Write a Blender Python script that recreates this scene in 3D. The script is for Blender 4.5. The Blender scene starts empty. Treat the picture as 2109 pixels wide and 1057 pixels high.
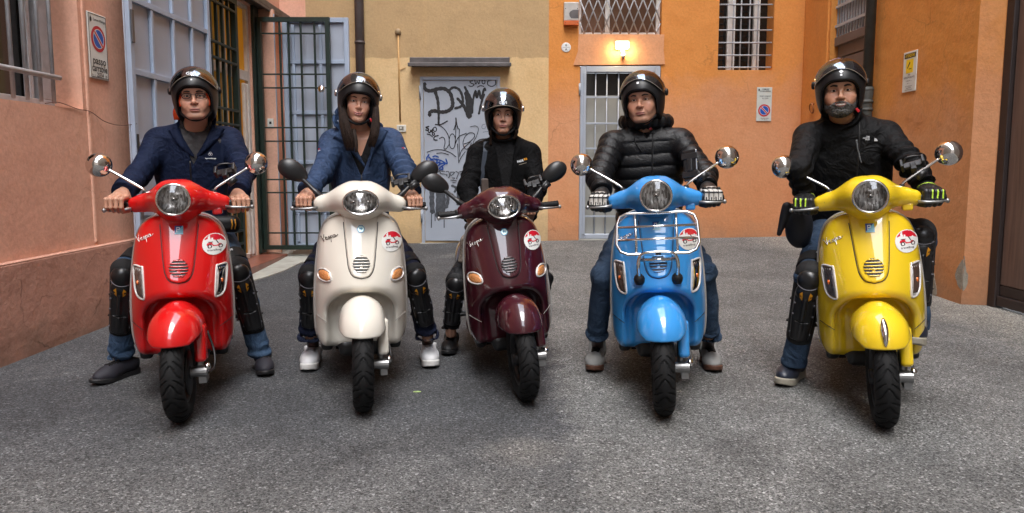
import bpy, bmesh, math, random
import numpy as np
from math import radians, sin, cos, pi, sqrt
from mathutils import Vector, Matrix, Euler

# ------------------------------------------------------------------ camera, sky, sun, exposure
SC = bpy.context.scene
COL = SC.collection
CAM_H, CAM_F, CAM_PITCH, CAM_CY = 1.13, 1500.0, radians(6.0), 502.7
cam_data = bpy.data.cameras.new('camera')
cam = bpy.data.objects.new('camera', cam_data); COL.objects.link(cam)
cam.location = (0, 0, CAM_H)
cam.rotation_euler = (radians(90) - CAM_PITCH, 0, 0)
cam_data.sensor_width = 36.0
cam_data.lens = 36.0 * CAM_F / 2109.0
cam_data.shift_y = -(528.5 - CAM_CY) / 2109.0
cam_data.clip_start = 0.05; cam_data.clip_end = 500
SC.camera = cam

world = bpy.data.worlds.new('World'); SC.world = world; world.use_nodes = True
wn = world.node_tree.nodes; wl = world.node_tree.links
for n in list(wn): wn.remove(n)
SUN_EL, SUN_ROT = radians(64), radians(180)
sky = wn.new('ShaderNodeTexSky'); sky.sky_type = 'NISHITA'; sky.sun_disc = False
sky.sun_elevation = SUN_EL; sky.sun_rotation = SUN_ROT
sky.air_density = 1.0; sky.dust_density = 3.0; sky.ozone_density = 1.0
# thin overcast: the clear sky is whitened by a broken cloud veil
tc = wn.new('ShaderNodeTexCoord')
cl = wn.new('ShaderNodeTexNoise'); cl.inputs['Scale'].default_value = 2.2; cl.inputs['Detail'].default_value = 6
cr = wn.new('ShaderNodeValToRGB'); cr.color_ramp.elements[0].position = 0.36; cr.color_ramp.elements[1].position = 0.60
cr.color_ramp.elements[0].color = (0.45, 0.45, 0.45, 1); cr.color_ramp.elements[1].color = (0.95, 0.95, 0.95, 1)
mx = wn.new('ShaderNodeMixRGB'); mx.inputs[2].default_value = (8.3, 8.7, 9.5, 1)
bg = wn.new('ShaderNodeBackground'); bg.inputs['Strength'].default_value = 0.15
wo = wn.new('ShaderNodeOutputWorld')
wl.new(tc.outputs['Generated'], cl.inputs['Vector']); wl.new(cl.outputs['Fac'], cr.inputs['Fac'])
wl.new(cr.outputs['Color'], mx.inputs[0]); wl.new(sky.outputs['Color'], mx.inputs[1])
wl.new(mx.outputs['Color'], bg.inputs['Color']); wl.new(bg.outputs['Background'], wo.inputs['Surface'])

sun_data = bpy.data.lights.new('sun', 'SUN'); sun_data.energy = 0.6; sun_data.angle = radians(35)
sun_data.color = (1.0, 0.97, 0.92)
sun = bpy.data.objects.new('sun', sun_data); COL.objects.link(sun)
sun.rotation_euler = (radians(26), 0, radians(4))     # light from high above, behind the camera
sun.location = (0, -6, 12)

SC.view_settings.view_transform = 'Standard'; SC.view_settings.look = 'None'
SC.view_settings.gamma = 1.0; SC.view_settings.use_curve_mapping = False
SC.view_settings.exposure = 2.4
SC.render.engine = 'CYCLES'
SC.cycles.use_denoising = True
SC.cycles.max_bounces = 8; SC.cycles.diffuse_bounces = 4; SC.cycles.glossy_bounces = 4
SC.cycles.transmission_bounces = 6; SC.cycles.transparent_max_bounces = 12
SC.cycles.sample_clamp_indirect = 6.0
SC.cycles.caustics_reflective = False; SC.cycles.caustics_refractive = False

# ------------------------------------------------------------------ measuring helpers
def ray(px, py):
    dx = (px - 1054.5) / CAM_F; dy = -(py - CAM_CY) / CAM_F
    s, c = sin(CAM_PITCH), cos(CAM_PITCH)
    return np.array([dx, c + dy * s, -s + dy * c])
def WY(px, py, Y):
    d = ray(px, py); return d * (Y / d[1]) + np.array([0, 0, CAM_H])
def WX(px, py, X):
    d = ray(px, py); return d * (X / d[0]) + np.array([0, 0, CAM_H])

# ------------------------------------------------------------------ object helpers
def tag(o, label=None, cat=None, group=None, kind=None):
    if label: o['label'] = label
    if cat: o['category'] = cat
    if group: o['group'] = group
    if kind: o['kind'] = kind
    return o
def empty(name, loc, rz=0.0):
    o = bpy.data.objects.new(name, None); COL.objects.link(o)
    o.location = loc; o.rotation_euler = (0, 0, rz); o.empty_display_size = 0.1
    return o
def root_of(p):
    while p is not None and p.parent is not None: p = p.parent
    return p
def make_mesh(name, V, F, mats=None, fmat=None, smooth=False, normals=None):
    me = bpy.data.meshes.new(name)
    V = np.asarray(V, dtype=np.float64)
    me.from_pydata([tuple(v) for v in V] if not isinstance(F, np.ndarray) else V.tolist(), [],
                   F.tolist() if isinstance(F, np.ndarray) else [tuple(f) for f in F])
    if mats is not None:
        for m in (mats if isinstance(mats, (list, tuple)) else [mats]): me.materials.append(m)
    if fmat is not None: me.polygons.foreach_set('material_index', np.asarray(fmat, dtype=np.int32))
    if smooth: me.polygons.foreach_set('use_smooth', np.ones(len(me.polygons), dtype=bool))
    me.update()
    if normals is not None:
        me.normals_split_custom_set_from_vertices([tuple(n) for n in np.asarray(normals, dtype=np.float64)])
    return me
def add(name, geo, mat, parent=None, smooth=False, world_space=False, loc=None, bevel=0.0, fmat=None, subsurf=0):
    """one mesh object from (V,F) or (V,F,N); world_space: V are world coords, moved into the parent's frame"""
    V, F = np.asarray(geo[0], dtype=np.float64), geo[1]
    N = geo[2] if len(geo) > 2 else None
    if world_space and parent is not None:
        r = root_of(parent)
        V = V - np.array(r.location)
    me = make_mesh(name, V, F, mat, fmat, smooth or N is not None, N)
    o = bpy.data.objects.new(name, me); COL.objects.link(o)
    if parent is not None: o.parent = parent
    if loc is not None: o.location = loc
    if bevel:
        b = o.modifiers.new('edge', 'BEVEL'); b.width = bevel; b.segments = 2; b.limit_method = 'ANGLE'; b.angle_limit = radians(40)
        b.harden_normals = False
    if subsurf:
        b = o.modifiers.new('sub', 'SUBSURF'); b.levels = subsurf; b.render_levels = subsurf
    return o
def obj_from_mesh(name, me, parent=None, mat=None):
    o = bpy.data.objects.new(name, me); COL.objects.link(o)
    if parent is not None: o.parent = parent
    if mat is not None:
        if len(me.materials) == 0: me.materials.append(None)
        o.material_slots[0].link = 'OBJECT'; o.material_slots[0].material = mat
    return o

# ------------------------------------------------------------------ shape builders (return V,F)
def join(*gs):
    V = []; F = []; k = 0
    for g in gs:
        v = np.asarray(g[0]); V.append(v)
        F += [tuple(int(i) + k for i in f) for f in g[1]]; k += len(v)
    return np.concatenate(V), F
def box(x0, x1, y0, y1, z0, z1):
    V = [(x, y, z) for z in (z0, z1) for y in (y0, y1) for x in (x0, x1)]
    return np.array(V, float), [(0, 2, 3, 1), (4, 5, 7, 6), (0, 1, 5, 4), (2, 6, 7, 3), (0, 4, 6, 2), (1, 3, 7, 5)]
def tube(pts, r, n=10, caps=True, closed=False, flat=1.0):
    """swept circle; r scalar or list; flat squashes along the second frame axis"""
    P = np.asarray(pts, float); m = len(P); R = np.broadcast_to(np.asarray(r, float), (m,))
    T = np.zeros_like(P)
    for i in range(m):
        if closed: T[i] = P[(i + 1) % m] - P[i - 1]
        else: T[i] = P[min(i + 1, m - 1)] - P[max(i - 1, 0)]
        T[i] /= (np.linalg.norm(T[i]) + 1e-12)
    up = np.array([0, 0, 1.0]) if abs(T[0][2]) < 0.9 else np.array([0, 1.0, 0])
    V = []; a = np.linspace(0, 2 * pi, n, endpoint=False)
    n1 = np.cross(T[0], up); n1 /= np.linalg.norm(n1)
    for i in range(m):
        n1 = n1 - T[i] * np.dot(n1, T[i]); n1 /= (np.linalg.norm(n1) + 1e-12)
        n2 = np.cross(T[i], n1)
        V.append(P[i] + R[i] * (np.cos(a)[:, None] * n1 + flat * np.sin(a)[:, None] * n2))
    V = np.concatenate(V); F = []
    for i in range(m if closed else m - 1):
        j = (i + 1) % m
        for k in range(n):
            l = (k + 1) % n
            F.append((i * n + k, i * n + l, j * n + l, j * n + k))
    if caps and not closed:
        F.append(tuple(range(n - 1, -1, -1))); F.append(tuple((m - 1) * n + k for k in range(n)))
    return V, F
def lathe(prof, n=32, axis='z', caps=True):
    """prof: (radius, height) pairs"""
    a = np.linspace(0, 2 * pi, n, endpoint=False); V = []
    for r, h in prof:
        V.append(np.stack([r * np.cos(a), r * np.sin(a), np.full(n, h)], 1))
    V = np.concatenate(V); m = len(prof); F = []
    for i in range(m - 1):
        for k in range(n):
            l = (k + 1) % n; F.append((i * n + k, i * n + l, (i + 1) * n + l, (i + 1) * n + k))
    if caps:
        F.append(tuple(range(n - 1, -1, -1))); F.append(tuple((m - 1) * n + k for k in range(n)))
    if axis == 'y': V = np.stack([V[:, 0], V[:, 2], -V[:, 1]], 1)
    if axis == 'x': V = np.stack([V[:, 2], V[:, 0], V[:, 1]], 1)
    return V, F
def move(g, d=(0, 0, 0), M=None):
    V = np.asarray(g[0], float)
    N = g[2] if len(g) > 2 else None
    if M is not None:
        V = V @ np.asarray(M).T
        if N is not None: N = N @ np.asarray(M).T
    V = V + np.asarray(d, float)
    return (V, g[1]) if N is None else (V, g[1], N)
def rot(ax, ang):
    return np.array(Matrix.Rotation(ang, 3, ax))
def align_z(d):
    return np.array(Vector(d).to_track_quat('Z', 'Y').to_matrix())
def spline(pts, n=8, closed=False):
    """Catmull-Rom through pts"""
    P = np.asarray(pts, float); m = len(P); out = []
    idx = range(m) if closed else range(m - 1)
    for i in idx:
        p1, p2 = P[i], P[(i + 1) % m]
        p0 = P[i - 1] if (closed or i > 0) else 2 * p1 - p2
        p3 = P[(i + 2) % m] if (closed or i + 2 < m) else 2 * p2 - p1
        for t in np.linspace(0, 1, n, endpoint=False):
            out.append(0.5 * ((2 * p1) + (-p0 + p2) * t + (2 * p0 - 5 * p1 + 4 * p2 - p3) * t * t + (-p0 + 3 * p1 - 3 * p2 + p3) * t ** 3))
    if not closed: out.append(P[-1])
    return np.array(out)

# ------------------------------------------------------------------ text as mesh (2D verts, faces)
def text_geo(s, size=1.0, bold=0.0, align='CENTER', shear=0.0):
    cu = bpy.data.curves.new('lettering', 'FONT'); cu.body = s; cu.size = size; cu.align_x = align; cu.align_y = 'CENTER'
    cu.offset = bold; cu.shear = shear; cu.resolution_u = 4
    o = bpy.data.objects.new('lettering', cu); COL.objects.link(o)
    dg = bpy.context.evaluated_depsgraph_get()
    me = bpy.data.meshes.new_from_object(o.evaluated_get(dg))
    V = np.array([v.co[:] for v in me.vertices]) if len(me.vertices) else np.zeros((0, 3)); F = [tuple(p.vertices) for p in me.polygons]
    bpy.data.objects.remove(o); bpy.data.curves.remove(cu); bpy.data.meshes.remove(me)
    return V[:, :2], F

# ------------------------------------------------------------------ materials
def lin(r, g, b):
    f = lambda c: (c / 255 / 12.92) if c / 255 <= 0.04045 else ((c / 255 + 0.055) / 1.055) ** 2.4
    return (f(r), f(g), f(b), 1.0)
MATS = {}
def mat(name, color, rough=0.5, metal=0.0, coat=0.0, var=0.0, vscale=20.0, bump=0.0, bscale=200.0, spec=0.5, trans=0.0,
        emit=None, emit_s=0.0, sheen=0.0, rvar=0.0, coat_rough=0.03, ior=1.5, bdist=0.002, alpha=1.0):
    if name in MATS: return MATS[name]
    m = bpy.data.materials.new(name); m.use_nodes = True; MATS[name] = m
    nt = m.node_tree; N = nt.nodes; L = nt.links; b = N['Principled BSDF']
    if len(color) == 3: color = (*color, 1.0)
    b.inputs['Base Color'].default_value = color; b.inputs['Roughness'].default_value = rough
    b.inputs['Metallic'].default_value = metal; b.inputs['Coat Weight'].default_value = coat
    b.inputs['Coat Roughness'].default_value = coat_rough; b.inputs['Coat IOR'].default_value = 1.7
    b.inputs['Specular IOR Level'].default_value = spec; b.inputs['IOR'].default_value = ior
    b.inputs['Transmission Weight'].default_value = trans; b.inputs['Sheen Weight'].default_value = sheen
    b.inputs['Alpha'].default_value = alpha
    if emit is not None:
        b.inputs['Emission Color'].default_value = emit; b.inputs['Emission Strength'].default_value = emit_s
    if var or bump or rvar:
        g = N.new('ShaderNodeTexCoord')
    if var or rvar:
        t = N.new('ShaderNodeTexNoise'); t.inputs['Scale'].default_value = vscale; t.inputs['Detail'].default_value = 5
        L.new(g.outputs['Object'], t.inputs['Vector'])
        if var:
            h = N.new('ShaderNodeHueSaturation'); h.inputs['Color'].default_value = color
            mr = N.new('ShaderNodeMapRange'); mr.inputs['From Min'].default_value = 0.3; mr.inputs['From Max'].default_value = 0.7
            mr.inputs['To Min'].default_value = 1 - var; mr.inputs['To Max'].default_value = 1 + var
            L.new(t.outputs['Fac'], mr.inputs['Value']); L.new(mr.outputs['Result'], h.inputs['Value'])
            L.new(h.outputs['Color'], b.inputs['Base Color'])
        if rvar:
            mr = N.new('ShaderNodeMapRange'); mr.inputs['From Min'].default_value = 0.3; mr.inputs['From Max'].default_value = 0.7
            mr.inputs['To Min'].default_value = max(0, rough - rvar); mr.inputs['To Max'].default_value = rough + rvar
            L.new(t.outputs['Fac'], mr.inputs['Value']); L.new(mr.outputs['Result'], b.inputs['Roughness'])
    if bump:
        t2 = N.new('ShaderNodeTexNoise'); t2.inputs['Scale'].default_value = bscale; t2.inputs['Detail'].default_value = 4
        L.new(g.outputs['Object'], t2.inputs['Vector'])
        bp = N.new('ShaderNodeBump'); bp.inputs['Strength'].default_value = bump; bp.inputs['Distance'].default_value = bdist
        L.new(t2.outputs['Fac'], bp.inputs['Height']); L.new(bp.outputs['Normal'], b.inputs['Normal'])
    return m
class NT:
    """tiny node-graph helper"""
    def __init__(s, m): s.m = m; s.N = m.node_tree.nodes; s.L = m.node_tree.links; s.b = s.N['Principled BSDF']
    def n(s, t, **kw):
        k = s.N.new(t)
        for a, v in kw.items(): setattr(k, a, v)
        return k
    def noise(s, vec, scale, detail=4, rough=0.55, dist=0.0):
        k = s.n('ShaderNodeTexNoise'); k.inputs['Scale'].default_value = scale; k.inputs['Detail'].default_value = detail
        k.inputs['Roughness'].default_value = rough; k.inputs['Distortion'].default_value = dist; s.L.new(vec, k.inputs['Vector']); return k.outputs['Fac']
    def mapr(s, v, a, b, c=0.0, d=1.0):
        k = s.n('ShaderNodeMapRange'); k.inputs['From Min'].default_value = a; k.inputs['From Max'].default_value = b
        k.inputs['To Min'].default_value = c; k.inputs['To Max'].default_value = d; s.L.new(v, k.inputs['Value']); return k.outputs['Result']
    def math(s, op, a, b=None):
        k = s.n('ShaderNodeMath', operation=op)
        for i, v in enumerate((a, b)):
            if v is None: continue
            if isinstance(v, (int, float)): k.inputs[i].default_value = v
            else: s.L.new(v, k.inputs[i])
        return k.outputs[0]
    def mix(s, f, a, b, mode='MIX'):
        k = s.n('ShaderNodeMixRGB', blend_type=mode)
        for i, v in enumerate((f, a, b)):
            if isinstance(v, (int, float)): k.inputs[i].default_value = v
            elif isinstance(v, tuple): k.inputs[i].default_value = v
            else: s.L.new(v, k.inputs[i])
        return k.outputs[0]
    def bump(s, h, strength, dist, normal=None):
        k = s.n('ShaderNodeBump'); k.inputs['Strength'].default_value = strength; k.inputs['Distance'].default_value = dist
        s.L.new(h, k.inputs['Height'])
        if normal is not None: s.L.new(normal, k.inputs['Normal'])
        return k.outputs['Normal']
def new_mat(name):
    m = bpy.data.materials.new(name); m.use_nodes = True; MATS[name] = m; return NT(m)

def stucco(name, base, light, dark, split=None, split_col=None, rag=0.02, crack=0.0, rough=0.9, dirt_z=0.35, dirt_col=(0.16, 0.11, 0.08, 1), relief=1.0):
    """weathered lime plaster: blotched wash, trowel relief, soil at the foot"""
    t = new_mat(name); geo = t.n('ShaderNodeNewGeometry'); P = geo.outputs['Position']
    big = t.noise(P, 0.9, 4, 0.6, 0.4); mid = t.noise(P, 3.7, 4, 0.6, 0.6); fine = t.noise(P, 38, 2, 0.6)
    c = t.mix(t.mapr(big, 0.35, 0.68), base, light)
    c = t.mix(t.mapr(mid, 0.50, 0.80, 0, 0.55), c, dark)
    sep = t.n('ShaderNodeSeparateXYZ'); t.L.new(P, sep.inputs[0])
    if split is not None:
        w = t.math('ADD', sep.outputs['Z'], t.mapr(t.noise(P, 1.3, 5, 0.62, 0.5) if rag > .1 else mid, 0, 1, -2 * rag, 2 * rag))
        sw = 0.006 if rag < .1 else 0.30
        c = t.mix(t.mapr(w, split - sw, split + sw), c, t.mix(t.mapr(mid, 0.45, 0.8, 0, 0.6), split_col[0], split_col[1]))
    # vertical run marks
    mp = t.n('ShaderNodeMapping'); mp.inputs['Scale'].default_value = (7, 7, 0.5); t.L.new(P, mp.inputs['Vector'])
    st = t.noise(mp.outputs['Vector'], 1.0, 4, 0.6)
    c = t.mix(t.mapr(st, 0.58, 0.78, 0, 0.35), c, dark)
    # soil along the foot, ragged
    dz = t.math('ADD', sep.outputs['Z'], t.mapr(mid, 0, 1, -0.35, 0.35))
    c = t.mix(t.mapr(dz, 0.0, dirt_z, 0.55, 0.0), c, dirt_col)
    c = t.mix(t.mapr(fine, 0.3, 0.75, 0, 0.16), c, (0.02, 0.015, 0.01, 1))
    # grimy blotches and hairline cracks
    c = t.mix(t.mapr(t.noise(P, 1.9, 5, 0.7, 1.0), 0.60, 0.72, 0, 0.30), c, dark)
    if crack:
        k = t.n('ShaderNodeTexVoronoi', feature='DISTANCE_TO_EDGE'); k.inputs['Scale'].default_value = 0.9; wv = t.n('ShaderNodeVectorMath', operation='ADD'); nz = t.n('ShaderNodeTexNoise'); nz.inputs['Scale'].default_value = 3.0; nz.inputs['Detail'].default_value = 4
        sc_ = t.n('ShaderNodeVectorMath', operation='SCALE'); sc_.inputs['Scale'].default_value = 0.35; t.L.new(P, nz.inputs['Vector']); t.L.new(nz.outputs['Color'], sc_.inputs[0]); t.L.new(P, wv.inputs[0]); t.L.new(sc_.outputs[0], wv.inputs[1]); t.L.new(wv.outputs[0], k.inputs['Vector'])
        line = t.math('MULTIPLY', t.mapr(k.outputs['Distance'], 0.0, 0.006, 1.0, 0.0), t.mapr(big, 0.50, 0.58, 0.0, crack)); c = t.mix(line, c, (0.05, 0.03, 0.02, 1))
    t.L.new(c, t.b.inputs['Base Color']); t.b.inputs['Roughness'].default_value = rough
    t.b.inputs['Specular IOR Level'].default_value = 0.25
    hsum = t.math('ADD', t.math('MULTIPLY', t.noise(P, 16, 3, 0.6), 0.35), t.math('ADD', t.math('MULTIPLY', t.noise(P, 105, 2), 0.07), t.math('MULTIPLY', t.noise(P, 3.2, 1), 0.8)))
    n3 = t.bump(hsum, 0.55 * relief, 0.03)
    t.L.new(n3, t.b.inputs['Normal']); return t.m

# ------------------------------------------------------------------ wall planes
class Plane:
    """a vertical wall: u along the wall, z up, d into the wall (negative = proud)"""
    def __init__(s, kind, at): s.k = kind; s.at = at; s.ru = -1.0 if kind == 'right' else 1.0   # ru: viewer's right in u
    def m(s, u, z, d):
        u, z, d = np.broadcast_arrays(np.asarray(u, float), np.asarray(z, float), np.asarray(d, float))
        if s.k == 'left': return np.stack([s.at - d, u, z], -1)
        if s.k == 'right': return np.stack([s.at + d, u, z], -1)
        return np.stack([u, s.at + d, z], -1)
    def box(s, u0, u1, z0, z1, d0, d1):
        g = box(u0, u1, d0, d1, z0, z1); V = g[0]; W = s.m(V[:, 0], V[:, 2], V[:, 1])
        F = g[1] if s.k != 'left' else [tuple(reversed(f)) for f in g[1]]
        if s.k == 'right': F = [tuple(reversed(f)) for f in g[1]] if False else [f for f in g[1]]
        return W, F
    def poly(s, pts, d):
        P = np.asarray(pts, float); return s.m(P[:, 0], P[:, 1], d), [tuple(range(len(P)))]
    def disc(s, u, z, r, d, n=40, ru=None):
        a = np.linspace(0, 2 * pi, n, endpoint=False); return s.m(u + (ru or r) * np.cos(a), z + r * np.sin(a), d), [tuple(range(n))]
    def ring(s, u, z, r0, r1, d, n=48):
        a = np.linspace(0, 2 * pi, n, endpoint=False)
        V = np.concatenate([s.m(u + r * np.cos(a), z + r * np.sin(a), d) for r in (r0, r1)])
        return V, [(k, (k + 1) % n, n + (k + 1) % n, n + k) for k in range(n)]
    def text(s, str_, u, z, size, d, bold=0.0, align='CENTER', squeeze=1.0):
        V, F = text_geo(str_, size, bold, align); return s.m(u + s.ru * V[:, 0] * squeeze, z + V[:, 1], d), F
    def panel(s, u0, u1, z0, z1, holes, depth=0.3):
        """face with rectangular holes (u0,u1,z0,z1) and their reveals"""
        us = sorted({u0, u1, *[h[0] for h in holes], *[h[1] for h in holes]}); zs = sorted({z0, z1, *[h[2] for h in holes], *[h[3] for h in holes]})
        us = [u for u in us if u0 <= u <= u1]; zs = [z for z in zs if z0 <= z <= z1]; V = []; F = []
        def q(pts):
            k = len(V); V.extend(pts); F.append((k, k + 1, k + 2, k + 3))
        for a, b in zip(us, us[1:]):
            for c, e in zip(zs, zs[1:]):
                if any(h[0] <= (a + b) / 2 <= h[1] and h[2] <= (c + e) / 2 <= h[3] for h in holes): continue
                q([s.m(a, c, 0), s.m(b, c, 0), s.m(b, e, 0), s.m(a, e, 0)])
        for h in holes:
            dp = h[4] if len(h) > 4 else depth; a, b, c, e = h[:4]
            q([s.m(a, c, 0), s.m(a, c, dp), s.m(a, e, dp), s.m(a, e, 0)]); q([s.m(b, c, 0), s.m(b, c, dp), s.m(b, e, dp), s.m(b, e, 0)])
            q([s.m(a, e, 0), s.m(b, e, 0), s.m(b, e, dp), s.m(a, e, dp)]); q([s.m(a, c, 0), s.m(b, c, 0), s.m(b, c, dp), s.m(a, c, dp)])
        return np.array(V), F
# ------------------------------------------------------------------ surface materials
M_PINK = stucco('salmon_plaster', lin(222, 170, 146), lin(228, 180, 156), lin(206, 154, 132), crack=0.2, relief=0.55, dirt_z=0.2)
M_PLINTH = stucco('salmon_plinth', lin(182, 138, 120), lin(192, 148, 130), lin(166, 124, 108), crack=0.7, dirt_z=0.25)
M_OCHRE = stucco('ochre_plaster', lin(214, 182, 134), lin(220, 190, 144), lin(200, 166, 118), split=2.52,
                 split_col=(lin(186, 158, 118), lin(168, 142, 106)), dirt_z=0.5, relief=0.6)
M_ORANGE = stucco('orange_plaster', lin(208, 144, 100), lin(212, 154, 114), lin(192, 126, 82), split=2.15, split_col=(lin(216, 144, 76), lin(206, 130, 62)), rag=0.40, crack=0.25, dirt_z=0.5, relief=0.9)
M_ORANGE2 = stucco('orange_plaster_side', lin(210, 146, 96), lin(212, 154, 110), lin(196, 128, 78), split=1.7, split_col=(lin(218, 146, 74), lin(208, 130, 62)), rag=0.45, crack=0.25, dirt_z=0.35, relief=0.9)
M_SMOOTH = stucco('salmon_patch', lin(212, 152, 110), lin(216, 160, 120), lin(204, 142, 100), dirt_z=0.0, relief=0.8)
M_BLUEGREY = mat('blue_grey_paint', lin(160, 174, 194), 0.45, var=0.07, vscale=5, bump=0.1, bscale=60, rvar=0.12)
M_BLUEGREY2 = mat('blue_grey_sheet', lin(162, 170, 184), 0.5, var=0.10, vscale=3, bump=0.12, bscale=25, rvar=0.12)
M_GREEN = mat('dark_green_iron', lin(24, 40, 34), 0.42, var=0.25, vscale=12, bump=0.2, bscale=90)
M_GREYBAR = mat('grey_bar_paint', lin(172, 174, 178), 0.5, var=0.15, vscale=14, bump=0.2, bscale=120)
M_WHITEWOOD = mat('white_frame_paint', lin(214, 210, 204), 0.5, var=0.12, vscale=9, bump=0.2, bscale=60)
M_DARKGLASS = mat('dark_window_glass', (0.012, 0.011, 0.010), 0.06, spec=0.5, rvar=0.03, vscale=4)
M_FROST = mat('frosted_glass', lin(146, 146, 140), 0.35, var=0.12, vscale=3)
M_YELLOWIN = mat('yellow_interior', lin(206, 150, 40), 0.8, var=0.12, vscale=1.5, emit=lin(226, 150, 20), emit_s=0.03)
M_YGLASS = mat('ribbed_glass', lin(176, 140, 60), 0.25, var=0.25, vscale=4, emit=lin(214, 150, 34), emit_s=0.015)
M_IRON = mat('cast_iron', lin(62, 64, 60), 0.6, var=0.3, vscale=9, bump=0.4, bscale=60)
M_PIPE = mat('brown_drainpipe', lin(74, 66, 66), 0.55, var=0.15, vscale=10, bump=0.1)
M_STEEL = mat('weathered_steel', lin(88, 84, 84), 0.45, metal=0.3, var=0.3, vscale=8, bump=0.2, bscale=70)
M_DOORGREY = mat('grey_blue_door_paint', lin(160, 168, 180), 0.42, var=0.06, vscale=3, bump=0.08, bscale=30, rvar=0.1)
M_SIGNWHITE = mat('sign_white', lin(212, 214, 208), 0.4, var=0.05, vscale=8)
M_INK = mat('black_print', (0.012, 0.012, 0.014), 0.5)
M_SPRAY = mat('black_spray_paint', (0.016, 0.016, 0.018), 0.45, var=0.5, vscale=30)
M_SPRAYTHIN = mat('thin_grey_spray', lin(66, 70, 76), 0.5, var=0.5, vscale=25)
M_SPRAYBLUE = mat('blue_marker', lin(20, 70, 150), 0.45)
M_SIGNRED = mat('sign_red', lin(186, 36, 48), 0.4, var=0.06)
M_SIGNBLUE = mat('sign_blue', lin(24, 84, 178), 0.4, var=0.06)
M_SIGNYELLOW = mat('sign_yellow', lin(246, 208, 10), 0.4)
M_ENAMEL = mat('white_enamel', lin(222, 224, 222), 0.25)
M_PLASTICW = mat('white_plastic', lin(206, 204, 196), 0.4, var=0.05)
M_BLACKP = mat('black_plastic', (0.012, 0.012, 0.013), 0.38, bump=0.05, bscale=400)
M_RUST = mat('rusty_iron', lin(150, 92, 48), 0.8, var=0.3, vscale=30, bump=0.5, bscale=150)
M_STONE = mat('pale_stone', lin(152, 152, 144), 0.8, var=0.2, vscale=6, bump=0.3, bscale=60, bdist=0.004)
M_TILE = mat('red_brown_tile', lin(122, 74, 60), 0.35, var=0.3, vscale=7, bump=0.15)
M_MORTAR = mat('grey_render', lin(150, 142, 128), 0.95, var=0.2, vscale=20, bump=0.8, bscale=70, bdist=0.006)

def wood_mat(name, c, c2):
    t = new_mat(name); g = t.n('ShaderNodeNewGeometry'); mp = t.n('ShaderNodeMapping'); mp.inputs['Scale'].default_value = (14, 14, 0.8)
    t.L.new(g.outputs['Position'], mp.inputs['Vector']); n = t.noise(mp.outputs['Vector'], 2.0, 6, 0.6, 0.8)
    col = t.mix(t.mapr(n, 0.3, 0.7), c, c2); w = t.noise(g.outputs['Position'], 2.0, 4)
    col = t.mix(t.mapr(w, 0.55, 0.8, 0, 0.4), col, lin(120, 108, 100))
    t.L.new(col, t.b.inputs['Base Color']); t.b.inputs['Roughness'].default_value = 0.55
    t.L.new(t.bump(n, 0.3, 0.004), t.b.inputs['Normal']); return t.m
M_WOOD = wood_mat('dark_brown_wood', lin(84, 64, 56), lin(112, 90, 80))
M_SHUTTER = mat('brown_grey_slat', lin(104, 92, 88), 0.5, var=0.12, vscale=6, bump=0.15, bscale=50)

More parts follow.
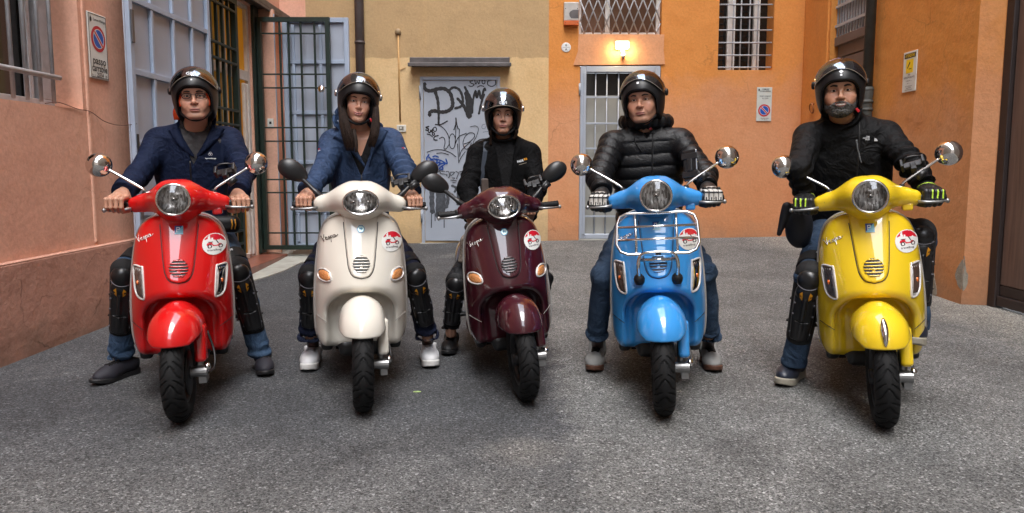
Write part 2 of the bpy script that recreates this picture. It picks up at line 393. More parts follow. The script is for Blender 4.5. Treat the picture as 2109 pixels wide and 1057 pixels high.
def asphalt():
    t = new_mat('asphalt'); g = t.n('ShaderNodeNewGeometry'); P = g.outputs['Position']
    sep = t.n('ShaderNodeSeparateXYZ'); t.L.new(P, sep.inputs[0])
    def vor(scale):
        k = t.n('ShaderNodeTexVoronoi'); k.inputs['Scale'].default_value = scale; t.L.new(P, k.inputs['Vector']); return k
    v1 = vor(165); v2 = vor(118)
    s1 = t.n('ShaderNodeSeparateColor'); t.L.new(v1.outputs['Color'], s1.inputs[0])
    s2 = t.n('ShaderNodeSeparateColor'); t.L.new(v2.outputs['Color'], s2.inputs[0])
    big = t.noise(P, 0.55, 5, 0.6, 0.6); mid = t.noise(P, 2.3, 6, 0.65, 0.5); fine = t.noise(P, 260, 3, 0.7)
    # old lane is greyer, the newer strip to the left is darker, with a ragged joint between
    joint = t.math('ADD', sep.outputs['X'], t.mapr(t.noise(P, 4.0, 6, 0.75), 0, 1, -0.22, 0.22))
    joint = t.math('ADD', joint, t.mapr(t.noise(P, 0.8, 2), 0, 1, -0.12, 0.12))
    isnew = t.mapr(joint, 0.20, 0.30, 1.0, 0.0)
    isnew = t.math('MULTIPLY', isnew, t.mapr(t.math('ADD', sep.outputs['Y'], t.mapr(mid, 0, 1, -0.7, 0.7)), 1.9, 3.2, 0.1, 1.0))
    base = t.mix(isnew, (0.122, 0.122, 0.119, 1), (0.054, 0.056, 0.060, 1))
    base = t.mix(t.mapr(mid, 0.5, 0.75, 0, 0.5), base, t.mix(isnew, (0.150, 0.148, 0.142, 1), (0.074, 0.075, 0.076, 1)))
    base = t.mix(t.mapr(big, 0.54, 0.74, 0, 0.30), base, (0.060, 0.060, 0.060, 1))
    # oil-dark stains and hairline cracks
    st = t.noise(P, 1.15, 6, 0.68, 1.2); base = t.mix(t.mapr(st, 0.56, 0.70, 0, 0.36), base, (0.034, 0.034, 0.036, 1))
    wpale = t.noise(P, 0.8, 4, 0.6, 0.8); base = t.mix(t.mapr(wpale, 0.58, 0.74, 0, 0.45), base, (0.19, 0.187, 0.178, 1))
    ck = t.n('ShaderNodeTexVoronoi', feature='DISTANCE_TO_EDGE'); ck.inputs['Scale'].default_value = 0.55; nz = t.n('ShaderNodeTexNoise'); nz.inputs['Scale'].default_value = 2.2; nz.inputs['Detail'].default_value = 5; t.L.new(P, nz.inputs['Vector'])
    sv = t.n('ShaderNodeVectorMath', operation='SCALE'); sv.inputs['Scale'].default_value = 0.5; t.L.new(nz.outputs['Color'], sv.inputs[0]); av = t.n('ShaderNodeVectorMath', operation='ADD'); t.L.new(P, av.inputs[0]); t.L.new(sv.outputs[0], av.inputs[1]); t.L.new(av.outputs[0], ck.inputs['Vector'])
    base = t.mix(t.math('MULTIPLY', t.mapr(ck.outputs['Distance'], 0.0, 0.005, 1.0, 0.0), t.mapr(big, 0.47, 0.56, 0, 0.35)), base, (0.02, 0.02, 0.02, 1))
    # dusty tan spot
    dx = t.math('ADD', sep.outputs['X'], -0.06); dy = t.math('ADD', sep.outputs['Y'], -2.82)
    d2 = t.math('ADD', t.math('MULTIPLY', t.math('MULTIPLY', dx, dx), 9.0), t.math('MULTIPLY', t.math('MULTIPLY', dy, dy), 16.0))
    d2 = t.math('ADD', d2, t.mapr(mid, 0.2, 0.8, -0.35, 0.45))
    base = t.mix(t.mapr(d2, -0.1, 0.5, 0.5, 0.0), base, (0.17, 0.158, 0.14, 1))
    # washed-out grit near the right-hand gate pier
    rx = t.math('ADD', sep.outputs['X'], t.mapr(mid, 0, 1, -0.5, 0.5))
    base = t.mix(t.mapr(rx, 3.0, 3.8, 0, 0.6), base, (0.27, 0.25, 0.21, 1))
    bl = t.n('ShaderNodeCombineColor'); bv_ = t.mapr(t.noise(P, 1.6, 5, 0.62, 0.9), 0.3, 0.7, 0.74, 1.22)
    for i in range(3): t.L.new(bv_, bl.inputs[i])
    base = t.mix(1.0, base, bl.outputs[0], 'MULTIPLY')
    stone = t.mapr(s1.outputs[0], 0.0, 1.0, 0.28, 1.72); stone2 = t.mapr(s2.outputs[1], 0.84, 1.0, 0.97, 2.3)
    k = t.math('MULTIPLY', stone, stone2); k = t.math('MULTIPLY', k, t.mapr(fine, 0.3, 0.7, 0.55, 1.45))
    comb = t.n('ShaderNodeCombineColor')
    for i in range(3): t.L.new(k, comb.inputs[i])
    c = t.mix(1.0, base, comb.outputs[0], 'MULTIPLY')
    t.L.new(c, t.b.inputs['Base Color']); t.b.inputs['Roughness'].default_value = 0.82
    t.b.inputs['Specular IOR Level'].default_value = 0.35
    n = t.bump(t.math('ADD', v1.outputs['Distance'], t.math('MULTIPLY', fine, 0.4)), 0.5, 0.007)
    t.L.new(n, t.b.inputs['Normal']); return t.m
M_ASPHALT = asphalt()

# ------------------------------------------------------------------ ground
def ground_z(x, y):
    s = np.clip((np.asarray(y, float) - 5.7) / 3.8, 0, 1); s = s * s * (1.6 - 0.6 * s)
    return (0.165 + 0.018 * np.clip(x, -4, 5)) * s
def ground():
    xs = np.concatenate([[-80, -30, -12], np.linspace(-6, 6, 61), [12, 30, 80]]); ys = np.concatenate([[-80, -40, -15, -5], np.linspace(0, 10, 81), [14, 30, 80]])
    X, Y = np.meshgrid(xs, ys); Z = ground_z(X, Y); n, m = len(ys), len(xs)
    V = np.stack([X, Y, Z], -1).reshape(-1, 3)
    F = [(j * m + i, j * m + i + 1, (j + 1) * m + i + 1, (j + 1) * m + i) for j in range(n - 1) for i in range(m - 1)]
    return tag(add('ground', (V, F), M_ASPHALT, smooth=True), 'grey speckled asphalt of the courtyard', 'ground', kind='structure')
GROUND = ground()
gm = WY(858, 818, 3.56)
pm = add('paint_mark', ([(gm[0] + a, 3.58 + b, 0.004) for a, b in [(-.02, -.008), (-.006, -.014), (.012, -.009), (.022, -.003), (.018, .009), (0, .013), (-.018, .009)]], [tuple(range(7))]),
         mat('lime_mark', lin(150, 172, 110), 0.9, var=0.5, vscale=90), GROUND)

TOPZ = 17.0
PL, PB, PR = Plane('left', -2.95), Plane('back', 9.5), Plane('right', 3.72)

# ------------------------------------------------------------------ left building (salmon) with window, gate opening
LB = empty('building', (-2.95, 6.0, 0)); tag(LB, 'salmon pink plastered building with a barred window and an open grey and green gate', 'building')
def P_(name, geo, m, parent, **k): return add(name, geo, m, parent, world_space=True, **k)
WIN = (3.2, 5.08, 1.525, 3.2, 0.27); GATE = (7.05, 8.42, -0.1, 2.93, 0.08)
P_('wall', PL.panel(1.5, 9.62, -0.1, 5.2, [WIN, GATE]), M_PINK, LB)
M_UPPER = stucco('grey_upper_plaster', lin(150, 140, 130), lin(164, 154, 142), lin(132, 122, 112), dirt_z=0.2)
P_('upper_wall', PL.panel(-18, 9.62, 5.2, TOPZ, []), M_UPPER, LB); P_('street_wall', PL.panel(-18, 1.5, -0.1, 5.2, []), M_UPPER, LB)
pl_pts = [(0, -0.1), (0, 0.566), (-0.02, 0.585), (-0.045, 0.575), (-0.05, 0.565), (-0.05, -0.1)]
def plinth(u0, u1):
    V = np.concatenate([PL.m(u, np.array([p[1] for p in pl_pts]), np.array([p[0] for p in pl_pts])) for u in (u0, u1)])
    n = len(pl_pts); return V, [(i, i + 1, n + i + 1, n + i) for i in range(n - 1)] + [tuple(range(n - 1, -1, -1)), tuple(range(n, 2 * n))]
P_('plinth', plinth(1.5, 7.0), M_PLINTH, LB)
# paler top edge of the plinth
P_('plinth_edge', tube([PL.m(u, 0.575, -0.040) for u in np.linspace(1.5, 6.9, 30)], 0.009, 6), mat('pale_edge', lin(196, 150, 130), 0.9, var=0.1), LB, smooth=True)
# slightly proud quoin strip right of the window
P_('quoin_strip', PL.box(5.12, 5.16, 0.6, TOPZ, -0.012, 0.01), M_PINK, LB, bevel=0.01)
# window
win = P_('window', PL.box(3.2, 5.08, 1.525, 3.2, 0.262, 0.275), M_DARKGLASS, LB)
for u0, u1, z0, z1 in [(3.2, 5.08, 1.525, 1.585), (4.96, 5.08, 1.585, 3.2), (4.40, 4.46, 1.585, 3.2)]:
    P_('window_frame', PL.box(u0, u1, z0, z1, 0.19, 0.26), M_GREYBAR, win, bevel=0.006)
P_('window_frame', PL.box(4.86, 4.90, 1.585, 3.2, 0.21, 0.255), M_GREYBAR, win, bevel=0.006)
for px in (-20, 28, 57, 85, 111):
    u = WX(px, 100, -2.97)[1]; P_('bar', tube([PL.m(u, z, 0.04) for z in (1.545, 3.2)], 0.0125, 10), M_GREYBAR, win, smooth=True)
P_('bar', tube([PL.m(u, 1.712, 0.015) for u in (3.2, 4.86)], 0.017, 10), M_GREYBAR, win, smooth=True)
P_('bar_anchor', lathe([(0.0, -.02), (.025, -.02), (.022, .02), (0, .02)], 12)[0] + PL.m(WX(111, 200, -2.97)[1], 1.545, 0.04), M_RUST, win) if False else None
# lintel canopy over the gate
P_('gate_canopy', PL.box(6.4, 9.42, 2.955, 3.02, -0.16, 0.0), M_STEEL, LB, bevel=0.006)
P_('gate_canopy_lip', PL.box(6.4, 9.42, 2.925, 2.954, -0.16, -0.13), M_STEEL, LB, bevel=0.004)
# recess behind the gate: yellow entrance with white glazed door
EN = P_('entrance', PL.panel(7.05, 8.42, 0.0, 2.93, [(7.12, 7.68, 0.16, 2.10, .04), (7.12, 7.68, 2.2, 2.88, .04), (7.74, 8.36, .16, 2.10, .04), (7.74, 8.36, 2.2, 2.88, .04)], 0.04)[0:2], M_WHITEWOOD, LB)
EN.location = (-0.025, 0, 0)
P_('pane', PL.box(7.1, 7.7, 0.14, 2.9, 0.058, 0.062), M_YGLASS, EN).location = (0.025, 0, 0)
P_('pane', PL.box(7.72, 8.38, 0.14, 2.9, 0.064, 0.068), M_YELLOWIN, EN).location = (0.025, 0, 0)
P_('door_leaf', PL.box(8.2, 8.27, 0.14, 2.06, 0.012, 0.05), M_WHITEWOOD, EN, bevel=0.01).location = (0.025, 0, 0)
P_('door_leaf', PL.box(8.31, 8.37, 0.14, 2.06, 0.012, 0.05), M_WHITEWOOD, EN, bevel=0.01).location = (0.025, 0, 0)
P_('threshold', PL.box(6.95, 8.55, 0.02, 0.118, -0.30, 0.02), M_TILE, LB, bevel=0.006)
# iron gate leaf standing in the opening
def grid_leaf(parent, name, mapf, w, h, zs, us, fr, rb):
    g = P_(name, join(*[mapf(a, b, c, e, -fr / 2, fr / 2) for a, b, c, e in
                        [(0, fr, 0, h), (w - fr, w, 0, h), (fr, w - fr, 0, fr), (fr, w - fr, h - fr, h)]]), M_GREEN, parent)
    for u in us: P_('bar', mapf(u - rb, u + rb, fr, h - fr, -rb, rb), M_GREEN, g, bevel=0.003)
    for z in zs: P_('bar', mapf(fr, w - fr, z - rb * .8, z + rb * .8, -rb * 2.1, -rb * 0.2), M_GREEN, g, bevel=0.003)
    return g
near = lambda u0, u1, z0, z1, d0, d1: PL.box(7.06 + u0, 7.06 + u1, 0.16 + z0, 0.16 + z1, -0.035 + d0, -0.035 + d1)
zpairs = [0.16, .30, .78, .93, 1.41, 1.56, 2.04, 2.19, 2.58]
grid_leaf(LB, 'gate_leaf', near, 0.80, 2.72, zpairs, [0.15, 0.30, 0.45, 0.60], 0.06, 0.015)
far = lambda u0, u1, z0, z1, d0, d1: box(-2.91 + u0, -2.91 + u1, 8.52 + d0, 8.52 + d1, 0.17 + z0, 0.17 + z1)
zs_far = [(0.5 * (WY(600, y, 8.5)[2]) + 0.5 * WY(640, y, 8.5)[2]) - 0.17 for y in (69, 153, 181, 263, 291, 370, 397, 480)]
us_far = [WY(px, 260, 8.5)[0] + 2.91 for px in (581, 599, 624, 652)]
gl = grid_leaf(LB, 'gate_leaf', far, 0.83, 2.66, zs_far, us_far, 0.05, 0.011)
kn = WY(663, 184, 8.42)
P_('gate_knob', move(lathe([(0.0, -.05), (.03, -.05), (.042, -.03), (.036, -.01), (.02, 0), (.014, .06)], 20, 'y'), kn), mat('chrome', (0.74, 0.72, 0.70), 0.06, 1.0), gl, smooth=True)
P_('hinge_post', box(-2.955, -2.915, 8.44, 8.60, 0.13, 2.95), M_GREEN, LB, bevel=0.004)
# solid blue-grey leaves: one folded back along the wall, one standing out behind the green grid
def sheet_leaf(mapf, w, h, zs, us, name='gate_leaf'):
    g = P_(name, mapf(0, w, 0, h, 0.0, 0.012), M_BLUEGREY2, LB)
    for a, b, c, e in [(0, .055, 0, h), (w - .055, w, 0, h), (.055, w - .055, 0, .055), (.055, w - .055, h - .055, h)]:
        P_('frame_rail', mapf(a, b, c, e, -0.035, -0.001), M_BLUEGREY, g, bevel=0.004)
    for z in zs: P_('rib', mapf(.056, w - .056, z - .022, z + .022, -0.030, -0.001), M_BLUEGREY, g, bevel=0.004)
    for u in us:
        for za, zb in zip([0.055] + list(zs), list(zs) + [h - .055]):
            P_('rib', mapf(u - .018, u + .018, za + .024, zb - .024, -0.028, -0.001), M_BLUEGREY, g, bevel=0.004)
    return g
lf = lambda u0, u1, z0, z1, d0, d1: PL.box(5.50 + u0, 5.50 + u1, 0.12 + z0, 0.12 + z1, -0.10 + d0, -0.10 + d1)
sl = sheet_leaf(lf, 1.47, 2.86, [0.16, 0.66, 1.19, 1.725, 2.26], [0.37, 0.74, 1.10])
P_('lock_plate', lf(0.012, 0.045, 1.93, 2.17, -0.05, -0.036), M_STEEL, sl, bevel=0.004)
P_('lock_slot', lf(0.012, 0.04, 1.02, 1.26, -0.044, -0.036), M_INK, sl, bevel=0.003)
P_('bolt', lf(0.012, 0.04, 0.62, 0.80, -0.05, -0.036), M_STEEL, sl, bevel=0.003)
rf = lambda u0, u1, z0, z1, d0, d1: box(-2.66 + u0, -2.66 + u1, 8.66 + d0, 8.66 + d1, 0.17 + z0, 0.17 + z1)
sheet_leaf(rf, 0.77, 2.68, [0.45, 1.02, 1.60, 2.18], [0.12, 0.44])
# inner grey jamb seen through the grid and pier
P_('gate_post', box(-2.86, -2.76, 8.66, 8.70, 0.15, 2.9), M_BLUEGREY, LB, bevel=0.004)
slab = spline([(-2.95, 6.55), (-2.60, 6.9), (-2.42, 7.5), (-2.36, 8.1), (-2.25, 8.42), (-1.92, 8.5), (-1.9, 8.95), (-2.5, 9.1), (-2.95, 9.1)], 6)
def slab_geo(o, z):
    n = len(o); V = [(x, y, zz + dz) for dz in (0, z) for (x, y), zz in zip(o, ground_z(o[:, 0], o[:, 1]))]
    return V, [tuple(range(n, 2 * n))] + [(i, (i + 1) % n, n + (i + 1) % n, n + i) for i in range(n)]
P_('entrance_slab', slab_geo(slab, 0.012), M_STONE, LB)

# ------------------------------------------------------------------ ochre building at the back
OB = empty('building', (-1.0, 9.5, 0)); tag(OB, 'ochre yellow plastered building with a grey graffiti-covered metal door', 'building')
P_('wall', PB.panel(-2.62, 0.468, -0.1, TOPZ, []), M_OCHRE, OB)
P_('return_wall', PB.panel(-2.96, -2.62, -0.1, TOPZ, []), M_PINK, OB)
can = P_('door_canopy', PB.box(-1.29, -0.028, 2.405, 2.51, -0.14, 0.0), M_STEEL, OB, bevel=0.006)
P_('canopy_lip', PB.box(-1.31, -0.008, 2.392, 2.44, -0.175, -0.141), M_STEEL, can, bevel=0.006)
DZ0, DZ1, DU0, DU1 = 0.155, 2.285, -1.178, -0.152
door = P_('door', PB.box(DU0 + .045, DU1 - .045, DZ0 + .02, DZ1 - .05, -0.016, 0.02), M_DOORGREY, OB, bevel=0.004)
for a, b, c, e in [(DU0, DU0 + .04, DZ0 - .1, DZ1), (DU1 - .04, DU1, DZ0 - .1, DZ1), (DU0 + .04, DU1 - .04, DZ1 - .045, DZ1)]:
    P_('door_frame', PB.box(a, b, c, e, -0.03, 0.02), M_DOORGREY, door, bevel=0.005)
for z in (0.42, 2.0): P_('hinge', tube([PB.m(DU0 + .002, z, -.036), PB.m(DU0 + .002, z + .17, -.036)], 0.012, 8), M_DOORGREY, door, smooth=True)
P_('step', PB.box(DU0 - .02, DU1 + .05, 0.0, 0.148, -0.05, 0.0), M_STONE, OB, bevel=0.008)

def ribbon(pts, w, conv, d, z_jit=0.0):
    """a flat brush stroke on the back plane through crop-space points"""
    P = spline(np.array([conv(*p) for p in pts]), 6) if len(pts) > 2 else np.array([conv(*p) for p in pts])
    T = np.gradient(P, axis=0); T /= (np.linalg.norm(T, axis=1)[:, None] + 1e-9); Nn = np.stack([-T[:, 1], T[:, 0]], 1)
    W = np.broadcast_to(np.asarray(w, float), (2,)) if np.ndim(w) else np.array([w, w], float)
    ww = np.linspace(W[0], W[1], len(P))[:, None] / 2
    ww = ww * (1 + 0.12 * np.sin(np.arange(len(P)) * 1.7))[:, None]
    A, B = P + Nn * ww, P - Nn * ww; n = len(P)
    e0 = P[:1] - T[:1] * ww[:1] * .8; e1 = P[-1:] + T[-1:] * ww[-1:] * .8
    Q = np.concatenate([A, B, e0, e1]); V = PB.m(Q[:, 0], Q[:, 1], d)
    F = [(i, i + 1, n + i + 1, n + i) for i in range(n - 1)] + [(2 * n, 0, n), (n - 1, 2 * n + 1, 2 * n - 1)]
    return V, F
YD = 9.5 - 0.017
c1 = lambda x, y: tuple(WY(860 + x / 5.872, 155 + y / 5.872, YD)[[0, 2]])
c2 = lambda x, y: tuple(WY(860 + x / 5.033, 300 + y / 5.033, YD)[[0, 2]])
k1 = 1 / 5.872 * 9.5 / 1500; k2 = 1 / 5.033 * 9.5 / 1500
def circ(cx, cy, rx, ry, n=12): return [(cx + rx * cos(t), cy + ry * sin(t)) for t in np.linspace(0.3, 2 * pi + .3, n)]
STROKES = [  # (material, converter, px scale, width, points)
    ('t', c2, k2, 44, [(150, 470), (148, 560), (155, 690)]), ('t', c2, k2, 40, [(215, 475), (212, 600), (208, 735)]),
    ('t', c2, k2, 60, [(255, 470), (258, 590), (250, 720)]), ('t', c2, k2, 30, [(312, 500), (314, 570), (300, 640)]),
    ('t', c2, k2, 22, [(355, 415), (400, 440), (385, 480)]), ('t', c2, k2, 24, [(352, 505), (400, 560), (418, 610)]), ('t', c2, k2, 26, [(425, 450), (420, 520), (424, 590)]),
    ('t', c2, k2, 7, [(145, 690), (143, 850)]), ('t', c2, k2, 7, [(275, 720), (276, 850)]), ('t', c2, k2, 6, [(180, 690), (182, 780)]),
    ('b', c1, k1, 38, [(88, 100), (80, 140), (105, 178), (160, 190), (240, 168), (325, 165), (392, 215), (420, 300), (424, 365), (398, 412), (345, 440), (280, 446), (200, 432), (152, 450), (146, 492)]),
    ('b', c1, k1, (36, 20), [(212, 195), (243, 300), (253, 400), (256, 500), (254, 592)]),
    ('b', c1, k1, 26, [(372, 195), (430, 150), (500, 172), (540, 250), (546, 330), (520, 380), (450, 402)]),
    ('b', c1, k1, (26, 44), [(480, 280), (535, 340), (585, 420), (620, 500)]), ('b', c1, k1, (22, 56), [(570, 140), (605, 215), (636, 290), (632, 400), (622, 505)]),
    ('b', c1, k1, 40, [(585, 210), (600, 300), (610, 420)]), ('b', c1, k1, 22, [(660, 460), (672, 300), (702, 190), (716, 275), (745, 185), (766, 285), (806, 165), (822, 185)]),
    ('b', c1, k1, 22, [(806, 230), (770, 340), (742, 468)]),
    ('b', c1, k1, 8, [(668, 68), (632, 78), (655, 100), (684, 114), (655, 136), (618, 128)]), ('b', c1, k1, 8, [(690, 60), (704, 108), (722, 78), (742, 106), (752, 52)]),
    ('b', c1, k1, 8, circ(798, 80, 18, 26)), ('b', c1, k1, 8, [(896, 58), (850, 74), (852, 118), (900, 136), (944, 108), (940, 62)]), ('b', c1, k1, 8, [(722, 146), (760, 128), (802, 136)]),
    ('b', c1, k1, 10, [(962, 118), (966, 122)]),
    ('b', c1, k1, 11, [(138, 620), (102, 632), (132, 650), (128, 670), (98, 662)]), ('b', c1, k1, 10, [(128, 684), (150, 694), (162, 664), (176, 692), (182, 650)]),
    ('b', c1, k1, 7, circ(210, 655, 20, 26)), ('b', c1, k1, 8, circ(192, 712, 13, 16)), ('b', c1, k1, 9, [(252, 730), (206, 744), (200, 780), (240, 786)]), ('b', c1, k1, 8, [(114, 712), (150, 720), (182, 748)]),
    ('b', c1, k1, 6, [(215, 597), (272, 612), (330, 660), (375, 740), (382, 830), (345, 890), (320, 885), (332, 820), (325, 770), (300, 750), (264, 768)]),
    ('b', c1, k1, 9, [(212, 596), (280, 596), (362, 555)]), ('b', c1, k1, 6, circ(420, 800, 38, 90, 18)),
    ('b', c1, k1, 9, [(463, 515), (462, 590), (440, 662)]), ('b', c1, k1, 9, [(464, 515), (476, 600), (492, 652)]), ('b', c1, k1, 6, [(464, 560), (462, 700), (452, 850)]),
    ('b', c1, k1, 6, [(506, 650), (502, 800), (510, 980)]), ('b', c1, k1, 6, [(455, 832), (500, 745), (592, 702)]),
    ('b', c1, k1, 6, [(560, 832), (630, 806), (690, 740), (672, 700), (620, 702), (570, 752), (550, 832), (580, 892), (622, 880), (652, 820)]),
    ('b', c1, k1, 5, [(634, 626), (700, 614), (736, 650), (712, 740), (672, 820), (686, 892)]), ('b', c1, k1, 10, [(698, 816), (760, 780), (832, 770)]),
    ('b', c1, k1, 6, [(484, 830), (494, 1000), (498, 1060)]), ('b', c1, k1, 6, [(508, 985), (540, 900), (642, 806)]), ('b', c1, k1, 6, [(496, 1060), (530, 990), (578, 925)]),
    ('b', c1, k1, 6, [(114, 932), (200, 905), (300, 905), (400, 940), (466, 990)]), ('b', c1, k1, 6, [(230, 946), (300, 940), (376, 964)]),
    ('b', c1, k1, 3, [(822, 592), (786, 602), (780, 640), (812, 648), (822, 622)]), ('b', c1, k1, 3, [(790, 690), (830, 684), (880, 676)]),
    ('u', c2, k2, 9, [(120, 92), (95, 130), (108, 166), (140, 142), (116, 118)]), ('u', c2, k2, 10, [(108, 186), (160, 140), (202, 152), (190, 182), (160, 160), (148, 192)]),
    ('u', c2, k2, 9, [(158, 116), (186, 108), (216, 120)]), ('u', c2, k2, 9, [(194, 140), (250, 158), (306, 188), (294, 138)]), ('u', c2, k2, 9, [(188, 192), (232, 170), (222, 206)]),
    ('u', c2, k2, 9, [(210, 212), (250, 186), (284, 190), (226, 236), (262, 246), (256, 214)]),
    ('b', c2, k2, 5, [(190, 266), (232, 270), (240, 290), (282, 294)]), ('b', c2, k2, 5, [(200, 240), (240, 262), (282, 268)]), ('b', c2, k2, 5, [(294, 268), (322, 272), (332, 318), (318, 332)]),
    ('b', c2, k2, 5, [(338, 276), (384, 278), (346, 312), (340, 285)]), ('b', c2, k2, 5, [(396, 268), (424, 286), (402, 346)]), ('b', c2, k2, 5, [(436, 268), (482, 268)]), ('b', c2, k2, 5, [(432, 284), (482, 286)]),
    ('b', c2, k2, 5, [(280, 296), (306, 300), (300, 314)]), ('b', c2, k2, 5, [(358, 336), (384, 336), (372, 350)]), ('b', c2, k2, 5, [(342, 358), (404, 366)]), ('b', c2, k2, 5, [(364, 384), (394, 386)]),
    ('b', c2, k2, 5, [(440, 302), (456, 302), (450, 316)]), ('u', c2, k2, 12, [(76, 440), (82, 441)]),
]
for i, (mk, cv, ks, w, pts) in enumerate(STROKES):
    ww = ((np.array(w, float) * ks) if np.ndim(w) else w * ks) * (1.15 if np.max(w) > 15 else 1.45)
    P_('graffiti_stroke', ribbon(pts, ww, cv, -0.0172 - 0.00012 * (i + 1)), {'b': M_SPRAY, 't': M_SPRAYTHIN, 'u': M_SPRAYBLUE}[mk], door)

# ------------------------------------------------------------------ orange building at the back
OR = empty('building', (2.0, 9.5, 0)); tag(OR, 'orange plastered building with a grey barred door below a lattice window', 'building')
LW = (0.85, 1.90, 2.81, 3.9, 0.16); GD = (0.872, 1.905, -0.1, 2.43, 0.10); RW = (2.63, 3.33, 2.37, 3.9, 0.28)
P_('wall', PB.panel(0.468, 3.74, -0.1, TOPZ, [LW, GD, RW]), M_ORANGE, OR)
P_('lintel_patch', [PB.m(u, z, d) for d in (-0.014, 0.0) for u, z in [(0.80, 2.44), (1.935, 2.452), (1.925, 2.62), (1.93, 2.805), (0.852, 2.808), (0.845, 2.6)]] and
   (np.array([PB.m(u, z, d) for d in (-0.018, 0.0) for u, z in [(0.79, 2.435), (1.945, 2.445), (1.925, 2.62), (1.93, 2.805), (0.852, 2.808), (0.845, 2.6)]]),
    [tuple(range(6))] + [(i, (i + 1) % 6, 6 + (i + 1) % 6, 6 + i) for i in range(6)]), M_SMOOTH, OR, bevel=0.006)
# lattice window
lw = P_('window', PB.box(0.85, 1.90, 2.81, 3.9, 0.150, 0.17), mat('brown_glass', lin(92, 66, 50), 0.12, var=0.35, vscale=2.2), OR)
for a, b, c, e in [(0.85, 0.89, 2.81, 3.9), (1.85, 1.90, 2.81, 3.9), (1.195, 1.255, 2.86, 3.9), (0.89, 1.85, 2.81, 2.855)]:
    P_('window_frame', PB.box(a, b, c, e, 0.10, 0.149), M_WHITEWOOD, lw, bevel=0.006)
for k in range(-5, 11):
    for sgn in (1, -1):
        pts = []
        u0 = 0.92 + k * 0.115
        z0, z1 = 2.825, 3.55; un = lambda z: u0 + sgn * (z - z0) * 0.40
        A = [(un(z), z) for z in np.linspace(z0, z1, 60)]; A = [p for p in A if 0.86 < p[0] < 1.895]
        if len(A) > 3: P_('lattice_bar', tube([PB.m(A[0][0], A[0][1], 0.03 + 0.012 * (sgn > 0)), PB.m(A[-1][0], A[-1][1], 0.03 + 0.012 * (sgn > 0))], 0.0085, 6), M_GREYBAR, lw, smooth=True)
# right-hand gridded window
rw = P_('window', PB.box(2.63, 3.33, 2.37, 3.9, 0.26, 0.28), M_DARKGLASS, OR)
for a, b in [(2.63, 2.66), (2.80, 2.90), (3.14, 3.22)]: P_('window_frame', PB.box(a, b, 2.37, 3.9, 0.20, 0.259), M_WHITEWOOD, rw, bevel=0.006)
for px in (1481, 1512, 1528, 1546, 1563): u = WY(px, 80, 9.5)[0]; P_('bar', tube([PB.m(u, 2.375, 0.06), PB.m(u, 3.9, 0.06)], 0.0095, 8), M_GREYBAR, rw, smooth=True)
for py in (138, 113, 87, 61, 35, 8): z = WY(1528, py, 9.5)[2]; P_('bar', tube([PB.m(2.64, z, 0.045), PB.m(3.325, z, 0.045)], 0.0095, 8), M_GREYBAR, rw, smooth=True)
# grey barred door
gd = P_('door', PB.box(0.95, 1.83, 0.26, 2.33, 0.085, 0.095), M_FROST, OR)
for a, b, c, e in [(0.876, 0.95, 0.2, 2.42), (1.83, 1.90, 0.2, 2.42), (0.95, 1.83, 2.34, 2.42), (0.95, 1.83, 0.2, 0.262)]:
    P_('door_frame', PB.box(a, b, c, e, -0.01, 0.10), M_DOORGREY, gd, bevel=0.008)
P_('door_frame', PB.box(0.915, 0.95, 0.262, 2.34, -0.025, -0.0105), M_DOORGREY, gd, bevel=0.004)
P_('transom_pane', PB.box(0.952, 1.828, 2.06, 2.338, 0.08, 0.0845), M_DARKGLASS, gd)
for px in (1226, 1249, 1273, 1296, 1319): u = WY(px, 300, 9.5)[0]; P_('bar', tube([PB.m(u, 0.262, 0.035), PB.m(u, 2.34, 0.035)], 0.008, 8), M_DOORGREY, gd, smooth=True)
for py in (200, 254, 306, 357, 446): z = WY(1275, py, 9.5)[2]; P_('bar', PB.box(0.951, 1.829, z - .011, z + .011, 0.018, 0.0265), M_DOORGREY, gd, bevel=0.002)
P_('hinge', tube([PB.m(0.868, 2.05, -.012), PB.m(0.868, 2.2, -.012)], 0.012, 8), M_DOORGREY, gd, smooth=True)
P_('sill', PB.box(0.87, 1.91, 0.0, 0.198, -0.03, 0.1), M_STONE, OR, bevel=0.006)

# ------------------------------------------------------------------ right-hand building
RB = empty('building', (3.72, 7.5, 0)); tag(RB, 'orange plastered side building with shuttered doorway and dark wooden gate', 'building')
SH = (7.66, 8.72, -0.1, 4.2, 0.20)
P_('wall', PR.panel(5.95, 9.52, -0.1, TOPZ, [SH]), M_ORANGE2, RB)
P_('pilaster_edge', PR.box(8.76, 9.42, -0.1, TOPZ, -0.02, 0.01), M_ORANGE2, RB, bevel=0.01)
P_('pier', [(0, 0, 0)] and (np.array([(3.72, 5.95, -.1), (3.935, 5.90, -.1), (3.935, 5.90, TOPZ), (3.72, 5.95, TOPZ)]), [(0, 1, 2, 3)]), M_ORANGE, RB)
sh = P_('shutter_door', PR.box(7.66, 8.72, 0.05, 4.2, 0.16, 0.2), M_INK, RB)
PZ = 2.585
P_('door_rail', PR.box(7.66, 8.72, PZ - .05, PZ + .05, 0.05, 0.16), M_SHUTTER, sh, bevel=0.006)
P_('door_rail', PR.box(7.66, 8.72, 3.30, 3.40, 0.05, 0.16), M_SHUTTER, sh, bevel=0.006)
for i in range(14): P_('slat', PR.box(7.665, 8.715, 0.1 + i * .177, 0.1 + i * .177 + .168, 0.09, 0.15), M_SHUTTER, sh, bevel=0.012)
for i in range(16): u = 7.69 + i * 0.068; P_('bar', PR.box(u - .008, u + .008, PZ + .05, 3.30, 0.07, 0.086), M_GREYBAR, sh)
for i in range(5): P_('bar', PR.box(7.66, 8.72, PZ + .16 + i * .22, PZ + .19 + i * .22, 0.05, 0.068), M_GREYBAR, sh)
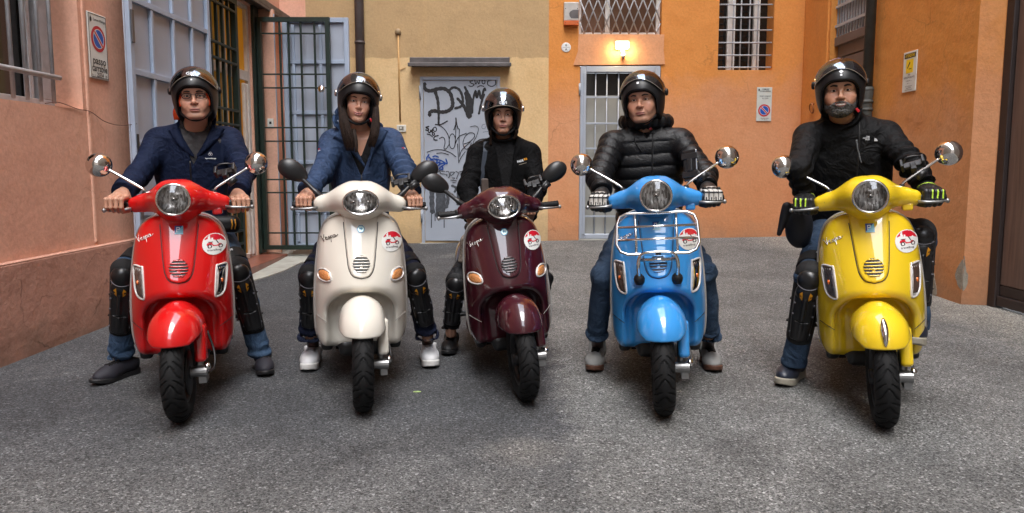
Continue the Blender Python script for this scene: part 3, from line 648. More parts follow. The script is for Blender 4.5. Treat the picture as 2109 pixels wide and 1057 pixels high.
for i in range(14): P_('slat', PR.box(7.665, 8.715, PZ + .055 + i * .047, PZ + .095 + i * .047, 0.12, 0.15), M_SHUTTER, sh)
# dark wooden gate beyond the pier, running back towards the viewer
PW = Plane('right', 3.93)
wg = P_('wooden_gate', PW.box(2.4, 5.86, 0.02, 4.2, 0.05, 0.07), M_INK, RB)
for i in range(12):
    u1 = 5.80 - i * 0.285; P_('plank', PW.box(u1 - .28, u1, 0.19, 4.2, 0.0, 0.049), M_WOOD, wg, bevel=0.006)
P_('gate_frame', PW.box(5.81, 5.90, 0.0, 4.2, -0.03, 0.05), mat('near_black_wood', lin(44, 34, 32), 0.55, var=0.2, vscale=8), wg, bevel=0.006)
P_('bottom_rail', PW.box(2.4, 5.80, 0.02, 0.10, -0.02, 0.05), MATS['near_black_wood'], wg, bevel=0.006)
P_('bottom_board', PW.box(2.4, 5.80, 0.105, 0.185, 0.0, 0.05), MATS['near_black_wood'], wg, bevel=0.004)
lk = WX(2049, 470, 3.92); P_('latch', PW.box(lk[1] - .012, lk[1] + .012, lk[2] - .04, lk[2] + .03, -0.012, 0.0), mat('brass', lin(190, 160, 80), 0.35, 0.8), wg, bevel=0.003)
P_('wall_beyond', PW.panel(-18, 2.4, -0.1, TOPZ, []), M_UPPER, RB)
P_('lintel', PW.panel(2.4, 5.9, 4.2, TOPZ, []), M_UPPER, RB)
# spalled plaster on the pier corner
def patch(pm, pts, d0, d1, name='bare_patch'):
    P = spline(np.array(pts), 3, True); n = len(P); rs = np.random.RandomState(len(pts)); P = P + rs.uniform(-.006, .006, P.shape)
    V = np.concatenate([pm.m(P[:, 0], P[:, 1], d1), pm.m(P[:, 0], P[:, 1], d0)]); P_(name, (V, [tuple(range(n, 2 * n))] + [(i, (i + 1) % n, n + (i + 1) % n, n + i) for i in range(n)]), M_MORTAR, RB)
patch(PR, [(6.02, .30), (5.955, .38), (5.953, .22), (5.955, .12), (6.01, .16), (6.05, .23)], -.003, 0.01)
PF = Plane('back', 5.945)
patch(PF, [(3.722, .40), (3.735, .30), (3.765, .24), (3.755, .17), (3.724, .13)], -.004, 0.01)
patch(PR, [(6.30, .02), (6.34, .16), (6.37, .20), (6.40, .10), (6.38, .01)], -.003, 0.01)

# ------------------------------------------------------------------ street end behind the viewer (closes the alley, seen only in reflections)
EB = empty('building', (0, -22, 0)); tag(EB, 'plastered house closing the alley at its street end', 'building')
P_('wall', box(-9, 9, -22.5, -22, -0.1, 13), M_UPPER, EB)
# ------------------------------------------------------------------ implicit surfaces (numpy) for every rounded form
def smin(a, b, k):
    h = np.maximum(k - np.abs(a - b), 0.0) / k
    return np.minimum(a, b) - h * h * k * 0.25
def smax(a, b, k): return -smin(-a, -b, k)
def s_ell(P, c, r, R=None):
    Q = P - np.asarray(c, P.dtype)
    if R is not None: Q = Q @ np.asarray(R, P.dtype)          # R columns = local axes
    r = np.asarray(r, P.dtype); a = Q / r; k0 = np.sqrt((a * a).sum(1)); b = a / r; k1 = np.sqrt((b * b).sum(1)) + 1e-9
    return k0 * (k0 - 1.0) / k1
def s_cap(P, a, b, r1, r2=None):
    a = np.asarray(a, P.dtype); b = np.asarray(b, P.dtype); r2 = r1 if r2 is None else r2
    ab = b - a; t = np.clip(((P - a) @ ab) / (ab @ ab + 1e-12), 0, 1)
    d = P - a - t[:, None] * ab
    return np.sqrt((d * d).sum(1)) - (r1 + (r2 - r1) * t).astype(P.dtype)
def s_box(P, c, h, r=0.0, R=None):
    Q = P - np.asarray(c, P.dtype)
    if R is not None: Q = Q @ np.asarray(R, P.dtype)
    q = np.abs(Q) - (np.asarray(h, P.dtype) - r); o = np.maximum(q, 0)
    return np.sqrt((o * o).sum(1)) + np.minimum(q.max(1), 0) - r
def s_chain(P, pts, rs, k=0.02):
    d = None
    for i in range(len(pts) - 1):
        e = s_cap(P, pts[i], pts[i + 1], rs[i], rs[i + 1]); d = e if d is None else smin(d, e, k)
    return d
def s_poly2(X, Z, poly):
    """signed distance to a closed polygon in 2D"""
    poly = np.asarray(poly, X.dtype); n = len(poly); d = np.full(X.shape, 1e9, X.dtype); s = np.ones(X.shape, X.dtype)
    for i in range(n):
        x0, z0 = poly[i]; x1, z1 = poly[i - 1]; ex, ez = x1 - x0, z1 - z0; wx, wz = X - x0, Z - z0
        t = np.clip((wx * ex + wz * ez) / (ex * ex + ez * ez + 1e-12), 0, 1); bx, bz = wx - ex * t, wz - ez * t
        d = np.minimum(d, bx * bx + bz * bz)
        c1 = Z >= z0; c2 = Z < z1; c3 = ex * wz > ez * wx
        fl = (c1 & c2 & c3) | (~c1 & ~c2 & ~c3); s = np.where(fl, -s, s)
    return s * np.sqrt(d)
def _ev(f, P, chunk=60000):
    if len(P) <= chunk: return f(P)
    return np.concatenate([f(P[i:i + chunk]) for i in range(0, len(P), chunk)])
def iso(f, lo, hi, h, newton=2, band=1.6):
    """surface nets of f=0 inside [lo,hi] at cell size h -> V, quads, normals"""
    lo = np.asarray(lo, np.float32); hi = np.asarray(hi, np.float32); c = 4
    nc = np.ceil((hi - lo) / (h * c)).astype(int); n = nc * c + 1
    g = [lo[i] + h * c * (np.arange(nc[i]) + 0.5) for i in range(3)]
    C = np.stack(np.meshgrid(*g, indexing='ij'), -1).reshape(-1, 3).astype(np.float32)
    act = (np.abs(_ev(f, C)) < band * 0.87 * c * h).reshape(nc)
    cells = np.repeat(np.repeat(np.repeat(act, c, 0), c, 1), c, 2)
    pm = np.zeros(n, bool)
    for i in (0, 1):
        for j in (0, 1):
            for k in (0, 1): pm[i:n[0] - 1 + i, j:n[1] - 1 + j, k:n[2] - 1 + k] |= cells
    I = np.argwhere(pm); D = np.full(n, 1.0, np.float32)
    D[pm] = _ev(f, (lo + I * np.float32(h)).astype(np.float32))
    S = D < 0
    cnt = np.zeros(cells.shape, np.int8)
    for i in (0, 1):
        for j in (0, 1):
            for k in (0, 1): cnt += S[i:n[0] - 1 + i, j:n[1] - 1 + j, k:n[2] - 1 + k]
    mixd = cells & (cnt > 0) & (cnt < 8); ci = np.argwhere(mixd); vid = np.full(cells.shape, -1, np.int64); vid[mixd] = np.arange(len(ci))
    acc = np.zeros((len(ci), 3), np.float32); w = np.zeros(len(ci), np.float32)
    for ax in range(3):
        o = [a for a in range(3) if a != ax]
        for p in (0, 1):
            for q in (0, 1):
                off = np.zeros(3, int); off[o[0]] = p; off[o[1]] = q; A = ci + off; B = A.copy(); B[:, ax] += 1
                da = D[A[:, 0], A[:, 1], A[:, 2]]; db = D[B[:, 0], B[:, 1], B[:, 2]]; cr_ = (da < 0) != (db < 0)
                t = np.where(cr_, da / np.where(cr_, da - db, 1), 0)
                pt = A.astype(np.float32); pt[:, ax] += t; acc += np.where(cr_[:, None], pt, 0); w += cr_
    V = lo + h * acc / np.maximum(w, 1)[:, None]
    quads = []
    for ax in range(3):
        o1, o2 = (ax + 1) % 3, (ax + 2) % 3
        sl_a = [slice(None)] * 3; sl_b = [slice(None)] * 3; sl_a[ax] = slice(0, n[ax] - 1); sl_b[ax] = slice(1, n[ax])
        E = np.argwhere(S[tuple(sl_a)] != S[tuple(sl_b)])
        ok = (E[:, o1] > 0) & (E[:, o2] > 0) & (E[:, o1] < n[o1] - 1) & (E[:, o2] < n[o2] - 1); E = E[ok]
        if len(E) == 0: continue
        def cid(d1, d2):
            X = E.copy(); X[:, o1] -= d1; X[:, o2] -= d2; return vid[X[:, 0], X[:, 1], X[:, 2]]
        Q = np.stack([cid(1, 1), cid(0, 1), cid(0, 0), cid(1, 0)], 1); Q = np.where((S[E[:, 0], E[:, 1], E[:, 2]])[:, None], Q, Q[:, ::-1])
        quads.append(Q[(Q >= 0).all(1)])
    Q = np.concatenate(quads); V = V.astype(np.float32); e = np.float32(h * 0.35)
    def grad(V):
        G = np.empty_like(V)
        for a in range(3):
            d = np.zeros(3, np.float32); d[a] = e; G[:, a] = (_ev(f, V + d) - _ev(f, V - d)) / (2 * e)
        return G
    for _ in range(newton):
        G = grad(V); fv = _ev(f, V); st = fv / np.maximum((G * G).sum(1), 0.05); st = np.clip(st, -h, h)
        mv = G * st[:, None]; L = np.sqrt((mv * mv).sum(1)); mv *= np.minimum(1, 0.7 * h / np.maximum(L, 1e-9))[:, None]; V = V - mv
    G = grad(V); Nn = G / np.maximum(np.sqrt((G * G).sum(1)), 1e-6)[:, None]
    return V, Q, Nn
_rs = np.random.RandomState(7)
_NW = [(_rs.normal(size=3), _rs.uniform(0, 6.28)) for _ in range(40)]
def wob(P, freq, seed=0, n=4):
    """smooth band-limited noise in -1..1"""
    o = np.zeros(len(P), np.float32)
    for i in range(n):
        d, ph = _NW[(seed * 7 + i) % 40]; d = d / np.linalg.norm(d)
        o += np.sin((P @ (d * freq * (0.7 + 0.12 * i)).astype(P.dtype)) + ph + 1.3 * np.sin(P @ (np.roll(d, 1) * freq * 0.6).astype(P.dtype) + i))
    return o / n
# ------------------------------------------------------------------ scooter materials
M_CHROME = MATS['chrome']
M_ALU = mat('cast_aluminium', lin(150, 150, 150), 0.38, 0.85, var=0.15, vscale=30)
M_DARKMETAL = mat('dark_metal', lin(50, 50, 52), 0.45, 0.7, var=0.2, vscale=30)
M_RUBBER = mat('tyre_rubber', (0.009, 0.009, 0.0095), 0.7, spec=0.22, var=0.25, vscale=25, bump=0.1, bscale=300)
M_BLACKSOFT = mat('black_vinyl', (0.009, 0.009, 0.010), 0.55, spec=0.25, bump=0.15, bscale=350)
M_GREYTRIM = mat('grey_edge_trim', lin(150, 146, 142), 0.4)
M_AMBER = mat('amber_lens', lin(222, 150, 92), 0.12, var=0.35, vscale=160, coat=1.0)
M_CLEARRIM = mat('clear_lens_rim', lin(206, 202, 198), 0.15, coat=1.0)
M_BULB = mat('bulb_orange', lin(226, 110, 40), 0.2, coat=1.0)
def reflector(name, c1, c2, scale=55, metal=0.55):
    """pressed, faceted reflector seen through its lens"""
    t = new_mat(name); tc = t.n('ShaderNodeTexCoord'); mp = t.n('ShaderNodeMapping'); mp.inputs['Scale'].default_value = (1.0, 0.05, 0.28)
    t.L.new(tc.outputs['Object'], mp.inputs['Vector']); v = t.n('ShaderNodeTexVoronoi'); v.inputs['Scale'].default_value = scale; t.L.new(mp.outputs['Vector'], v.inputs['Vector'])
    s = t.n('ShaderNodeSeparateColor'); t.L.new(v.outputs['Color'], s.inputs[0])
    t.L.new(t.mix(t.mapr(s.outputs[0], 0, 1), c1, c2), t.b.inputs['Base Color']); t.b.inputs['Metallic'].default_value = metal; t.b.inputs['Roughness'].default_value = 0.22  # facet glints are painted: bright and dark cells in the base colour
    t.L.new(t.bump(s.outputs[1], 0.9, 0.01), t.b.inputs['Normal']); return t.m
M_REFL = reflector('headlight_reflector', lin(255, 254, 252), lin(104, 96, 92), 170)
M_REFLSIG = mat('indicator_reflector', lin(196, 190, 186), 0.25, 0.15, var=0.45, vscale=70)
def glass_thin(name, tint, f=0.10, rough=0.02, ior=1.45, gcol=(1, 1, 1, 1)):
    t = new_mat(name); t.N.remove(t.b); out = [n for n in t.N if n.type == 'OUTPUT_MATERIAL'][0]
    tr = t.n('ShaderNodeBsdfTransparent'); tr.inputs['Color'].default_value = tint
    gl = t.n('ShaderNodeBsdfGlossy'); gl.inputs['Roughness'].default_value = rough; gl.inputs['Color'].default_value = gcol
    fr = t.n('ShaderNodeFresnel'); fr.inputs['IOR'].default_value = ior
    m = t.n('ShaderNodeMixShader'); fac = t.math('ADD', fr.outputs[0], f)
    t.L.new(fac, m.inputs[0]); t.L.new(tr.outputs[0], m.inputs[1]); t.L.new(gl.outputs[0], m.inputs[2]); t.L.new(m.outputs[0], out.inputs['Surface']); return t.m
M_LENS = glass_thin('clear_lens', (0.96, 0.96, 0.96, 1), 0.06)
def paint(name, c):
    m = mat(name, c, 0.45, coat=1.0, coat_rough=0.012, spec=0.15, var=0.03, vscale=3)
    return m

# ------------------------------------------------------------------ scooter shapes (local: x right, y back, z up, tyre contact at origin)
OUT_H = [(0.0, .905), (.085, .905), (.128, .892), (.168, .862), (.190, .82), (.205, .76), (.217, .66), (.224, .56), (.228, .46), (.227, .37), (.222, .31), (.208, .262), (.180, .235), (.14, .226), (0.0, .226)]
_hp = spline(OUT_H, 3); OUTLINE = np.concatenate([_hp, (_hp * [-1, 1])[::-1][1:-1]])
_zy = np.array([.2, .3, .4, .48, .55, .65, .75, .85, .95]); _yc = np.array([.20, .175, .135, .108, .100, .130, .170, .215, .265]); _ye = np.array([.345, .335, .322, .312, .310, .318, .332, .352, .38])
def shield_y(x, z):
    yc = np.interp(z, _zy, _yc); ye = np.interp(z, _zy, _ye); u = np.clip(np.abs(x) / .228, 0, 1.3)
    return yc + (ye - yc) * (0.55 * u ** 2 + 0.45 * u ** 3.4)
_zf = np.linspace(.15, 1.0, 171); _k = np.exp(-0.5 * (np.arange(-14, 15) / 6.0) ** 2); _k /= _k.sum()
def _sm(a): v = np.interp(_zf, _zy, a); return np.convolve(np.pad(v, 14, mode='edge'), _k, 'valid')
_yc, _ye, _zy = _sm(_yc), _sm(_ye), _zf
def f_shield(P):
    X, Y, Z = P[:, 0], P[:, 1], P[:, 2]; o = s_poly2(X, Z, OUTLINE)
    yf = shield_y(X, Z).astype(np.float32); yb = np.interp(Z, _zy, _ye).astype(np.float32) + .04
    d = smax((yf - Y) * .8, o, .035); d = smax(d, Y - yb, .02)
    qx = np.abs(X) - .045; qz = np.abs(Z - .15) - .265; t = np.sqrt(np.maximum(qx, 0) ** 2 + np.maximum(qz, 0) ** 2) + np.minimum(np.maximum(qx, qz), 0) - .115
    t = smax(t, (Y - .305) * .8, .05)
    return smax(d, -t, .050)
HORN = np.array([(.082, .912), (.078, .85), (.070, .76), (.063, .69), (.055, .645), (.036, .615), (0, .605)]); _hh = spline(HORN, 4)
HORNP = np.concatenate([_hh, (_hh * [-1, 1])[::-1][1:]])
def f_horn(P):
    X, Y, Z = P[:, 0], P[:, 1], P[:, 2]; o = s_poly2(X, Z, HORNP); yf = shield_y(X, Z).astype(np.float32)
    return smax(smax((yf - .011 - Y) * .85, o, .010), Y - yf - .02, .004)
def f_headset(P):
    Q = P.copy(); Q[:, 0] = np.abs(Q[:, 0])
    d = s_ell(Q, (0, .235, .985), (.108, .125, .088))
    arm = s_box(Q, (.12, .292, .968), (.105, .034, .036), .03, rot('Y', radians(7)) @ rot('Z', radians(10)))
    arm2 = s_cap(Q, (.04, .25, .985), (.15, .295, .972), .070, .036)
    d = smin(d, smin(arm, arm2, .03), .05)
    d = smin(d, s_ell(Q, (0, .275, .915), (.078, .085, .05)), .03)
    return smax(d, -s_cap(Q, (0, .0, .985), (0, .155, .985), .0668), .008)
def f_headset_oval(P):
    Q = P.copy(); Q[:, 0] = np.abs(Q[:, 0])
    d = s_ell(Q, (0, .24, .975), (.125, .12, .085))
    arm = s_box(Q, (.13, .292, .958), (.095, .034, .034), .03, rot('Y', radians(10)) @ rot('Z', radians(10)))
    arm2 = s_cap(Q, (.04, .25, .982), (.17, .295, .958), .062, .036)
    d = smin(d, smin(arm, arm2, .03), .06)
    d = smin(d, s_ell(Q, (0, .275, .915), (.085, .085, .05)), .03)
    q = Q * np.array([.70, 1, 1], np.float32); return smax(d, -s_cap(q, (0, .0, .965), (0, .16, .965), .055), .008)
def f_fender(P):
    X, Y, Z = P[:, 0], P[:, 1], P[:, 2]; A = np.abs(X)
    d = s_ell(P, (0, .035, .366), (.136, .215, .170)); d = smax(d, A - .116, .035); d = smax(d, (A - .066) * .72 + (Z - .520) * .69, .03)
    inner = smax(s_ell(P, (0, .035, .354), (.122, .200, .154)), A - .103, .03)
    low = .372 - Z + 0.75 * np.clip(A - .072, 0, 1) + .06 * np.clip(Y, 0, 1)
    return smax(smax(d, -inner, .006), low, .010)
def f_fender_oval(P):
    X, Y, Z = P[:, 0], P[:, 1], P[:, 2]; A = np.abs(X)
    d = smax(s_ell(P, (0, .035, .367), (.128, .205, .167)), A - .114, .04); inner = smax(s_ell(P, (0, .035, .355), (.114, .190, .151)), A - .101, .03)
    low = .376 - Z + 0.45 * np.clip(A - .075, 0, 1) + .06 * np.clip(Y, 0, 1)
    return smax(smax(d, -inner, .006), low, .010)
def f_forkcover(P):
    d = s_box(P, (.095, .02, .345), (.025, .045, .085), .018, rot('X', radians(-8)))
    return smax(d, P[:, 2] - .45 , .01)
def f_seat(P):
    d = smin(s_ell(P, (0, .88, .765), (.15, .26, .06)), s_ell(P, (0, 1.22, .785), (.135, .25, .055)), .05)
    return smax(d, .725 - P[:, 2], .03)
def f_rear(P):
    Q = P.copy(); Q[:, 0] = np.abs(Q[:, 0])
    cowl = s_ell(Q, (.125, 1.12, .52), (.105, .42, .20), rot('X', radians(6)))
    mid = s_box(P, (0, 1.02, .60), (.115, .36, .14), .08); fr = s_box(P, (0, .75, .50), (.10, .05, .22), .045)
    d = smin(smin(cowl, mid, .05), fr, .06)
    d = smin(d, s_ell(P, (0, 1.38, .62), (.10, .22, .12)), .06)
    return smax(d, -s_box(P, (0, 1.30, .25), (.075, .25, .22), .05), .03)
def f_floor(P):
    Q = P.copy(); Q[:, 0] = np.abs(Q[:, 0])
    d = s_box(P, (0, .56, .265), (.19, .24, .03), .02); d = smin(d, s_box(Q, (.17, .60, .25), (.03, .26, .045), .02), .02)
    d = smin(d, s_box(P, (0, .40, .60), (.15, .03, .28), .03), .04)       # inner leg-shield locker
    return smin(d, s_box(P, (0, .5, .22), (.11, .2, .04), .03), .03)
def tyre_mesh():
    nt, npf = 560, 60; th = np.linspace(0, 2 * pi, nt, endpoint=False); ph = np.linspace(-2.35, 2.35, npf)
    TH, PH = np.meshgrid(th, ph, indexing='ij'); s = PH * .05
    arc = TH * .217 / (2 * pi * .217) * 2 * pi
    k = (TH * 34 / (2 * pi) + np.abs(PH) * 1.15 + 0.16 * np.sin(TH * 17)) % 1.0
    alt = (np.floor(TH * 34 / (2 * pi) + np.abs(PH) * 1.15) % 2)
    g = (np.abs(k - .5) < .10) & (np.abs(PH) < np.where(alt > 0, 1.05, 1.28)) & (np.abs(PH) > np.where(alt > 0, .0, .22))
    sh = np.where(g, -.0065, 0.0)
    rr = .165 + (.052 + sh) * np.cos(PH); xx = (.0475 + sh) * np.sin(PH)
    V = np.stack([xx, rr * np.sin(TH), rr * np.cos(TH) + .217], -1).reshape(-1, 3)
    F = [(i * npf + j, i * npf + j + 1, ((i + 1) % nt) * npf + j + 1, ((i + 1) % nt) * npf + j) for i in range(nt) for j in range(npf - 1)]
    return V, F
def rim_geo():
    g = [lathe([(.138, -.034), (.130, -.036), (.118, -.028), (.112, .0), (.118, .028), (.130, .036), (.138, .034)], 40, 'x', caps=False), lathe([(.0, -.05), (.03, -.05), (.034, -.03), (.034, .03), (.03, .05), (0, .05)], 20, 'x', caps=False)]
    for i in range(5):
        a = i * 2 * pi / 5; g.append(move(tube([(0, .03 * sin(a), .03 * cos(a)), (0, .075 * sin(a), .075 * cos(a)), (0, .118 * sin(a), .118 * cos(a))], [.016, .013, .017], 8)))
    g.append(lathe([(.03, .040), (.10, .040), (.10, .045), (.03, .045)], 32, 'x', caps=False))
    return move(join(*g), (0, 0, .217))
def iso_mesh(name, f, lo, hi, h, mat0=None, **k):
    V, Q, N = iso(f, lo, hi, h, **k); return make_mesh(name, V, Q, mat0, None, True, N)
def dot_slot(m): m.materials.append(MATS['black_plastic']); return m
SM = {}
SM['shield'] = dot_slot(iso_mesh('legshield', f_shield, (-.25, .06, .20), (.25, .44, .94), .0046))
SM['horn'] = dot_slot(iso_mesh('horn_cover', f_horn, (-.10, .05, .58), (.10, .30, .94), .0034))
SM['headset'] = dot_slot(iso_mesh('headset', f_headset, (-.27, .08, .84), (.27, .40, 1.10), .0040))
SM['headset_oval'] = dot_slot(iso_mesh('headset', f_headset_oval, (-.27, .08, .84), (.27, .40, 1.10), .0040))
SM['fender'] = dot_slot(iso_mesh('front_fender', f_fender, (-.16, -.22, .33), (.16, .30, .57), .0040))
SM['fender_oval'] = dot_slot(iso_mesh('front_fender', f_fender_oval, (-.16, -.22, .33), (.16, .30, .57), .0040))
SM['forkcover'] = dot_slot(iso_mesh('fork_cover', f_forkcover, (.05, -.06, .23), (.14, .11, .48), .0042))
SM['seat'] = dot_slot(iso_mesh('seat', f_seat, (-.2, .58, .69), (.2, 1.52, .87), .009))
SM['rear'] = dot_slot(iso_mesh('rear_body', f_rear, (-.26, .64, .2), (.26, 1.66, .8), .009))
SM['floor'] = dot_slot(iso_mesh('floorboard', f_floor, (-.24, .28, .14), (.24, .9, .92), .008))
SM['tyre'] = make_mesh('tyre', *tyre_mesh(), M_RUBBER, None, True)
SM['rim'] = make_mesh('rim', *rim_geo(), M_DARKMETAL, None, True)

def on_shield(x, z, off=0.0):
    x = np.asarray(x, float); z = np.asarray(z, float); return np.stack([x, shield_y(x, z) - off, z], -1)
def raster(cx, cz, w, h, n, colour, off, ymap=None, keep=None):
    """flat print laid on the curved shield: a fine quad grid, one colour per quad; colour(u,v)-> index or -1"""
    us = np.linspace(-1, 1, n + 1); U, Wv = np.meshgrid(us, us, indexing='ij'); X = cx + U * w / 2; Z = cz + Wv * h / 2
    Y = (shield_y(X, Z) - off) if ymap is None else ymap(X, Z)
    V = np.stack([X, Y, Z], -1).reshape(-1, 3); F = []; M = []
    for i in range(n):
        for j in range(n):
            u, v = (us[i] + us[i + 1]) / 2, (us[j] + us[j + 1]) / 2; c = colour(u, v)
            if c >= 0: F.append((i * (n + 1) + j, (i + 1) * (n + 1) + j, (i + 1) * (n + 1) + j + 1, i * (n + 1) + j + 1)); M.append(c)
    return V, F, M
def inpoly(u, v, P):
    r = False; j = len(P) - 1
    for i in range(len(P)):
        if (P[i][1] > v) != (P[j][1] > v) and u < (P[j][0] - P[i][0]) * (v - P[i][1]) / (P[j][1] - P[i][1]) + P[i][0]: r = not r
        j = i
    return r
SKY = [(-1, .38), (-.72, .40), (-.62, .46), (-.56, .44), (-.52, .70), (-.46, .70), (-.44, .82), (-.36, .82), (-.33, .44), (-.26, .42), (-.24, .56), (-.12, .56), (-.10, .40), (.10, .34), (.30, .36), (.42, .34), (.50, .44), (.58, .36), (.74, .28), (1, .18)]
def sticker_col(u, v):
    r = sqrt(u * u + v * v)
    if r > 1: return -1
    if r > .93: return 0
    xs = [p[0] for p in SKY]; sk = np.interp(u, xs, [p[1] for p in SKY])
    for cx in (-.38, .52):
        d = sqrt((u - cx) ** 2 + (v + .22) ** 2)
        if .10 < d < .19: return 2
    if inpoly(u, v, [(-.66, -.05), (-.55, .12), (-.20, .14), (-.10, -.08), (.20, -.12), (.34, -.05), (.40, .05), (.62, -.02), (.58, -.14), (.36, -.20), (-.1, -.22), (-.2, -.10), (-.36, -.04), (-.58, -.14)]): return 1
    if inpoly(u, v, [(-.54, .20), (-.12, .20), (-.12, .13), (-.50, .13)]) or inpoly(u, v, [(.10, .34), (.20, .36), (.40, .0), (.32, -.02)]): return 2
    return 1 if v > sk else 0
M_STW, M_STR, M_STD = mat('sticker_white', lin(226, 226, 222), 0.3, coat=0.5), mat('sticker_red', lin(204, 22, 44), 0.3, coat=0.5), mat('sticker_dark', lin(52, 40, 44), 0.3)
_st = raster(.150, .772, .104, .100, 56, sticker_col, .0035)
SM['sticker'] = make_mesh('round_sticker', _st[0], _st[1], [M_STW, M_STR, M_STD], _st[2], True)
tg = text_geo('travelbug', .013, .0002); _tx = .150 + tg[0][:, 0] * 1.25; _tz = .744 + tg[0][:, 1]
SM['sticker_text'] = make_mesh('sticker_lettering', on_shield(_tx, _tz, .0042), tg[1], M_STD)
# handwritten name badge as thin raised strokes
VESPA = [[(0, .62), (.05, .72), (.09, .30), (.12, .05), (.18, .50), (.25, .80)], [(.25, .22), (.33, .32), (.34, .44), (.28, .40), (.27, .20), (.34, .12), (.42, .24)],
         [(.42, .24), (.48, .44), (.52, .18), (.46, .12), (.42, .17)], [(.52, .22), (.60, .44), (.57, .10), (.52, -.30)], [(.58, .38), (.68, .40), (.66, .18), (.58, .18)],
         [(.86, .40), (.76, .42), (.74, .20), (.82, .16), (.88, .42), (.87, .18), (.95, .22), (1.05, .34)]]
def vespa_geo(cx, cz, w, h, tilt, r=.0016):
    g = []
    for s in VESPA:
        P = spline(np.array(s), 5); x = (P[:, 0] - .5) * w; z = (P[:, 1] - .3) * h; c, t = cos(tilt), sin(tilt)
        X, Z = cx + x * c - z * t, cz + x * t + z * c; g.append(tube(on_shield(X, Z, .003), r, 5))
    return join(*g)
SM['badge'] = make_mesh('name_badge', *vespa_geo(-.150, .792, .082, .040, radians(24)), M_CHROME, None, True)
SM['badge_dark'] = make_mesh('name_badge', *vespa_geo(-.150, .792, .082, .040, radians(20)), mat('dark_badge', lin(70, 52, 44), 0.3, 0.6), None, True)
SM['badge_red'] = make_mesh('name_badge', *join(vespa_geo(-.150, .806, .080, .040, radians(24))), mat('white_badge', lin(226, 218, 214), 0.25, 0.3), None, True)
LXSIG = np.array([(.158, .668), (.166, .672), (.196, .676), (.203, .660), (.199, .60), (.192, .555), (.178, .533), (.160, .527), (.150, .535), (.153, .60)])
ETSIG = np.array([(.142, .602), (.152, .628), (.178, .640), (.202, .632), (.208, .608), (.196, .588), (.166, .582), (.146, .588)])
def signal_geo(poly, side, inset, off, rows=9):
    P = spline(poly, 4, True); c = P.mean(0); P = c + (P - c) * inset; V = []; F = []; n = len(P)
    for k in range(rows):
        t = 1 - k / (rows - 1) * .999; Q = c + (P - c) * t; bulge = off + .010 * (1 - t ** 4) if k else off - .004
        V.append(on_shield(Q[:, 0], Q[:, 1], bulge))
        if k: F += [((k - 1) * n + i, (k - 1) * n + (i + 1) % n, k * n + (i + 1) % n, k * n + i) for i in range(n)]
    V = np.concatenate(V)
    if side < 0: V = V * [-1, 1, 1]
    return V, F
def rim_loop(poly, side, scale, off, r):
    P = spline(poly, 4, True); c = P.mean(0); P = c + (P - c) * scale; V = on_shield(P[:, 0], P[:, 1], off)
    if side < 0: V = V * [-1, 1, 1]
    return tube(V, r, 8, closed=True)

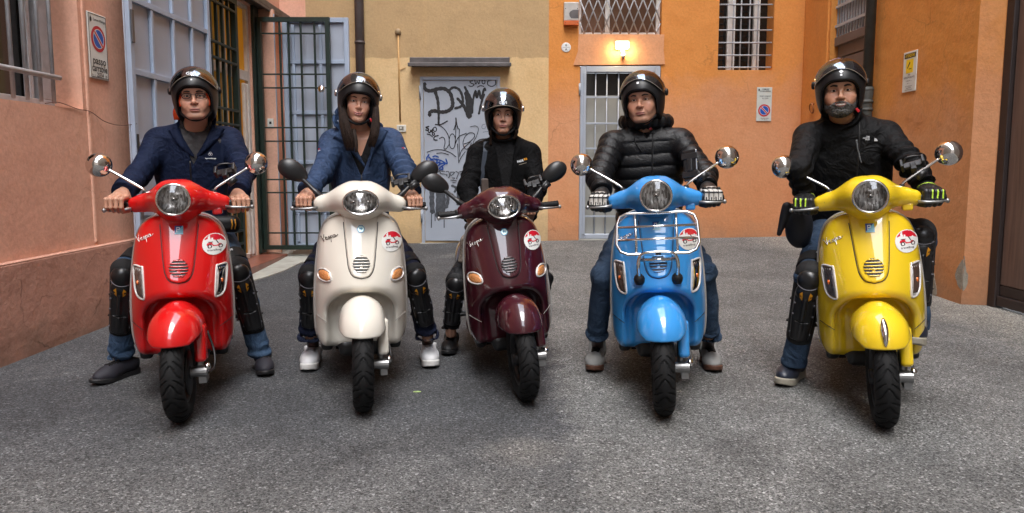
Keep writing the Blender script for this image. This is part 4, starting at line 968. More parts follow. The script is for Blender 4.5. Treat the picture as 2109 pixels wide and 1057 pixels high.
def local_at(R, t, p): return R @ np.asarray(p) + t
def build_scooter(name, label, pos, yaw, lean, steer, pc, kind, extras):
    root = empty(name, (pos[0], pos[1], 0.0), yaw); root.rotation_euler = (0, -lean, yaw); tag(root, label, 'scooter', 'scooters lined up in the courtyard')
    oval = kind == 'oval'
    def part(nm, geo, m, par=root, **k): return add(nm, geo, m, par, **k)
    # --- steering group transform (rake axis through the head tube)
    ax = Vector((0, .33, .87)).normalized(); a0 = Vector((0, .02, .25)); Ms = Matrix.Translation(a0) @ Matrix.Rotation(steer, 4, ax) @ Matrix.Translation(-a0)
    def steerd(o): o.matrix_local = Ms; return o
    sh = obj_from_mesh('legshield', SM['shield'], root, pc)
    E = OUTLINE[(OUTLINE[:, 1] > .25) | (np.abs(OUTLINE[:, 0]) > .19)]
    rt = [p for p in OUTLINE if p[0] >= 0 and p[1] > .27][3:]
    ringp = [(x, np.interp(z, _zy, _ye) + .028, z) for x, z in ([(-p[0], p[1]) for p in rt[::-1]] + [tuple(p) for p in rt])]
    part('edge_trim', tube([(x * 1.004, y, z + .002) for x, y, z in ringp], .0058, 8), M_GREYTRIM, sh, smooth=True)
    hc = obj_from_mesh('horn_cover', SM['horn'], root, pc)
    # dark shut line round the horn cover and the lower apron seam
    part('shut_line', tube(on_shield(HORNP[3:-3, 0] * 1.035, HORNP[3:-3, 1] - .002, -.001), .0024, 6), M_BLACKP, sh, smooth=True)
    for s in (-1, 1):
        xs = np.linspace(.165, .222, 8); part('apron_seam', tube([(s * x, shield_y(x, .375 + .02 * (x - .165) / .06) - .0 , .375 + .03 * (x - .165) / .06) for x in xs], .0016, 5), M_GREYTRIM if oval else M_DARKMETAL, sh, smooth=True)
    # horn grille
    gz = .672; gy = lambda x, z: shield_y(np.asarray(x, float), np.asarray(z, float)) - .0125
    a = np.linspace(0, 2 * pi, 36, endpoint=False); disc = np.stack([.040 * np.cos(a), gy(.04 * np.cos(a), gz + .04 * np.sin(a)), gz + .040 * np.sin(a)], 1)
    gr = part('horn_grille', (disc, [tuple(range(36))]), M_BLACKP, hc)
    for i in range(6):
        z = gz + (i - 2.5) * .0138; hw = sqrt(max(.0405 ** 2 - (z - gz) ** 2, 0)) + .001; xs = np.linspace(-hw, hw, 9)
        part('grille_slat', tube(np.stack([xs, gy(xs, z) - .001, np.full(9, z)], 1), .0034, 6, flat=1.0), pc, hc, smooth=True)
    # emblem
    em = lambda x, z: shield_y(x, z) - .0135
    if oval:
        hexa = lambda u, v: (0 if max(abs(v), abs(v) * .5 + abs(u) * .87) < .98 else -1)
        r_ = raster(0, .835, .036, .034, 18, lambda u, v: (-1 if hexa(u, v) < 0 else (1 if (max(abs(v), abs(v) * .5 + abs(u) * .87) > .78 or (abs(u + .2) < .12 and abs(v) < .5) or (abs(v - .1) < .1 and abs(u) < .5) or (abs(u - .25) < .1 and abs(v) < .45)) else 0)), 0, em)
        ed = part('emblem', (r_[0], r_[1]), [mat('emblem_pale', lin(196, 220, 214), .25, .3), mat('emblem_blue', lin(40, 110, 150), .25, .2)], hc, fmat=r_[2])
    else:
        def pe(u, v):
            if abs(u) > .97 or abs(v) > .97: return 2
            P = (-.62 < u < -.38 and -.55 < v < .72) or (-.62 < u < .18 and .52 < v < .72) or (-.4 < u < .18 and .0 < v < .18) or (.0 < u < .22 and .0 < v < .72)
            if P: return 0
            return 1 if u + .9 < v + .75 else 2
        r_ = raster(0, .842, .036, .038, 20, pe, 0, em)
        part('emblem', (r_[0], r_[1]), [mat('emblem_white', lin(230, 236, 240), .25), mat('emblem_navy', lin(40, 74, 150), .25), mat('emblem_cyan', lin(120, 190, 214), .25)], hc, fmat=r_[2])
    obj_from_mesh('round_sticker', SM['sticker'], sh); obj_from_mesh('sticker_lettering', SM['sticker_text'], sh)
    obj_from_mesh('name_badge', SM['badge_dark'] if kind == 'oval' and not extras.get('gold') else (SM['badge_red'] if extras.get('whitebadge') else SM['badge']), sh)
    # indicators
    for s in (-1, 1):
        if oval:
            sg = part('turn_signal', signal_geo(ETSIG, s, .93, .004), M_AMBER, smooth=True); part('signal_rim', rim_loop(ETSIG, s, 1.0, .003, .0048), M_CLEARRIM, sg, smooth=True)
        else:
            sg = part('turn_signal', signal_geo(LXSIG, s, .95, .000), M_REFLSIG, smooth=True); part('signal_rim', rim_loop(LXSIG, s, 1.0, .002, .0050), M_CLEARRIM, sg, smooth=True)
            b = on_shield(.178, .600, .008) * [s, 1, 1]; part('bulb', move(lathe([(0, -.012), (.007, -.010), (.009, 0), (.007, .01), (0, .012)], 12), b), M_BULB, sg, smooth=True)
            for q in range(4):
                x = .164 + q * .0095; zs = np.linspace(.545 + .004 * q, .662, 6); V = on_shield(x + (zs - .6) * .12 , zs, .0105) * [s, 1, 1]; part('lens_rib', tube(V, .0011, 5), M_CLEARRIM, sg, smooth=True)
            part('lens', signal_geo(LXSIG, s, .95, .006), M_LENS, sg, smooth=True)
    # headset
    hs = steerd(obj_from_mesh('headset', SM['headset_oval' if oval else 'headset'], root, pc))
    hz, rx, rz = (.965, .080, .057) if oval else (.985, .0690, .0690)
    a = np.linspace(0, 2 * pi, 48, endpoint=False)
    hy = (.128 if oval else .118)
    hl = steerd(part('headlight', (np.concatenate([np.stack([rx * .93 * k * np.cos(a), np.full(48, hy + .008 + .035 * (1 - k * k)), hz + rz * .93 * k * np.sin(a)], 1) for k in (1, .8, .6, .4, .2, .02)]),
                          [(i * 48 + j, i * 48 + (j + 1) % 48, (i + 1) * 48 + (j + 1) % 48, (i + 1) * 48 + j) for i in range(5) for j in range(48)]), M_REFL, smooth=True))
    part('headlight_rim', tube([(rx * cos(t), hy + .004 + (.012 * abs(cos(t)) if oval else 0), hz + rz * sin(t)) for t in a], .0058, 10, closed=True), M_CHROME, hl, smooth=True)
    for bx, br in ([(-.034, .014), (.034, .014)] if oval else [(0, .017)]):
        part('bulb_cap', move(lathe([(.001, -.012), (br * .6, -.012), (br * .65, 0), (br, .002), (br, .012)], 20, 'y'), (bx, hy + .022, hz)), M_CHROME, hl, smooth=True)
        part('bulb', move(lathe([(.001, -.02), (br * .35, -.018), (br * .4, 0)], 14, 'y'), (bx, hy + .016, hz)), M_DARKMETAL, hl, smooth=True)
    part('lens', (np.concatenate([np.stack([rx * .96 * k * np.cos(a), np.full(48, hy - .016 * (1 - k * k) + (.012 * abs(k) if oval else 0)), hz + rz * .96 * k * np.sin(a)], 1) for k in (1, .85, .65, .4, .2, .01)]),
                  [(i * 48 + j, i * 48 + (j + 1) % 48, (i + 1) * 48 + (j + 1) % 48, (i + 1) * 48 + j) for i in range(5) for j in range(48)]), M_LENS, hl, smooth=True)
    for s in (-1, 1):
        gx0, gx1, gyv, gzv = .212, .322, .305, (.950 if not oval else .942)
        gp = steerd(part('grip', tube([(s * x, gyv + (x - gx0) * .18, gzv + 0.0 * x) for x in np.linspace(gx0, gx1, 14)], [.0175 + (.0018 if i % 2 else 0) for i in range(13)] + [.020], 14), M_BLACKSOFT, smooth=True))
        lv = steerd(part('brake_lever', tube([(s * x, y, z) for x, y, z in [(.205, .268, gzv - .008), (.24, .262, gzv - .012), (.29, .268, gzv - .014), (.320, .284, gzv - .013)]], [.010, .009, .007, .0065], 10, flat=.75), M_ALU, smooth=True))
        part('lever_tip', move(lathe([(.001, -.011), (.007, -.008), (.0105, 0), (.007, .008), (.001, .011)], 12), (s * .323, .285, gzv - .013)), M_ALU, lv, smooth=True)
        part('switch_box', move(box(-.022, .022, -.03, .03, -.024, .022), (s * .212, .315, gzv)), M_BLACKP, gp, bevel=.008)
        if not oval:
            part('seam', tube([(s * (.118 + .012 * sin(t)), .288 - .052 * cos(t), .968 + .050 * sin(t)) for t in np.linspace(-1.35, 1.35, 14)], .0018, 5), M_BLACKP if not extras.get('paleseam') else M_CLEARRIM, hs, smooth=True)
        part('screw_hole', move(lathe([(.0, 0), (.0055, 0), (.0055, .003), (0, .003)], 14, 'y', caps=False), (s * .175, .2615, (.966 if not oval else .957))), M_BLACKP, hs) if s < 0 else None
        if s > 0 and not oval: part('key_boss', move(box(-.022, .022, -.02, .02, -.018, .018), (.165, .292, .922)), pc, hs, bevel=.008)
        # mirrors
        if oval:
            mr_ = steerd(part('mirror', tube(spline([(s * .185, .305, .985), (s * .215, .31, 1.010), (s * .25, .325, 1.045), (s * .285, .335, 1.078)], 5), [.014] * 6 + [.011] * 10, 12), M_BLACKP, smooth=True))
            c = np.array((s * .318, .338, 1.108)); R = rot('Y', s * radians(-28))
            V, Q, N = SM_MIRROR_OVAL; V = V * [s, 1, 1]; N = N * [s, 1, 1]; Q2 = Q[:, ::-1] if s < 0 else Q
            part('mirror_shell', (V @ R.T + c, Q2, N @ R.T), M_BLACKP, mr_)
        else:
            mr_ = steerd(part('mirror', tube(spline([(s * .150, .315, .995), (s * .153, .317, 1.022), (s * .180, .322, 1.045), (s * .255, .335, 1.092), (s * .308, .34, 1.125)], 5), .0062, 10), M_CHROME, smooth=True))
            part('boot', move(lathe([(.017, -.012), (.016, .008), (.011, .024), (.008, .026)], 16), (s * .150, .315, .998)), M_BLACKSOFT, mr_, smooth=True)
            prof = [(.001, -.040), (.020, -.038), (.037, -.029), (.050, -.012), (.0555, .004), (.056, .012), (.054, .015), (.001, .015)]
            part('mirror_shell', move(lathe(prof, 32, 'y', caps=False), (s * .345, .345, 1.146), rot('Z', s * radians(-14))), M_CHROME, mr_, smooth=True)
    # fender, fork, wheel
    fd = steerd(obj_from_mesh('front_fender', SM['fender_oval' if oval else 'fender'], root, pc))
    if extras.get('crest'):
        cp = [(0, -.120, .495), (0, -.158, .455), (0, -.176, .42), (0, -.181, .388)]
        part('fender_crest', tube(spline(cp, 5), [.004, .008, .011, .013, .014, .0145, .0145, .014, .013, .012, .011, .010, .009, .007, .005, .002][:16], 10, flat=.8), M_CHROME, fd, smooth=True)
    fc = steerd(obj_from_mesh('fork_cover', SM['forkcover'], root, pc))
    part('fork_arm', join(tube([(.085, .03, .33), (.085, .025, .24), (.085, .0, .215)], .018, 10), tube([(.04, 0, .217), (.118, 0, .217)], [.022, .026], 14), move(box(-.016, .016, -.04, .05, -.035, .02), (.098, .03, .20))), M_ALU, fc, smooth=False)
    part('axle_cap', move(lathe([(.001, .016), (.012, .014), (.017, .006), (.018, -.006)], 16, 'x'), (.118, 0, .238)), M_CHROME, fc, smooth=True)
    part('brake_hose', tube(spline([(.115, .03, .20), (.135, .10, .21), (.13, .16, .27), (.10, .2, .36)], 6), .0055, 8), M_BLACKP, fc, smooth=True)
    wh = steerd(obj_from_mesh('front_wheel', SM['rim'], root)); obj_from_mesh('tyre', SM['tyre'], wh)
    # rear of the machine
    fb = obj_from_mesh('floorboard', SM['floor'], root, M_BLACKP)
    for s in (-1, 1):
        part('floor_sill', tube([(s * .205, .36, .30), (s * .207, .5, .265), (s * .205, .7, .262), (s * .19, .82, .31)], [.016, .018, .018, .014], 10), pc, fb, smooth=True)
        part('rear_peg', move(box(-.05, .05, -.03, .03, -.012, .012), (s * .20, .86, .30)), M_BLACKP, bevel=.008)
    rb = obj_from_mesh('rear_body', SM['rear'], root, pc)
    for s in (-1, 1):
        for i in range(5): part('cowl_vent', tube([(s * (.222 - .006 * i), .92 + .02 * i, .44 - .022 * i), (s * (.226 - .006 * i), 1.06, .445 - .022 * i)], .0042, 6), M_BLACKP, rb, smooth=True)
    obj_from_mesh('seat', SM['seat'], root, M_BLACKSOFT)
    rw_ = obj_from_mesh('rear_wheel', SM['rim'], root); rw_.location = (0, 1.28, 0); obj_from_mesh('tyre', SM['tyre'], rw_)
    part('engine_case', move(box(-.05, .05, -.22, .2, -.09, .09), (-.11, 1.1, .27)), M_DARKMETAL, bevel=.03)
    part('exhaust', tube([(.13, .95, .22), (.14, 1.1, .24), (.15, 1.38, .28)], [.03, .055, .05], 14), M_DARKMETAL, smooth=True)
    part('stand', join(tube([(-.09, .93, .24), (-.12, 1.0, .07)], .011, 8), tube([(.09, .93, .24), (.12, 1.0, .07)], .011, 8)), M_DARKMETAL, smooth=True)
    part('stand_foot', tube([(-.14, 1.0, .062), (.14, 1.0, .062)], .012, 8), M_DARKMETAL, smooth=True)
    # phone clamp on the right-hand mirror stem
    ph = empty('phone_mount', (0, 0, 0)); ph.parent = root; steerd(ph)
    part('clamp', tube([(.215, .33, 1.045), (.250, .335, 1.075)] if not oval else [(.245, .315, 1.03), (.285, .325, 1.055)], .016, 12), M_BLACKP, ph, smooth=True)
    part('arm', tube([(.225, .335, 1.065), (.20, .36, 1.095)] if not oval else [(.255, .32, 1.04), (.21, .345, 1.055)], .008, 8), M_BLACKP, ph, smooth=True)
    if extras.get('phone'):
        part('phone', move(box(-.036, .036, -.006, .006, -.078, .078), (.178, .375, 1.115), rot('X', radians(-14)) @ rot('Z', radians(-24))), mat('phone_black', (.01, .01, .012), .12, coat=.5), ph, bevel=.008)
        part('phone_holder', move(join(box(-.041, .041, -.012, -.0065, -.06, -.03), box(-.041, .041, -.012, -.0065, .03, .06), box(-.012, .012, -.016, -.0065, -.03, .03)), (.178, .375, 1.115), rot('X', radians(-14)) @ rot('Z', radians(-24))), M_BLACKP, ph, bevel=.006)
    else:
        part('bracket', move(join(box(-.045, .045, -.01, .004, -.018, .018), box(-.05, -.036, -.03, .01, -.022, .026), box(.036, .05, -.03, .01, -.022, .026), box(-.012, .012, -.02, .01, -.045, .0)), ((.205, .36, 1.105) if not oval else (.205, .345, 1.060)), rot('X', radians(-50)) @ rot('Z', radians(-15))), M_BLACKP, ph, bevel=.004)
        bo = np.array([.025, -.005, -.005] if not oval else [.03, -.015, -.052]); part('bracket_strap', tube(spline(np.array([(.14, .35, 1.12), (.15, .34, 1.145), (.20, .345, 1.15), (.225, .36, 1.13), (.21, .36, 1.10)]) + bo, 5), .004, 6), M_BLACKP, ph, smooth=True)
    if extras.get('rack'):
        rk = empty('front_rack', (0, 0, 0)); rk.parent = root
        def py_(x, z, o): return (x, .215 + (z - .9) * .36 - o, z)
        w, zt, zb, r = .182, .905, .722, .045
        L = [(-w + r, zt), (w - r, zt), (w - r * .3, zt - r * .3), (w, zt - r), (w + .004, zb + r), (w - r * .3, zb + r * .3), (w - r, zb), (-w + r, zb), (-w + r * .3, zb + r * .3), (-w - .004, zb + r), (-w, zt - r), (-w + r * .3, zt - r * .3)]
        part('rack_loop', tube([py_(x, z, .055) for x, z in L], .0072, 10, closed=True), M_CHROME, rk, smooth=True)
        for z in (.845, .788): part('rack_bar', tube([py_(-w, z, .055), py_(w, z, .055)], .0062, 10), M_CHROME, rk, smooth=True)
        for x in (-.097, .088): part('rack_upright', tube([py_(x, zt, .049), py_(x, zb, .049)], .0062, 10), M_CHROME, rk, smooth=True)
        part('rack_leg', tube(spline([(-.089, .115, .612), (-.092, .09, .66), (-.085, .085, .705), (-.055, .08, .728), (.05, .08, .728), (.08, .085, .705), (.087, .09, .66), (.084, .115, .612)], 5), .0085, 10), M_CHROME, rk, smooth=True)
        part('rack_bar', tube([(-.082, .098, .695), (.078, .098, .695)], .008, 10), M_CHROME, rk, smooth=True)
        part('rack_clip', tube([(-.012, .08, .728), (.012, .08, .728)], .0098, 10), M_BLACKP, rk, smooth=True)
        for x in (-.089, .084): part('rubber_foot', move(lathe([(.001, -.03), (.016, -.028), (.024, -.015), (.026, .0), (.022, .012), (.012, .022), (.001, .024)], 18), (x, .122, .605)), M_BLACKSOFT, rk, smooth=True)
    return root
def f_mir(P):
    d = s_ell(P, (0, 0, 0), (.074, .028, .044)); d = smin(d, s_ell(P, (.02, 0, .004), (.055, .028, .046)), .02); return smax(d, P[:, 1] - .014, .01)
SM_MIRROR_OVAL = iso(f_mir, (-.1, -.05, -.07), (.1, .05, .07), .004)

P_RED = paint('red_paint', (0.56, 0.004, 0.005)); P_CREAM = paint('cream_paint', lin(222, 216, 204)); P_BURG = paint('burgundy_paint', (0.045, 0.004, 0.010)); P_BLUE = paint('sky_blue_paint', (0.035, 0.27, 0.66)); P_YEL = paint('yellow_paint', (0.80, 0.545, 0.014))
SCOOTERS = {
    'red': build_scooter('scooter', 'glossy red scooter with round headlight and chrome mirrors', (-1.489, 3.17), radians(20), radians(-1), radians(-5), P_RED, 'round', dict(whitebadge=1)),
    'white': build_scooter('scooter', 'cream white scooter with oval headlight and black mirrors', (-0.697, 3.31), radians(12.5), radians(-0.7), radians(0), P_CREAM, 'oval', {}),
    'burg': build_scooter('scooter', 'dark burgundy scooter with oval headlight and bare black grips', (0.072, 3.46), radians(8), radians(6), radians(3), P_BURG, 'oval', dict(gold=1)),
    'blue': build_scooter('scooter', 'sky blue scooter with a chrome rack on its front', (0.701, 3.255), radians(-9), radians(3), radians(0), P_BLUE, 'round', dict(rack=1, phone=1, paleseam=1)),
    'yellow': build_scooter('scooter', 'bright yellow scooter with a chrome crest on its fender', (1.636, 3.10), radians(-20), radians(5), radians(0), P_YEL, 'round', dict(crest=1, paleseam=1)),
}
SCOOTERS['yellow'].scale = (1.02,) * 3; SCOOTERS['burg'].scale = (0.975,) * 3; SCOOTERS['blue'].scale = (1.015,) * 3
bpy.context.view_layer.update()
_ph = [o for o in bpy.data.objects if o.name == 'phone'][0]; _mw = _ph.matrix_world.copy(); _ph.parent = None; _ph.matrix_world = _mw
tag(_ph, 'black phone held in the clamp on the blue scooter mirror stem', 'phone')
# ------------------------------------------------------------------ people: materials
def skin_mat():
    t = new_mat('skin'); a = t.n('ShaderNodeAttribute'); a.attribute_name = 'skin_colour'
    tc = t.n('ShaderNodeTexCoord'); n = t.noise(tc.outputs['Object'], 90, 3); n2 = t.noise(tc.outputs['Object'], 22, 3)
    c = t.mix(t.mapr(n2, 0.35, 0.7, 0, 0.22), a.outputs['Color'], (0.42, 0.17, 0.12, 1)); t.L.new(c, t.b.inputs['Base Color'])
    t.b.inputs['Roughness'].default_value = 0.46; t.b.inputs['Subsurface Weight'].default_value = 0.12
    t.b.inputs['Subsurface Radius'].default_value = (0.012, 0.005, 0.003); t.b.inputs['Subsurface Scale'].default_value = 0.6
    t.L.new(t.bump(n, 0.12, 0.002), t.b.inputs['Normal']); return t.m
M_SKIN = skin_mat()
def cloth(name, c, rough=0.7, bump=0.25, bscale=700, sheen=0.0, var=0.10, spec=0.2, fold=0.5, fscale=9):
    t = new_mat(name); tc = t.n('ShaderNodeTexCoord'); P = tc.outputs['Object']; n = t.noise(P, 14, 4); w = t.noise(P, bscale, 2)
    if len(c) == 3: c = (*c, 1)
    d = tuple(max(0, x * (1 - 2 * var)) for x in c[:3]) + (1,); l = tuple(min(1, x * (1 + 2 * var) + .002) for x in c[:3]) + (1,)
    t.L.new(t.mix(t.mapr(n, 0.3, 0.7), d, l), t.b.inputs['Base Color']); t.b.inputs['Roughness'].default_value = rough; t.b.inputs['Sheen Weight'].default_value = sheen
    t.b.inputs['Specular IOR Level'].default_value = spec
    f0 = t.noise(P, fscale, 2, 0.5, 1.4); f1 = t.noise(P, fscale * 2.3, 2, 0.5, 1.0); rid = lambda q: t.math('SUBTRACT', 1.0, t.math('ABSOLUTE', t.math('MULTIPLY', t.math('SUBTRACT', q, 0.5), 3.2))); f = t.math('ADD', t.math('MULTIPLY', rid(f0), 0.42), t.math('MULTIPLY', rid(f1), 0.16)); h = t.math('ADD', t.math('MULTIPLY', f, 1.0), t.math('MULTIPLY', w, 0.05 * bump / 0.25))
    t.L.new(t.bump(h, fold, 0.03), t.b.inputs['Normal']); return t.m
def denim(name, c, light):
    t = new_mat(name); tc = t.n('ShaderNodeTexCoord'); P = tc.outputs['Object']; n = t.noise(P, 5, 4, 0.6, 0.5); g = t.noise(P, 420, 2)
    col = t.mix(t.mapr(n, 0.42, 0.72, 0, 0.8), c, light); col = t.mix(t.mapr(g, 0.3, 0.75, 0, 0.35), col, tuple(min(1, x * 1.8) for x in light[:3]) + (1,))
    t.L.new(col, t.b.inputs['Base Color']); t.b.inputs['Roughness'].default_value = 0.85; t.b.inputs['Specular IOR Level'].default_value = 0.15
    f0 = t.noise(P, 10, 3, 0.5, 1.4); f = t.math('MULTIPLY', t.math('SUBTRACT', 1.0, t.math('ABSOLUTE', t.math('MULTIPLY', t.math('SUBTRACT', f0, 0.5), 3.2))), 0.45); t.L.new(t.bump(t.math('ADD', f, t.math('MULTIPLY', g, 0.08)), 0.55, 0.03), t.b.inputs['Normal']); return t.m
C_NAVY = cloth('navy_softshell', (0.0055, 0.0105, 0.031), 0.75, spec=0.12); C_STEEL = cloth('steel_blue_shell', (0.026, 0.047, 0.100), 0.65, spec=0.15, fold=0.7)
C_BLACK = cloth('black_softshell', (0.004, 0.004, 0.0045), 0.8, spec=0.08); C_PUFF = cloth('black_nylon', (0.005, 0.005, 0.006), 0.42, spec=0.25, fold=0.22, fscale=30)
C_SHELL = cloth('black_hardshell', (0.0042, 0.0042, 0.0048), 0.6, spec=0.14, fold=0.8, fscale=7)
C_GREY = cloth('heather_grey_knit', (0.060, 0.058, 0.060), 0.9, bump=0.6, bscale=320, var=0.25); C_TEE = cloth('black_lace_top', (0.008, 0.008, 0.009), 0.8, bscale=150, bump=1.2)
C_NAVYT = cloth('navy_trousers', (0.010, 0.014, 0.035)); C_BLACKT = cloth('black_trousers', (0.008, 0.008, 0.010))
J_BLUE = denim('blue_denim', (0.022, 0.048, 0.100, 1), (0.080, 0.130, 0.205, 1)); J_DARK = denim('dark_denim', (0.016, 0.030, 0.060, 1), (0.055, 0.088, 0.140, 1))
M_HELMET = mat('matt_black_shell', (0.010, 0.010, 0.011), 0.42, bump=0.04, bscale=500, spec=0.4); M_LINER = mat('helmet_lining', (0.006, 0.006, 0.007), 0.95, bump=0.3, bscale=300)
M_VISOR = glass_thin('smoked_visor', (0.58, 0.58, 0.60, 1), 0.17, 0.03, 1.5, (.72, .82, .96, 1)); M_VEDGE = mat('visor_edge', lin(170, 160, 146), 0.25)
M_HAIR = None
def hair_mat(name, c1, c2, sc=(140, 140, 6)):
    t = new_mat(name); tc = t.n('ShaderNodeTexCoord'); mp = t.n('ShaderNodeMapping'); mp.inputs['Scale'].default_value = sc; t.L.new(tc.outputs['Object'], mp.inputs['Vector'])
    n = t.noise(mp.outputs['Vector'], 1.0, 3, 0.6, 0.6); t.L.new(t.mix(t.mapr(n, 0.3, 0.7), c1, c2), t.b.inputs['Base Color']); t.b.inputs['Roughness'].default_value = 0.55; t.b.inputs['Specular IOR Level'].default_value = 0.12
    t.L.new(t.bump(n, 0.5, 0.003), t.b.inputs['Normal']); return t.m
M_HAIRD = hair_mat('dark_brown_hair', (0.007, 0.004, 0.003, 1), (0.030, 0.016, 0.011, 1)); M_BROW = mat('eyebrow', (0.020, 0.012, 0.009), 0.8)
M_BEARD = hair_mat('grizzled_beard', (0.010, 0.009, 0.008, 1), (0.17, 0.165, 0.16, 1), (300, 300, 120))
M_EYEW = mat('eye_white', lin(206, 198, 192), 0.15); M_IRIS = mat('iris', (0.016, 0.010, 0.008), 0.25, spec=0.3); M_FRAME = mat('spectacle_frame', (0.02, 0.02, 0.024), 0.3, 0.6)
M_SPEC = glass_thin('spectacle_lens', (0.97, 0.97, 0.97, 1), 0.02)
M_ORANGELINER = cloth('orange_liner', lin(206, 72, 30), 0.8); M_WHITEPRINT = mat('white_print', lin(216, 218, 222), 0.5); M_REDTAB = mat('red_tab', lin(190, 24, 34), 0.4)
M_PADSHELL = mat('pad_shell', (0.011, 0.011, 0.012), 0.30, spec=0.5, bump=0.05, bscale=300); M_PADFOAM = mat('pad_foam', (0.009, 0.009, 0.010), 0.8, bump=0.4, bscale=500); M_PADAMBER = mat('pad_amber', lin(206, 140, 22), 0.4)
M_PADGREY = mat('pad_grey_edge', lin(110, 110, 118), 0.35)
G_WHITE = mat('glove_white', lin(196, 192, 186), 0.55, var=0.08, vscale=30, bump=0.2, bscale=300); G_BLACK = mat('glove_black', (0.012, 0.012, 0.013), 0.45, bump=0.2, bscale=300); G_LIME = mat('glove_lime', lin(186, 226, 60), 0.5)

# ------------------------------------------------------------------ heads
def f_head(P, o):
    P = P / np.array([1.05 - .05 * o.get('fem', 0), 1, 1], np.float32); X = P[:, 0]; Q = P.copy(); Q[:, 0] = np.abs(X); w = o.get('w', 1.0); fm = o.get('fem', 0.0); ns = 1 - .14 * fm
    d = s_ell(P, (0, .012, .030), (.076 * w, .095, .088))
    d = smin(d, s_ell(P, (0, -.028, -.040), ((.064 - .004 * fm) * w, .058, .074)), .03)
    d = smin(d, s_cap(Q, ((.056 - .006 * fm) * w, .0, -.052), ((.025 - .005 * fm) * w, -.060, -.098), .015 - .002 * fm, .016 - .002 * fm), .03)           # jaw
    d = smin(d, s_ell(P, (0, -.070, -.102), (.025 * w, .018, .016)), .022)                           # chin
    d = smin(d, s_ell(Q, (.040 * w, -.062, -.030), (.024, .024, .024)), .025)                        # cheekbone
    d = smin(d, s_ell(Q, (.026 * w, -.070, -.058), (.022, .020, .022)), .02)
    d = smin(d, s_cap(Q, (.012, -.086, .0185), (.046 * w, -.068, .019), .0085 - .004 * fm, .008 - .003 * fm), .016)           # brow ridge
    d = smin(d, s_ell(P, (0, -.072, .048), (.055 * w, .03, .035)), .03)                              # forehead
    d = smax(d, -s_ell(Q, (.031, -.097, .002), (.0175, .0145, .0105)), .012)                         # sockets
    lid = s_ell(Q, (.031, -.0745, .0015), (.0168, .0140, .0122)); d = smin(d, lid, .004)
    op = o.get('eye', .0042) * 1.02; d = smax(d, -s_ell(Q, (.031, -.090, .0008), (.0142, .012, op)), .0015)
    d = smin(d, s_cap(P, (0, -.086, .008), (0, -.106 + .004 * fm, -.030), .0068 * ns, .0088 * ns), .012)                   # nose bridge
    d = smin(d, s_ell(P, (0, -.107 + .004 * fm, -.0355), (.0105 * ns, .0105 * ns, .0090 * ns)), .008); d = smin(d, s_ell(Q, (.0125 * ns, -.096, -.0380), (.0078 * ns, .0095, .0075 * ns)), .007)
    d = smax(d, -s_ell(Q, (.0062, -.104, -.0465), (.0036, .0052, .0028)), .003)
    d = smin(d, s_ell(P, (0, -.083 + .004 * fm, -.062), (.020, .012, .016)), .014)                               # muzzle
    sm = o.get('smile', 0.0); mz = -.0715; cz = lambda x: mz + sm * (x / .025) ** 2 * .006
    z2 = P[:, 2] - (sm * np.minimum((X / .025) ** 2, 1.6) * .010).astype(np.float32); L = np.stack([X, P[:, 1], z2], 1); mw = 1 + .18 * sm
    d = smin(d, s_ell(L, (0, -.0905, mz + .0040), (.0230 * mw, .0085, (.0034 if not fm else .0046))), .004); d = smin(d, s_ell(L, (0, -.0895, mz - .0046), (.0205 * mw, .0090, (.0042 if not fm else .0054))), .004)
    d = smax(d, -s_ell(L, (0, -.101, mz), (.0225 * mw, .010, .0011 + o.get('mouth', .0))), .0018)
    d = smax(d, -s_cap(Q, (.022, -.098, -.045), (.032, -.092, -.068), .0030, .0025), .010) if o.get('fold', 1) else d
    if o.get('chest') is not None: d = smin(d, s_cap(P, o['neck'], o['chest'], .052, .040), .03)
    return smin(d, s_cap(P, (0, .018, -.07), o['neck'], o.get('neck_r', .054), o.get('neck_r', .054) + .006), .03)
def head_colour(V, o):
    base = np.array(o.get('skin', (.46, .25, .175))); C = np.tile(base, (len(V), 1)); X, Y, Z = V[:, 0], V[:, 1], V[:, 2]; fr = Y < -.045; A = np.abs(X)
    def blend(m, col): C[:] = C * (1 - m[:, None]) + np.array(col) * m[:, None]
    sm = o.get('smile', 0.0); zz = Z - sm * np.minimum((X / .025) ** 2, 1.6) * .010
    for cx, cz, r, k in ((.042, -.035, .018, .30), (0, -.036, .011, .25)): blend(np.exp(-(((A if cx else X) - cx) ** 2 + (Z - cz) ** 2) / (2 * r * r)) * k * fr, (.50, .17, .12))
    if o.get('stubble'): blend(np.clip((-.052 - Z) / .02, 0, 1) * fr * o['stubble'] * (Z > -.125), (.20, .14, .12))
    lm = np.clip(1.3 - ((X / (.0225 + .004 * sm)) ** 2 + ((zz + .0715) / (.0098 if o.get('fem') else .0074)) ** 2), 0, .35) / .35 * fr * (Y < -.082); blend(lm * .8, o.get('lip', (.34, .11, .10)))
    blend((np.abs(zz + .0715) < .0016) * (A < .022) * fr * .8, (.07, .02, .02))
    e = ((A - .031) / .0145) ** 2 + ((Z - .0012) / (o.get('eye', .0042) + .0016)) ** 2
    blend(np.exp(-((e - 1.05) / .35) ** 2) * (Z > -.001) * fr * .85, (.03, .02, .018)); blend(np.exp(-((e - 1.05) / .3) ** 2) * (Z <= -.001) * fr * .35, (.16, .08, .06))
    blend(np.exp(-(((A - .030) / .017) ** 2 + ((Z - .012) / .006) ** 2)) * fr * .22, (.22, .11, .08))  # eye-socket shade painted into the skin colour
    return C
